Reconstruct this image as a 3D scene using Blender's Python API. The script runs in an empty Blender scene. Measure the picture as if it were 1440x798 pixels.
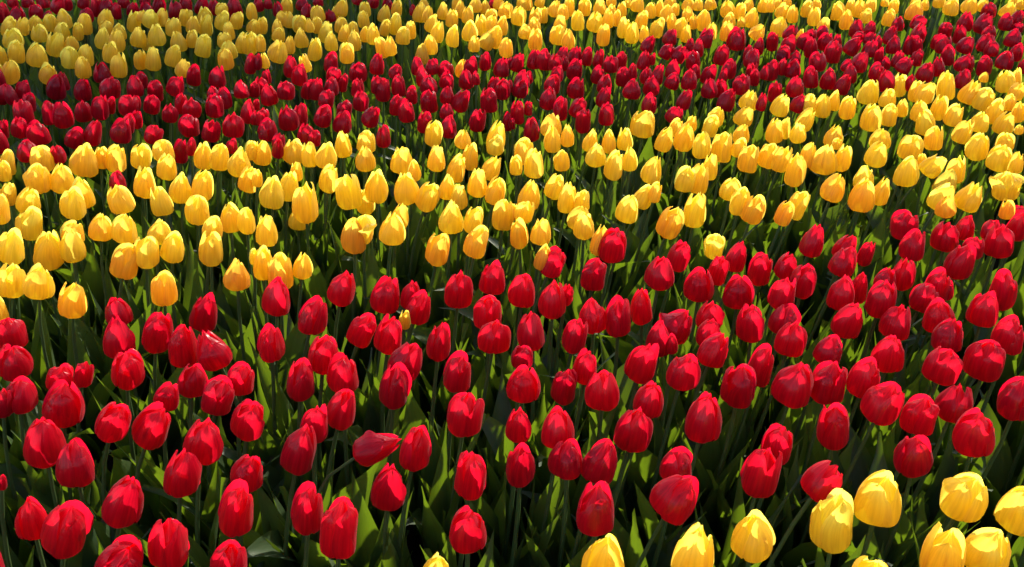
import bpy, math, random
from mathutils import Vector, Matrix

# ---------------------------------------------------------------- camera, light, exposure
S = bpy.context.scene
C = S.collection
R = math.radians
cam_data = bpy.data.cameras.new('camera')
cam_data.sensor_width = 36.0
cam_data.lens = 33.0
cam_data.clip_start = 0.02
cam_data.clip_end = 500
cam = bpy.data.objects.new('camera', cam_data)
cam.location = (0, 0, 1.325)
cam.rotation_euler = (R(60), 0, 0)
C.objects.link(cam)
S.camera = cam

SUN_EL, SUN_AZ = 29.0, 30.0          # elevation, degrees clockwise from the view direction (+Y)
W = bpy.data.worlds.new('World')
S.world = W
W.use_nodes = True
wn = W.node_tree
bg = wn.nodes['Background']
sky = wn.nodes.new('ShaderNodeTexSky')
sky.sky_type = 'NISHITA'
sky.sun_disc = False
sky.sun_elevation = R(SUN_EL)
sky.sun_rotation = R(SUN_AZ)
wn.links.new(sky.outputs[0], bg.inputs[0])
bg.inputs[1].default_value = 0.15
sun_data = bpy.data.lights.new('sun', 'SUN')
sun_data.energy = 4.2
sun_data.angle = R(0.8)
sun_data.color = (1.0, 0.93, 0.80)
sun = bpy.data.objects.new('sun', sun_data)
d = Vector((math.sin(R(SUN_AZ)) * math.cos(R(SUN_EL)), math.cos(R(SUN_AZ)) * math.cos(R(SUN_EL)), math.sin(R(SUN_EL))))
sun.rotation_euler = d.to_track_quat('Z', 'Y').to_euler()
C.objects.link(sun)
S.view_settings.view_transform = 'Standard'
S.view_settings.look = 'None'
S.view_settings.gamma = 1
S.view_settings.exposure = 1.05

# ---------------------------------------------------------------- materials
def nodes(name):
    m = bpy.data.materials.new(name)
    m.use_nodes = True
    nt = m.node_tree
    nt.nodes.clear()
    return m, nt, nt.nodes.new('ShaderNodeOutputMaterial')

def N(nt, kind, **kw):
    n = nt.nodes.new('ShaderNode' + kind)
    for k, v in kw.items():
        if hasattr(n, k):
            setattr(n, k, v)
        else:
            n.inputs[k].default_value = v
    return n

def mixcol(nt, fac, a, b, blend='MIX'):
    n = nt.nodes.new('ShaderNodeMix')
    n.data_type = 'RGBA'
    n.blend_type = blend
    for sock, v in ((n.inputs[0], fac), (n.inputs[6], a), (n.inputs[7], b)):
        if isinstance(v, bpy.types.NodeSocket):
            nt.links.new(v, sock)
        elif isinstance(v, (int, float)):
            sock.default_value = v
        else:
            sock.default_value = (*v, 1)
    return n.outputs[2]

def veins(nt, across, along, scale=1.0):
    """Fine streaks that run along a petal or a leaf: noise in its own UV, stretched lengthways."""
    uv = N(nt, 'UVMap')
    mp = N(nt, 'Mapping')
    mp.inputs['Scale'].default_value = (across, along, 1)
    nt.links.new(uv.outputs[0], mp.inputs[0])
    oi = N(nt, 'ObjectInfo')
    add = N(nt, 'VectorMath', operation='ADD')
    nt.links.new(mp.outputs[0], add.inputs[0])
    nt.links.new(oi.outputs['Random'], add.inputs[1])
    no = N(nt, 'TexNoise', Scale=scale, Detail=4.0)
    nt.links.new(add.outputs[0], no.inputs[0])
    return no.outputs[0], uv.outputs[0], oi

def petal_material(name, front_a, front_b, through_a, through_b, base_tint, trans, rough, coat, streak):
    m, nt, out = nodes(name)
    v, uv, oi = veins(nt, 14, 0.9)
    sep = N(nt, 'SeparateColor')
    nt.links.new(oi.outputs['Color'], sep.inputs[0])
    tone = sep.outputs[0]
    diff = mixcol(nt, tone, front_a, front_b)
    thr = mixcol(nt, tone, through_a, through_b)
    ramp = N(nt, 'MapRange')
    ramp.inputs[1].default_value = .3
    ramp.inputs[2].default_value = .7
    ramp.inputs[3].default_value = streak
    ramp.inputs[4].default_value = 1.12
    nt.links.new(v, ramp.inputs[0])
    diff = mixcol(nt, 1.0, diff, ramp.outputs[0], 'MULTIPLY')
    thr = mixcol(nt, .8, thr, ramp.outputs[0], 'MULTIPLY')
    # the petal's own paler or greener foot
    su = N(nt, 'SeparateXYZ')
    nt.links.new(uv, su.inputs[0])
    foot = N(nt, 'MapRange')
    foot.inputs[1].default_value = .30
    foot.inputs[2].default_value = .0
    foot.inputs[3].default_value = 0
    foot.inputs[4].default_value = .5
    nt.links.new(su.outputs[1], foot.inputs[0])
    diff = mixcol(nt, foot.outputs[0], diff, base_tint)
    bump = N(nt, 'Bump', Strength=.4, Distance=.003)
    nt.links.new(v, bump.inputs['Height'])
    pr = N(nt, 'BsdfPrincipled')
    pr.inputs['Roughness'].default_value = rough
    pr.inputs['Specular IOR Level'].default_value = .45
    pr.inputs['Coat Weight'].default_value = coat
    pr.inputs['Coat Roughness'].default_value = .2
    pr.inputs['Sheen Weight'].default_value = .12
    pr.inputs['Sheen Roughness'].default_value = .4
    nt.links.new(diff, pr.inputs['Base Color'])
    nt.links.new(bump.outputs[0], pr.inputs['Normal'])
    tr = N(nt, 'BsdfTranslucent')
    nt.links.new(thr, tr.inputs[0])
    mx = N(nt, 'MixShader')
    mx.inputs[0].default_value = trans
    nt.links.new(pr.outputs[0], mx.inputs[1])
    nt.links.new(tr.outputs[0], mx.inputs[2])
    nt.links.new(mx.outputs[0], out.inputs[0])
    return m

RED = petal_material('red petal', (.40, .003, .022), (.57, .005, .026), (.74, .004, .030), (1., .007, .034), (.34, .006, .014), .66, .30, .24, .72)
YEL = petal_material('yellow petal', (.90, .67, .10), (.90, .50, .06), (1., .85, .12), (1., .63, .05), (.88, .50, .06), .80, .36, .18, .84)  # orange end of the tone imitates red light bounced onto band-front blooms

def leaf_material(name, a, b, thr, trans, rough):
    m, nt, out = nodes(name)
    v, uv, oi = veins(nt, 22, 0.7)
    diff = mixcol(nt, oi.outputs['Random'], a, b)
    ramp = N(nt, 'MapRange')
    ramp.inputs[1].default_value = .3
    ramp.inputs[2].default_value = .7
    ramp.inputs[3].default_value = .7
    ramp.inputs[4].default_value = 1.25
    nt.links.new(v, ramp.inputs[0])
    diff = mixcol(nt, 1.0, diff, ramp.outputs[0], 'MULTIPLY')
    bump = N(nt, 'Bump', Strength=.4, Distance=.002)
    nt.links.new(v, bump.inputs['Height'])
    pr = N(nt, 'BsdfPrincipled')
    pr.inputs['Roughness'].default_value = rough
    pr.inputs['Specular IOR Level'].default_value = .4
    nt.links.new(diff, pr.inputs['Base Color'])
    nt.links.new(bump.outputs[0], pr.inputs['Normal'])
    tr = N(nt, 'BsdfTranslucent')
    tr.inputs[0].default_value = (*thr, 1)
    mx = N(nt, 'MixShader')
    mx.inputs[0].default_value = trans
    nt.links.new(pr.outputs[0], mx.inputs[1])
    nt.links.new(tr.outputs[0], mx.inputs[2])
    nt.links.new(mx.outputs[0], out.inputs[0])
    return m

LEAF = leaf_material('tulip leaf', (.028, .052, .020), (.042, .068, .022), (.26, .42, .014), .26, .46)
STEM = leaf_material('tulip stem', (.075, .13, .040), (.10, .15, .045), (.25, .36, .03), .15, .45)

def soil_material():
    m, nt, out = nodes('dark garden soil')
    tc = N(nt, 'TexCoord')
    n1 = N(nt, 'TexNoise', Scale=38.0, Detail=8.0)
    nt.links.new(tc.outputs['Object'], n1.inputs[0])
    cr = mixcol(nt, n1.outputs[0], (.006, .004, .003), (.028, .019, .012))
    bump = N(nt, 'Bump', Strength=.9, Distance=.02)
    nt.links.new(n1.outputs[0], bump.inputs['Height'])
    pr = N(nt, 'BsdfPrincipled', Roughness=.95)
    pr.inputs['Specular IOR Level'].default_value = .1
    nt.links.new(cr, pr.inputs['Base Color'])
    nt.links.new(bump.outputs[0], pr.inputs['Normal'])
    nt.links.new(pr.outputs[0], out.inputs[0])
    return m
SOIL = soil_material()

# ---------------------------------------------------------------- ground
def ground():
    rg = random.Random(3)
    vs, fs = [], []
    xs = [-200, -60, -15] + [-5 + i * .1 for i in range(101)] + [15, 60, 200]
    ys = [-200, -60, -12] + [-1.5 + i * .1 for i in range(76)] + [15, 60, 200]
    for y in ys:
        for x in xs:
            near = abs(x) < 5.01 and -1.6 < y < 6.1
            vs.append((x, y, rg.uniform(-.012, .012) if near else 0))
    n = len(xs)
    for j in range(len(ys) - 1):
        for i in range(n - 1):
            a = j * n + i
            fs.append((a, a + 1, a + n + 1, a + n))
    me = bpy.data.meshes.new('ground')
    me.from_pydata(vs, [], fs)
    me.materials.append(SOIL)
    me.polygons.foreach_set('use_smooth', [True] * len(me.polygons))
    o = bpy.data.objects.new('ground', me)
    o['kind'] = 'structure'
    o['label'] = 'dark bare soil of the flower bed under the tulips'
    C.objects.link(o)
ground()

# ---------------------------------------------------------------- shapes
def lerp_table(t, tab):
    for (t0, v0), (t1, v1) in zip(tab, tab[1:]):
        if t <= t1:
            f = (t - t0) / (t1 - t0)
            f = f * f * (3 - 2 * f) * .5 + f * .5
            return v0 + (v1 - v0) * f
    return tab[-1][1]

def sm(a, b, t):
    t = max(0, min(1, (t - a) / (b - a)))
    return t * t * (3 - 2 * t)

PROFILE = [(0, .14), (.04, .48), (.10, .76), (.19, .95), (.31, 1.0), (.46, .965), (.62, .87), (.78, .72), (.90, .55), (1, .36)]
HEIGHT = [(0, 0), (.04, .010), (.10, .048), (.19, .135), (.31, .27), (.46, .44), (.62, .62), (.78, .80), (.90, .925), (1, 1)]
WIDTH = [(0, .42), (.12, .78), (.30, 1.0), (.50, 1.0), (.66, .92), (.80, .80), (.90, .62), (.96, .42), (1, .08)]

class Mesh:
    def __init__(self):
        self.v, self.f, self.uv, self.mi = [], [], [], []
    def grid(self, rows, uvs, mat=0, closed=False):
        b = len(self.v)
        n = len(rows[0])
        for r_, u_ in zip(rows, uvs):
            self.v += r_
            self.uv += u_
        for j in range(len(rows) - 1):
            for i in range(n if closed else n - 1):
                k = (i + 1) % n
                self.f.append((b + j * n + i, b + j * n + k, b + (j + 1) * n + k, b + (j + 1) * n + i))
                self.mi.append(mat)
    def add(self, other, mx, mat):
        b = len(self.v)
        self.v += [tuple(mx @ Vector(p)) for p in other.v]
        self.uv += other.uv
        self.f += [tuple(b + i for i in f) for f in other.f]
        self.mi += [mat] * len(other.f)
    def data(self, name, mats):
        me = bpy.data.meshes.new(name)
        me.from_pydata(self.v, [], self.f)
        for m in mats:
            me.materials.append(m)
        me.polygons.foreach_set('use_smooth', [True] * len(me.polygons))
        me.polygons.foreach_set('material_index', self.mi)
        lay = me.uv_layers.new(name='UVMap')
        flat = []
        for lp in me.loops:
            flat += self.uv[lp.vertex_index]
        lay.data.foreach_set('uv', flat)
        me.update()
        return me

def petal(mb, a0, rs, hs, half, rng, opened=0., ear=0., tip_out=0., shape=(0, 0, 0, 0), inside=False, nu=11, nt_=15):
    hand = rng.choice((-1, 1))
    w1, w2 = rng.uniform(0, 6.28), rng.uniform(0, 6.28)
    wob = rng.uniform(.01, .03)
    dent = rng.uniform(.015, .05)
    skew = rng.uniform(-.10, .10)
    tipw = rng.uniform(.8, 1.12)
    curl = rng.uniform(-.05, .06)
    es = rng.choice((-1, 1))
    rim = rng.uniform(-.15, .35)
    rows, uvs = [], []
    for j in range(nt_):
        t = j / (nt_ - 1)
        t = t ** .85
        r0 = lerp_table(t, PROFILE) * rs
        z0 = lerp_table(t, HEIGHT) * hs
        r0 *= 1 + opened * sm(.35, 1, t) + tip_out * sm(.72, 1, t) * .5
        r0 *= 1 + rim * sm(.86, 1, t)
        z0 *= 1 - .18 * min(opened, 1.4) * sm(.4, 1, t)
        if inside:                                  # the inner three close over the cup and are narrow at the foot
            r0 *= 1 - (.80 - .6 * min(1, max(0, opened))) * sm(.60, 1, t)
        hw = half * (max(lerp_table(t, WIDTH), .97 if t < .985 else .5) * (.45 + .55 * sm(.1, .5, t)) if inside else lerp_table(t, WIDTH)) * (tipw if t > .7 else 1)
        row, uv = [], []
        for i in range(nu):
            u = -1 + 2 * i / (nu - 1)
            ph = a0 + u * hw + skew * sm(.5, 1, t)
            r = r0 * (1 + .075 * u * hand * sm(.1, .4, t))
            r *= 1 - dent * math.exp(-(u / .16) ** 2) * sm(.15, .4, t) * (1 - .5 * sm(.8, 1, t))
            r *= 1 + wob * math.sin(5 * u + w1 + 4 * t) + wob * sm(.6, 1, t) * math.sin(8 * u + w2)
            r *= 1 + curl * u * u * sm(.5, .9, t)
            if ear:
                e = math.exp(-((t - .62) / .2) ** 2) * max(0, u * es - .35) / .65
                r *= 1 + ear * e
            z = z0 + .013 * math.sin(6 * u + w2) * sm(.7, 1, t)
            r *= 1 + shape[0] * (sm(.45, .95, t) - .3)          # square or narrow shoulders
            r *= 1 + .055 * math.cos(3 * ph + shape[3])         # a slightly three-cornered section
            row.append((r * math.cos(ph) + shape[1] * (z * z - z * .8), r * math.sin(ph) + shape[2] * (z * z - z * .8), z))
            uv.append((u * .5 + .5, t))
        rows.append(row)
        uvs.append(uv)
    mb.grid(rows, uvs)

def bloom_meshes(colour, mat, seed, opened=0., ear=0., flop=0., ragged=0.):
    """One tulip bloom, base at the origin, radius 1, height 1: (whole bloom, bloom with its inner petals only, [three outer petals])."""
    rng = random.Random(seed)
    inner, outers, whole = Mesh(), [], Mesh()
    # seat of the petals and the pistil in the middle
    for mb in (inner, whole):
        rows = [[(r * math.cos(k * math.pi / 4), r * math.sin(k * math.pi / 4), z) for k in range(8)] for r, z in ((.02, -.01), (.14, .0), (.17, .05), (.1, .3), (.12, .5), (.02, .52))]
        mb.grid(rows, [[(k / 7, .05) for k in range(8)] for _ in rows], closed=True)
    sh, sa = rng.uniform(.2, .75), rng.uniform(0, 6.28)     # the tip drawn off to one side
    shape = (rng.uniform(-.25, .16), sh * math.cos(sa), sh * math.sin(sa), rng.uniform(0, 6.28))
    short = rng.randrange(3)
    a = rng.uniform(0, 6.28)
    open_ = opened + rng.uniform(-.06, .12)
    specs = []
    for k in range(3):
        specs.append((a + 1.05 + k * 2.094 + rng.uniform(-.1, .1), .90, rng.uniform(.93, 1.0), 1.14, max(0, open_ - .06) + ragged * rng.uniform(0, .8), 0, rng.uniform(-.3, .1)))
    for k in range(3):
        specs.append((a + k * 2.094 + rng.uniform(-.1, .1), 1.0, rng.uniform(.90, 1.0) - (rng.uniform(.06, .16) if k == short else 0), rng.uniform(1.0, 1.2), open_ + rng.uniform(-.08, .06) + ragged * rng.uniform(0, 1.1) + (flop if k == 0 else 0), ear if k == 0 else rng.choice((0, 0, .05)), rng.uniform(-.1, .35)))
    for i, (a0, rs, hs, half, op, er, tip) in enumerate(specs):
        s_ = rng.randrange(10 ** 6)
        for mb in ([inner, whole] if i < 3 else [whole]):
            petal(mb, a0, rs, hs, half, random.Random(s_), op, er, tip, shape, i < 3)
        if i >= 3:
            o = Mesh()
            petal(o, a0, rs, hs, half, random.Random(s_), op, er, tip, shape, i < 3)
            outers.append(o.data(colour + ' petal', [mat]))
    return whole.data(colour + ' bloom', [mat]), inner.data(colour + ' bloom', [mat]), outers, whole, sa

def leaf_shape(seed, nu=5, nt_=11):
    """A tulip leaf standing up from the origin and bending out along +X, about 1 long."""
    rng = random.Random(seed)
    wide = rng.uniform(.065, .13)
    el0 = R(rng.uniform(78, 90))
    bend = R(rng.uniform(0, 18)) if seed % 6 else R(rng.uniform(40, 80))
    fold = rng.uniform(.25, .75)
    twist = rng.uniform(-1.0, 1.0)
    side = rng.uniform(-.15, .15)
    wav, wp = rng.uniform(0, .02), rng.uniform(0, 6)
    x = z = 0.
    rows, uvs = [], []
    for j in range(nt_):
        t = j / (nt_ - 1)
        el = el0 - bend * t ** 1.8
        if j:
            x += math.cos(el) / (nt_ - 1)
            z += math.sin(el) / (nt_ - 1)
        w = wide * (.42 + .58 * sm(0, .35, t)) * (1 - sm(.45, 1.0, t) ** 1.25) + .001
        tw = twist * t
        row, uv = [], []
        nrm = Vector((-math.sin(el), 0, math.cos(el)))
        for i in range(nu):
            u = -1 + 2 * i / (nu - 1)
            acr = Vector((nrm.x * math.sin(tw), math.cos(tw), nrm.z * math.sin(tw)))
            n2 = Vector((nrm.x * math.cos(tw), -math.sin(tw), nrm.z * math.cos(tw)))
            f = fold * (1 + 1.5 * (1 - sm(0, .3, t)))
            p = Vector((x, side * t * t, z)) + acr * (u * w) + n2 * (f * u * u * w + wav * u * math.sin(9 * t + wp))
            row.append(tuple(p))
            uv.append((u * .5 + .5, t))
        rows.append(row)
        uvs.append(uv)
    mb = Mesh()
    mb.grid(rows, uvs)
    return mb

def stem_shape(g, base, ax, r=.0036, n=7, k=6):
    """A stem from the soil at the origin up to the foot of the bloom, bending into its direction."""
    p3 = Vector(base) - Vector((g[0], g[1], 0)) + Vector(ax) * .004
    p0 = Vector((0, 0, -.02))
    h = p3.length
    p1 = p0 + (p3 - p0) * .35 * .5 + Vector((0, 0, h * .2))
    p2 = p3 - Vector(ax) * h * .3
    rows, uvs = [], []
    for j in range(n):
        t = j / (n - 1)
        c = p0 * (1 - t) ** 3 + p1 * 3 * t * (1 - t) ** 2 + p2 * 3 * t * t * (1 - t) + p3 * t ** 3
        rr = r * (1.25 - .35 * t)
        rows.append([(c.x + rr * math.cos(6.283 * i / k), c.y + rr * math.sin(6.283 * i / k), c.z) for i in range(k)])
        uvs.append([(i / k, t) for i in range(k)])
    mb = Mesh()
    mb.grid(rows, uvs, closed=True)
    return mb

NB = 16
BLOOMS = {}
for col, mat in (('R', RED), ('Y', YEL)):
    word = 'red' if col == 'R' else 'yellow'
    for i in range(NB):
        BLOOMS[col, i] = bloom_meshes(word, mat, 100 + i * 7 + (0 if col == 'R' else 1000), opened=(-.10, 0, .05, .12, -.03, .24)[i % 6], ear=.0 if i % 3 else .22, ragged=.3 if i == 7 else 0)
    BLOOMS[col, 'e'] = bloom_meshes(word, mat, 71, opened=.12, ear=.4, flop=.25)
    BLOOMS[col, 'o'] = bloom_meshes(word, mat, 72, opened=.3, ragged=.8, ear=.3)
    BLOOMS[col, 'w'] = bloom_meshes(word, mat, 73, opened=.62, ragged=.15, flop=.25)
    BLOOMS[col, 'p'] = bloom_meshes(word, mat, 74, opened=.1, ear=.3)
NL = 18
LEAVES = [leaf_shape(i) for i in range(NL)]
LEAF_DATA = [m.data('leaf', [LEAF]) for m in LEAVES]

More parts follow.
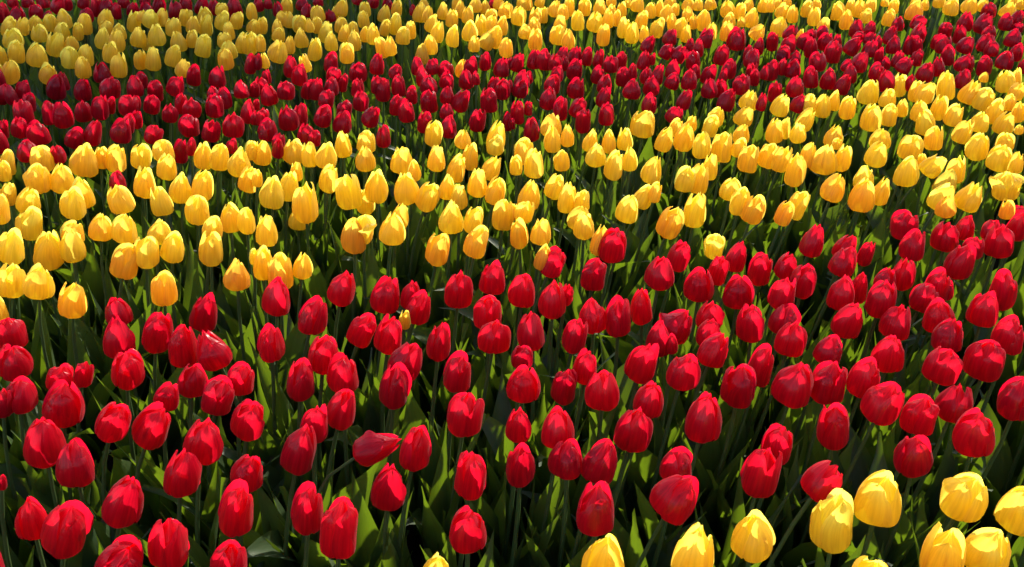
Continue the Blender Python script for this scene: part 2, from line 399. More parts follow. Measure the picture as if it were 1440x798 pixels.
# ---------------------------------------------------------------- the tulips
# colour|own object|petals as sub-parts|kind of bloom|ground x y, foot of bloom x y z, axis x y z, radius, length (metres)|tone (yellows: random plus painted-in warm bounce light)|label
TULIPS = '''Y|1|1||0.3930 0.8209 0.4451 0.8272 0.3981 0.0294 0.0599 0.9978 0.0238 0.0551|0.17|plump yellow tulip leaning right in the nearest yellow corner, eighty-five percent across, ninety-nine percent down
Y|1|1||-0.1367 0.8485 -0.0989 0.8450 0.3960 0.1670 -0.0426 0.9850 0.0184 0.0527|0.14|yellow tulip just peeping over the bottom edge, left of the middle
R|1|1||-0.3846 0.8819 -0.3649 0.8575 0.3813 0.1786 -0.0813 0.9806 0.0229 0.0831|0.56|slim red tulip upright in the lower red band, twenty-two percent across, ninety-nine percent down
R|1|1||-0.5557 0.8774 -0.5081 0.8571 0.3896 0.3938 -0.0440 0.9181 0.0306 0.0710|0.63|wide red tulip cut by the bottom edge, left of a pointed red one
Y|1|1|e|0.0719 0.8644 0.1174 0.8667 0.3775 0.0335 -0.0539 0.9980 0.0248 0.0901|0.18|yellow tulip with a folded bright petal on top, under a lone red tulip
Y|1|1||0.1788 0.8562 0.2293 0.8601 0.3873 0.0784 0.0400 0.9961 0.0264 0.0913|0.19|yellow tulip with pointed tip, below the big creased red tulip leaning right
Y|1|1||0.5124 0.8585 0.5509 0.8622 0.3910 -0.0466 -0.0046 0.9989 0.0264 0.0854|0.24|yellow tulip at the bottom edge, left of the pair by the corner
Y|1|1||0.5488 0.8686 0.6127 0.8711 0.3898 0.0711 0.0160 0.9973 0.0276 0.0743|0.10|yellow tulip at the bottom edge leaning right, next to the right-hand corner
R|1|1||-0.4737 0.8936 -0.4512 0.8920 0.3857 0.1348 0.0085 0.9908 0.0253 0.0800|0.89|red tulip with pointed top beside the wide one cut by the bottom edge
Y|1|1||0.2882 0.8962 0.3142 0.8939 0.3990 -0.0308 0.0446 0.9985 0.0257 0.0690|0.14|small squarish yellow tulip alone between two red ones and the bottom edge
R|1|1||-0.0744 0.9111 -0.0588 0.9140 0.3911 0.0565 0.0578 0.9967 0.0246 0.0653|0.70|round red tulip with a pale crease, lowest red one near the middle
R|1|1||-0.6471 0.9204 -0.6038 0.9177 0.3870 0.3423 -0.0323 0.9390 0.0282 0.0839|0.87|red tulip leaning right in the lower red band, seven percent across, ninety-three percent down
R|1|1||-0.2618 0.9021 -0.2308 0.9045 0.3893 0.1347 0.0480 0.9897 0.0259 0.0940|0.86|largest tall red tulip by the bottom edge with a knobbly pointed tip
Y|1|1||0.4075 0.9149 0.4328 0.9246 0.3820 -0.0601 0.0798 0.9950 0.0282 0.0928|0.00|tall yellow tulip with narrow top, overlapping a slanting red tulip
R|1|1|e|-0.6420 0.9225 -0.6464 0.9321 0.3927 0.0522 0.0704 0.9961 0.0187 0.0678|0.92|slim red tulip leaning left in the lower red band, three percent across, ninety-one percent down
R|1|1||-0.4183 0.9473 -0.3821 0.9533 0.3827 0.2490 -0.0456 0.9674 0.0245 0.0888|0.94|slim red tulip leaning right in the lower red band, twenty-three percent across, eighty-nine percent down
R|1|1||-0.3283 0.9390 -0.2821 0.9545 0.3825 0.1497 0.0540 0.9873 0.0230 0.0772|0.50|red tulip leaning right, just behind the largest tall red one
R|1|1||0.0879 0.9403 0.1134 0.9442 0.3933 0.0068 0.0445 0.9990 0.0262 0.0780|0.47|red tulip standing alone directly above the yellow tulip with the folded petal
Y|1|1||0.6452 0.9544 0.6948 0.9573 0.3847 0.0301 0.0020 0.9995 0.0286 0.0738|0.03|yellow tulip cut by the right edge, above two yellow tulips at the bottom
R|1|1||-0.5955 0.9471 -0.5357 0.9497 0.4037 0.3793 0.0348 0.9246 0.0250 0.0826|0.41|slim red tulip leaning right in the lower red band, twelve percent across, eighty-eight percent down
Y|1|1||0.4600 0.9678 0.5020 0.9612 0.3991 -0.0324 -0.0313 0.9990 0.0311 0.0774|0.07|plump round yellow tulip just right of the tall narrow-topped yellow one
R|1|1||0.1313 0.9960 0.2176 0.9743 0.3950 0.3305 -0.0554 0.9422 0.0302 0.0700|0.73|big creased red tulip leaning right with a smaller red one behind it
Y|1|1||0.5453 0.9562 0.6121 0.9605 0.4076 0.1166 -0.0614 0.9913 0.0284 0.0685|0.10|squat yellow tulip leaning right among the near yellow blooms, below a red one
R|1|1||-0.2029 1.0174 -0.1786 1.0075 0.3801 0.1476 -0.0941 0.9846 0.0240 0.0790|0.66|slim red tulip upright in the lower red band, thirty-eight percent across, eighty-five percent down
R|0|0||-0.7648 0.9910 -0.7192 1.0011 0.4139 0.2821 0.0089 0.9593 0.0075 0.0271|0.72|
R|1|1||0.3376 0.9954 0.4240 0.9946 0.4074 0.4116 0.0414 0.9104 0.0246 0.0607|0.80|slanting red tulip partly behind the tall yellow tulip at the bed's near edge
R|1|1||-0.1000 1.0242 -0.0622 1.0149 0.3907 0.0994 -0.0478 0.9939 0.0230 0.0836|0.71|slim red tulip upright in the lower red band, forty-six percent across, eighty-three percent down
R|1|1||-0.4404 1.0205 -0.3833 1.0254 0.3965 0.2580 -0.0207 0.9659 0.0233 0.0587|0.61|plump red tulip leaning right in the lower red band, twenty-four percent across, eighty-three percent down
R|1|1||-0.5202 1.0159 -0.4765 1.0176 0.3929 0.2134 0.0894 0.9729 0.0239 0.0745|0.75|red tulip upright in the lower red band, eighteen percent across, eighty-three percent down
R|1|1||0.3171 1.0037 0.3525 1.0227 0.3868 0.1087 0.0765 0.9911 0.0277 0.0803|0.71|red tulip leaning right in the lower red band, seventy-four percent across, eighty-three percent down
R|1|1||-0.0165 1.0493 0.0113 1.0417 0.3900 0.0060 -0.0958 0.9954 0.0207 0.0753|0.48|slim red tulip upright in the lower red band, fifty-one percent across, eighty-two percent down
R|1|1||0.1988 1.0489 0.2383 1.0433 0.3968 0.0224 -0.0470 0.9986 0.0236 0.0547|0.60|small red tulip with a curled tip, behind the big creased one leaning right
R|1|1||-0.6363 1.0372 -0.6267 1.0329 0.3975 0.0729 0.0825 0.9939 0.0249 0.0728|0.46|red tulip leaning left in the lower red band, seven percent across, eighty-one percent down
R|1|1||0.0747 1.0407 0.1224 1.0526 0.3881 0.2253 0.0355 0.9736 0.0245 0.0737|0.50|red tulip leaning right in the lower red band, fifty-nine percent across, eighty-one percent down
R|1|1||0.0651 1.0604 0.0811 1.0579 0.3914 -0.0149 0.0969 0.9952 0.0251 0.0589|0.51|plump red tulip upright in the lower red band, fifty-five percent across, eighty percent down
R|1|1||0.5773 1.0789 0.5953 1.0718 0.3881 -0.1429 -0.0731 0.9870 0.0270 0.0648|0.65|plump red tulip leaning right in the lower red band, eighty-nine percent across, eighty percent down
R|1|1|e|-0.3567 1.0736 -0.2295 1.0730 0.4114 0.9020 0.0398 0.4299 0.0209 0.0756|0.42|red tulip lying almost sideways, its tip touching the upright red tulip beside it
R|1|1||-0.3793 1.0494 -0.3200 1.0679 0.3923 0.2825 0.0336 0.9587 0.0241 0.0875|0.49|slim red tulip leaning right in the lower red band, twenty-nine percent across, seventy-nine percent down
R|1|1||-0.2028 1.0575 -0.1476 1.0691 0.3976 0.2115 -0.0200 0.9772 0.0229 0.0767|0.75|upright red tulip touched by the tip of the one lying sideways
R|1|1||0.3586 1.1112 0.3963 1.0964 0.3831 0.0490 -0.0549 0.9973 0.0218 0.0710|0.70|slim red tulip leaning right in the lower red band, seventy-six percent across, seventy-eight percent down
R|1|1||-0.7278 1.0968 -0.7029 1.0968 0.3813 0.0942 0.0675 0.9933 0.0286 0.0815|0.84|red tulip in the lower red band, four percent across, seventy-seven percent down
R|1|1||-0.5123 1.0580 -0.4632 1.0829 0.3992 0.2692 0.0852 0.9593 0.0267 0.0755|0.86|red tulip leaning right in the lower red band, twenty percent across, seventy-seven percent down
R|1|1||0.6614 1.0901 0.6914 1.0972 0.4021 -0.0728 -0.0051 0.9973 0.0288 0.0760|0.75|red tulip leaning right in the lower red band, ninety-five percent across, seventy-six percent down
R|1|1||0.1259 1.1133 0.1791 1.1145 0.3972 0.1302 -0.0793 0.9883 0.0258 0.0803|0.42|red tulip leaning right in the lower red band, sixty-two percent across, seventy-five percent down
R|1|1||0.0281 1.1092 0.0671 1.1055 0.4087 0.0462 0.0503 0.9977 0.0244 0.0667|0.78|red tulip upright in the lower red band, fifty-four percent across, seventy-five percent down
R|1|1||-0.6378 1.1293 -0.5661 1.1382 0.3851 0.4908 0.0276 0.8708 0.0277 0.0758|0.98|red tulip leaning right in the lower red band, fifteen percent across, seventy-five percent down
R|1|1||0.4578 1.1334 0.4966 1.1364 0.3814 -0.0902 0.0277 0.9955 0.0250 0.0765|0.91|red tulip in the lower red band, eighty-one percent across, seventy-five percent down
R|1|1||-0.0258 1.1139 0.0094 1.1268 0.3992 0.0443 0.0212 0.9988 0.0185 0.0621|0.63|slim red tulip upright in the lower red band, fifty-one percent across, seventy-five percent down
R|1|1||-0.3167 1.0875 -0.2983 1.1127 0.4103 0.1250 0.0966 0.9874 0.0213 0.0607|0.66|red tulip upright in the lower red band, thirty-one percent across, seventy-four percent down
R|1|1||-0.6759 1.1268 -0.6140 1.1249 0.4083 0.4389 -0.0408 0.8976 0.0244 0.0688|0.94|red tulip leaning right in the lower red band, eleven percent across, seventy-four percent down
R|1|1||-0.4536 1.1616 -0.4118 1.1456 0.3931 0.2785 -0.0161 0.9603 0.0251 0.0676|0.77|red tulip leaning right in the lower red band, twenty-four percent across, seventy-four percent down
R|1|1||0.2454 1.1262 0.2909 1.1407 0.3920 0.0929 0.0353 0.9951 0.0271 0.0844|0.60|red tulip leaning right in the lower red band, sixty-nine percent across, seventy-three percent down
R|1|1||0.5678 1.1607 0.6266 1.1485 0.4011 0.0071 -0.0510 0.9987 0.0272 0.0654|0.86|plump red tulip leaning right in the lower red band, ninety percent across, seventy-three percent down
R|1|1||-0.1209 1.1443 -0.0761 1.1490 0.3976 0.1583 -0.0109 0.9873 0.0272 0.0777|0.61|red tulip leaning right in the lower red band, forty-six percent across, seventy-two percent down
R|1|1||-0.3365 1.1334 -0.2703 1.1551 0.4042 0.2847 0.0917 0.9542 0.0241 0.0689|0.72|red tulip leaning right in the lower red band, thirty-three percent across, seventy-two percent down
R|1|1||0.5055 1.1749 0.5709 1.1698 0.4039 0.2216 0.0162 0.9750 0.0288 0.0701|0.97|plump red tulip leaning right in the lower red band, eighty-six percent across, seventy-one percent down
R|1|1||0.6335 1.1718 0.6968 1.1880 0.3919 0.0923 0.0739 0.9930 0.0263 0.0626|0.48|plump red tulip leaning right in the lower red band, ninety-three percent across, seventy-one percent down
R|1|0||-0.8318 1.1603 -0.7991 1.1743 0.4089 0.2448 0.0481 0.9684 0.0147 0.0535|0.44|slim red tulip upright in the lower red band, one percent across, seventy-one percent down
R|1|1||-0.7460 1.1620 -0.7053 1.1715 0.3983 0.2277 0.0253 0.9734 0.0284 0.0797|0.66|red tulip upright in the lower red band, six percent across, seventy-one percent down
R|1|1||0.1498 1.1860 0.2112 1.1890 0.4006 0.1828 -0.0463 0.9821 0.0230 0.0641|0.77|red tulip leaning right in the lower red band, sixty-three percent across, seventy percent down
R|1|1||0.7389 1.1974 0.7937 1.1837 0.4018 -0.0170 -0.0164 0.9997 0.0269 0.0756|0.40|red tulip leaning right in the lower red band, ninety-nine percent across, seventy percent down
R|1|1||-0.5857 1.1975 -0.5489 1.1941 0.4106 0.3129 -0.0198 0.9496 0.0190 0.0465|0.66|plump red tulip leaning right in the lower red band, sixteen percent across, seventy percent down
R|1|1||-0.5302 1.2045 -0.4700 1.1894 0.4078 0.3715 -0.0458 0.9273 0.0243 0.0667|0.42|red tulip leaning right in the lower red band, twenty-two percent across, seventy percent down
R|1|1||-0.8209 1.1973 -0.7837 1.1974 0.4041 0.2159 0.0577 0.9747 0.0253 0.0590|0.55|plump red tulip upright in the lower red band, two percent across, sixty-nine percent down
R|1|1||0.1042 1.2236 0.1445 1.2049 0.4050 -0.0218 -0.0472 0.9986 0.0253 0.0726|0.78|red tulip upright in the lower red band, fifty-nine percent across, sixty-eight percent down
R|1|1||0.0575 1.2633 0.0834 1.2433 0.3848 0.1094 -0.0499 0.9927 0.0217 0.0678|0.44|red tulip leaning right in the lower red band, fifty-five percent across, sixty-eight percent down
R|1|1||-0.2227 1.2439 -0.1941 1.2295 0.3886 0.1407 -0.0383 0.9893 0.0235 0.0841|0.58|slim red tulip in the lower red band, thirty-nine percent across, sixty-eight percent down
R|1|1||0.3421 1.2600 0.3709 1.2458 0.3813 -0.0225 -0.0980 0.9949 0.0283 0.0777|0.48|red tulip in the lower red band, seventy-two percent across, sixty-eight percent down
R|1|1||-0.0184 1.2325 0.0173 1.2318 0.3998 0.0908 -0.0087 0.9958 0.0258 0.0629|0.94|plump red tulip in the lower red band, fifty-one percent across, sixty-seven percent down
R|1|1||0.4008 1.2290 0.4548 1.2371 0.3896 0.1069 -0.0078 0.9942 0.0315 0.0793|0.71|plump red tulip leaning right in the lower red band, seventy-eight percent across, sixty-seven percent down
R|1|1||0.4788 1.2215 0.5144 1.2430 0.3850 0.0941 0.0968 0.9908 0.0289 0.0745|0.54|plump red tulip leaning right in the lower red band, eighty-one percent across, sixty-seven percent down
R|1|1||-0.5654 1.2444 -0.5298 1.2544 0.3917 0.2194 0.0621 0.9737 0.0240 0.0589|0.60|plump red tulip upright in the lower red band, nineteen percent across, sixty-seven percent down
R|1|1||-0.3767 1.2422 -0.3488 1.2445 0.3927 0.1569 -0.0122 0.9875 0.0235 0.0739|0.87|red tulip upright in the lower red band, twenty-nine percent across, sixty-seven percent down
R|1|1||-0.7809 1.2644 -0.7430 1.2510 0.4021 0.3128 -0.0631 0.9477 0.0224 0.0528|0.99|plump red tulip in the lower red band, six percent across, sixty-seven percent down
R|1|1||-0.4933 1.2622 -0.4431 1.2408 0.4065 0.2489 -0.0835 0.9649 0.0209 0.0591|0.81|red tulip upright in the lower red band, twenty-four percent across, sixty-seven percent down
R|1|1||0.5209 1.2353 0.5666 1.2324 0.4062 0.0999 -0.0317 0.9945 0.0246 0.0716|0.78|red tulip leaning right in the lower red band, eighty-five percent across, sixty-six percent down
R|1|0||-0.7651 1.2485 -0.7074 1.2523 0.4091 0.3590 0.0536 0.9318 0.0149 0.0510|0.56|slim red tulip leaning right in the lower red band, eight percent across, sixty-six percent down
R|1|1||-0.2942 1.2451 -0.2783 1.2610 0.3938 0.0752 0.0706 0.9947 0.0269 0.0683|0.75|plump red tulip upright in the lower red band, thirty-four percent across, sixty-six percent down
R|1|1||-0.1244 1.2461 -0.0922 1.2533 0.4021 0.1769 -0.0099 0.9842 0.0241 0.0709|0.45|red tulip leaning right in the lower red band, forty-five percent across, sixty-five percent down
R|1|1||0.2288 1.2327 0.2758 1.2561 0.4044 0.1778 0.0778 0.9810 0.0267 0.0620|0.76|plump red tulip leaning right in the lower red band, sixty-seven percent across, sixty-five percent down
R|1|1||-0.6917 1.3003 -0.6447 1.2789 0.3939 0.2316 -0.0741 0.9700 0.0259 0.0710|0.98|red tulip upright in the lower red band, twelve percent across, sixty-five percent down
R|1|1||0.0680 1.2606 0.1206 1.2706 0.4026 0.0944 0.0941 0.9911 0.0210 0.0617|0.72|red tulip leaning right in the lower red band, fifty-seven percent across, sixty-four percent down
R|1|1||0.3558 1.2732 0.4130 1.2917 0.3823 0.1743 0.0658 0.9825 0.0216 0.0777|0.66|slim red tulip leaning right in the lower red band, seventy-four percent across, sixty-four percent down
R|1|1||0.6570 1.2797 0.7124 1.2782 0.3996 0.1391 0.0841 0.9867 0.0279 0.0649|0.95|plump red tulip leaning right in the lower red band, ninety-two percent across, sixty-four percent down
R|1|1||0.1731 1.2896 0.2150 1.3043 0.3837 0.1821 0.0211 0.9830 0.0264 0.0744|0.98|red tulip leaning right in the lower red band, sixty-three percent across, sixty-four percent down
R|1|1||-0.8502 1.2998 -0.8348 1.2866 0.4049 0.2150 -0.0051 0.9766 0.0260 0.0628|0.50|plump red tulip upright in the lower red band, one percent across, sixty-three percent down
R|1|1||-0.2422 1.2987 -0.1861 1.2873 0.4051 0.3899 -0.0347 0.9202 0.0254 0.0733|0.46|red tulip leaning right in the lower red band, forty percent across, sixty-three percent down
R|1|1||0.7476 1.3026 0.8019 1.3085 0.3886 -0.0457 0.0085 0.9989 0.0313 0.0728|0.80|plump red tulip leaning right in the lower red band, ninety-six percent across, sixty-three percent down
R|1|1||-0.0151 1.2907 0.0162 1.3053 0.4085 0.0833 0.0386 0.9958 0.0188 0.0439|0.40|plump red tulip upright in the lower red band, fifty-one percent across, sixty-three percent down
R|1|1||-0.3556 1.2731 -0.3199 1.2990 0.4058 0.1670 0.0974 0.9811 0.0253 0.0701|0.86|red tulip upright in the lower red band, thirty-two percent across, sixty-two percent down
R|1|1||0.5882 1.3239 0.6417 1.3215 0.3943 -0.0140 -0.0149 0.9998 0.0255 0.0701|0.98|red tulip leaning right in the lower red band, eighty-seven percent across, sixty-two percent down
R|1|1||0.4786 1.3153 0.5366 1.3275 0.4029 0.2061 0.0465 0.9774 0.0234 0.0544|0.47|plump red tulip leaning right in the lower red band, eighty-one percent across, sixty-one percent down
R|1|1|e|-0.4618 1.3052 -0.5001 1.3258 0.3973 -0.3083 0.0485 0.9500 0.0263 0.0732|0.77|red tulip with a flared petal tip, leaning left behind a rounder red one
R|1|1||0.2824 1.3040 0.3357 1.3202 0.4049 0.2656 0.0624 0.9621 0.0251 0.0642|0.90|plump red tulip leaning right in the lower red band, seventy percent across, sixty-one percent down
R|1|1||-0.5941 1.3686 -0.5711 1.3511 0.3856 0.1272 -0.0505 0.9906 0.0261 0.0836|0.65|slim red tulip upright in the lower red band, eighteen percent across, sixty-one percent down
R|1|0||0.2520 1.3345 0.2770 1.3545 0.4031 -0.0354 0.0633 0.9974 0.0107 0.0389|0.74|slim red tulip upright in the lower red band, sixty-six percent across, sixty-one percent down
R|1|1||-0.4522 1.3450 -0.4137 1.3381 0.4043 0.0893 -0.0614 0.9941 0.0229 0.0682|0.76|red tulip upright in the lower red band, twenty-six percent across, sixty percent down
R|1|1||-0.1648 1.3352 -0.1290 1.3464 0.3992 0.1327 -0.0196 0.9910 0.0207 0.0732|0.54|slim red tulip upright in the lower red band, forty-three percent across, sixty percent down
R|1|1||0.2197 1.3682 0.2581 1.3731 0.3889 0.0055 0.0645 0.9979 0.0218 0.0676|0.62|red tulip in the lower red band, sixty-four percent across, fifty-nine percent down
R|1|1||0.4176 1.3649 0.4802 1.3595 0.3995 0.1370 0.0659 0.9884 0.0244 0.0683|0.76|red tulip leaning right in the lower red band, seventy-seven percent across, fifty-nine percent down
R|1|1||-0.7016 1.3772 -0.6918 1.3753 0.3850 0.0595 0.0892 0.9942 0.0264 0.0765|0.66|red tulip in the lower red band, twelve percent across, fifty-nine percent down
R|1|1||-0.0881 1.4035 -0.0345 1.3868 0.3914 0.1371 -0.0275 0.9902 0.0275 0.0639|0.93|plump red tulip leaning right in the lower red band, forty-eight percent across, fifty-nine percent down
R|1|1||0.0518 1.3610 0.1053 1.3660 0.4017 0.1635 -0.0334 0.9860 0.0206 0.0713|0.44|slim red tulip leaning right in the lower red band, fifty-six percent across, fifty-nine percent down
R|1|1||0.7021 1.3727 0.7570 1.3642 0.4050 0.0153 0.0486 0.9987 0.0262 0.0624|0.52|plump red tulip leaning right in the lower red band, ninety-three percent across, fifty-nine percent down
R|1|1||0.8102 1.3351 0.8592 1.3578 0.4040 0.0577 0.0989 0.9934 0.0253 0.0707|0.80|red tulip leaning right in the lower red band, ninety-nine percent across, fifty-nine percent down
R|1|1||-0.2501 1.3770 -0.2195 1.3742 0.3959 0.2094 -0.0219 0.9776 0.0247 0.0761|0.88|red tulip leaning right in the lower red band, thirty-eight percent across, fifty-nine percent down
R|1|1||0.3127 1.3760 0.3456 1.3867 0.3972 0.0971 0.0627 0.9933 0.0212 0.0563|0.88|red tulip leaning right in the lower red band, sixty-nine percent across, fifty-nine percent down
R|1|1||-0.8794 1.3756 -0.8870 1.3943 0.3900 0.0048 0.0406 0.9992 0.0251 0.0625|0.76|plump red tulip leaning left in the lower red band, one percent across, fifty-eight percent down
R|1|1||-0.6833 1.4147 -0.6423 1.4078 0.3779 0.3085 -0.0805 0.9478 0.0254 0.0859|0.63|slim red tulip in the lower red band, fifteen percent across, fifty-eight percent down
R|1|1||0.0300 1.3613 0.0362 1.3695 0.4045 -0.0588 0.0767 0.9953 0.0233 0.0736|0.47|red tulip upright in the lower red band, fifty-two percent across, fifty-eight percent down
R|1|1||-0.3439 1.3900 -0.2743 1.3937 0.3998 0.4000 -0.0831 0.9127 0.0242 0.0685|0.85|red tulip leaning right in the lower red band, thirty-six percent across, fifty-eight percent down
R|1|1|e|0.1847 1.3972 0.2811 1.4123 0.3960 0.4327 0.0307 0.9010 0.0276 0.0667|0.45|plump red tulip leaning right in the lower red band, sixty-six percent across, fifty-seven percent down
R|1|1||0.4030 1.3811 0.4258 1.4013 0.4005 -0.0793 0.0535 0.9954 0.0236 0.0754|0.60|slim red tulip upright in the lower red band, seventy-three percent across, fifty-seven percent down
R|1|1||0.6472 1.4092 0.6920 1.4256 0.3910 0.0643 0.0835 0.9944 0.0260 0.0666|0.78|plump red tulip leaning right in the lower red band, eighty-eight percent across, fifty-six percent down
Y|1|0||-0.2266 1.4448 -0.1969 1.4407 0.3996 0.1440 -0.0154 0.9895 0.0109 0.0396|0.47|yellow tulip nearly hidden between red tulips of the lower red band
R|1|1||0.4404 1.4176 0.4920 1.4408 0.3886 0.1595 0.0843 0.9836 0.0262 0.0609|0.91|plump red tulip leaning right in the lower red band, seventy-seven percent across, fifty-six percent down
R|1|1||0.5382 1.4534 0.6034 1.4381 0.3868 0.2087 -0.0118 0.9779 0.0255 0.0721|0.95|red tulip leaning right in the lower red band, eighty-three percent across, fifty-six percent down
R|1|1||0.1625 1.4034 0.1918 1.4263 0.3952 -0.0411 0.0730 0.9965 0.0239 0.0740|0.56|red tulip upright in the lower red band, sixty percent across, fifty-six percent down
R|1|1||-0.4199 1.4004 -0.3634 1.4163 0.4088 0.3179 0.0543 0.9466 0.0260 0.0697|0.45|red tulip leaning right in the lower red band, thirty-one percent across, fifty-six percent down
R|1|1||0.3081 1.4467 0.3575 1.4468 0.3994 0.0246 -0.0952 0.9952 0.0234 0.0566|0.80|plump red tulip leaning right in the lower red band, sixty-nine percent across, fifty-five percent down
R|1|1||0.7442 1.4472 0.7675 1.4331 0.4035 -0.0827 -0.0565 0.9950 0.0262 0.0643|0.86|plump red tulip leaning right in the lower red band, ninety-two percent across, fifty-five percent down
R|1|1|e|0.1124 1.4337 0.1476 1.4342 0.3986 -0.0423 0.0866 0.9953 0.0236 0.0684|0.96|red tulip upright in the lower red band, fifty-eight percent across, fifty-five percent down
R|1|1||-0.6177 1.4620 -0.5753 1.4684 0.3819 0.2983 -0.0304 0.9540 0.0245 0.0777|0.40|red tulip leaning right in the lower red band, twenty percent across, fifty-five percent down
R|1|1||-0.0659 1.4705 -0.0428 1.4610 0.3898 0.0059 -0.0852 0.9964 0.0259 0.0715|0.99|red tulip upright in the lower red band, forty-eight percent across, fifty-five percent down
R|1|1||-0.7285 1.4629 -0.7221 1.4621 0.3959 0.0543 -0.0374 0.9978 0.0228 0.0591|0.50|plump red tulip leaning left in the lower red band, eleven percent across, fifty-five percent down
R|1|1||0.8043 1.4342 0.8573 1.4500 0.4020 0.0013 0.0829 0.9966 0.0265 0.0671|0.90|plump red tulip leaning right in the lower red band, ninety-six percent across, fifty-four percent down
R|1|1||-0.2443 1.4720 -0.1824 1.4763 0.3912 0.3186 0.0486 0.9467 0.0238 0.0651|0.89|red tulip leaning right in the lower red band, forty-one percent across, fifty-four percent down
R|1|1||0.2131 1.4604 0.2402 1.4670 0.3964 -0.1082 -0.0315 0.9936 0.0204 0.0741|0.93|slim red tulip upright in the lower red band, sixty-three percent across, fifty-four percent down
Y|1|1||-0.8655 1.5064 -0.8228 1.4944 0.3961 0.2724 -0.0909 0.9579 0.0251 0.0776|0.53|orange-yellow tulip upright in the middle yellow band, seven percent across, fifty-three percent down
R|1|1||0.0593 1.4812 0.0755 1.4944 0.3916 0.0341 0.0857 0.9957 0.0243 0.0780|1.00|slim red tulip upright in the lower red band, fifty-four percent across, fifty-two percent down
R|1|1||0.6308 1.4879 0.6799 1.4838 0.4005 0.0420 0.0195 0.9989 0.0253 0.0771|0.46|red tulip leaning right in the lower red band, eighty-six percent across, fifty-two percent down
R|1|1||0.6860 1.5070 0.7657 1.5057 0.3981 0.2618 0.0481 0.9639 0.0241 0.0588|0.59|plump red tulip leaning right in the lower red band, ninety percent across, fifty-two percent down
R|1|1||-0.4834 1.4960 -0.4427 1.5038 0.3938 0.1560 0.0330 0.9872 0.0266 0.0769|0.83|red tulip upright in the lower red band, twenty-seven percent across, fifty-two percent down
R|1|1||-0.2866 1.4900 -0.2406 1.5124 0.3928 0.1694 0.0897 0.9815 0.0268 0.0722|0.82|red tulip in the lower red band, thirty-eight percent across, fifty-two percent down
R|1|0||-0.2234 1.5324 -0.1926 1.5202 0.3950 0.1149 -0.0934 0.9890 0.0187 0.0655|0.46|slim red tulip upright in the lower red band, forty percent across, fifty-two percent down
R|1|0||0.0664 1.5094 0.1003 1.5135 0.4072 0.1364 -0.0552 0.9891 0.0129 0.0467|0.89|slim red tulip leaning right in the lower red band, fifty-five percent across, fifty-two percent down
R|1|1||0.4649 1.4968 0.5012 1.4948 0.4083 0.0680 0.0956 0.9931 0.0255 0.0651|0.75|plump red tulip leaning right in the lower red band, seventy-seven percent across, fifty-two percent down
R|1|1||0.5686 1.5163 0.6190 1.5138 0.3978 -0.0042 0.0359 0.9993 0.0242 0.0731|0.80|red tulip leaning right in the lower red band, eighty-two percent across, fifty-one percent down
R|1|1||0.3899 1.5542 0.4298 1.5306 0.3958 -0.0592 -0.0777 0.9952 0.0276 0.0678|0.49|plump red tulip in the lower red band, seventy-two percent across, fifty-one percent down
R|1|1||0.8979 1.5417 0.9287 1.5299 0.3894 -0.0602 -0.0772 0.9952 0.0243 0.0822|0.63|slim red tulip leaning right in the lower red band, ninety-eight percent across, fifty-one percent down
R|1|0||0.7716 1.5482 0.8272 1.5468 0.3993 0.0433 -0.0715 0.9965 0.0148 0.0444|0.67|red tulip leaning right in the lower red band, ninety-two percent across, fifty-one percent down
R|1|1||-0.0304 1.5245 0.0184 1.5339 0.3933 0.0997 -0.0064 0.9950 0.0247 0.0709|1.00|red tulip leaning right in the lower red band, fifty-one percent across, fifty-one percent down
R|1|1||-0.1397 1.5513 -0.1052 1.5478 0.3831 0.1122 0.0220 0.9934 0.0255 0.0793|0.71|red tulip upright in the lower red band, forty-five percent across, fifty-one percent down
Y|1|1||-0.6787 1.5375 -0.6634 1.5345 0.3971 0.1864 -0.0672 0.9802 0.0231 0.0740|0.54|slim orange-yellow tulip upright in the middle yellow band, sixteen percent across, fifty-one percent down
R|1|0||0.6286 1.5543 0.6640 1.5523 0.3874 0.0475 0.0797 0.9957 0.0181 0.0656|0.73|slim red tulip leaning right in the lower red band, eighty-four percent across, fifty-one percent down
R|1|1||-0.3636 1.5306 -0.3277 1.5278 0.4014 0.2732 0.0257 0.9616 0.0246 0.0739|0.84|red tulip leaning right in the lower red band, thirty-four percent across, fifty percent down
R|1|1||0.7556 1.5446 0.8102 1.5458 0.3968 0.0335 -0.0785 0.9963 0.0245 0.0700|0.92|red tulip leaning right in the lower red band, ninety-two percent across, fifty percent down
R|1|1||0.3334 1.5690 0.3620 1.5658 0.3887 -0.0044 -0.0285 0.9996 0.0275 0.0688|0.87|plump red tulip in the lower red band, sixty-eight percent across, fifty percent down
Y|1|1||-0.9295 1.5337 -0.9051 1.5445 0.4058 0.2673 0.0458 0.9625 0.0255 0.0688|0.20|yellow tulip upright in the middle yellow band, four percent across, forty-nine percent down
R|1|1||0.6650 1.5543 0.7122 1.5527 0.4101 0.0059 0.0271 0.9996 0.0213 0.0533|0.51|plump red tulip leaning right in the lower red band, eighty-six percent across, forty-nine percent down
R|1|1||0.5185 1.5444 0.5534 1.5508 0.4027 0.0722 -0.0000 0.9974 0.0237 0.0726|0.44|red tulip leaning right in the lower red band, seventy-nine percent across, forty-nine percent down
Y|1|1||-0.9988 1.5669 -0.9728 1.5650 0.3958 0.2834 0.0878 0.9550 0.0251 0.0737|0.10|yellow tulip upright in the middle yellow band, one percent across, forty-nine percent down
R|1|1||-0.0647 1.5420 -0.0385 1.5613 0.4039 0.0689 0.0595 0.9958 0.0250 0.0664|0.78|red tulip upright in the lower red band, forty-eight percent across, forty-nine percent down
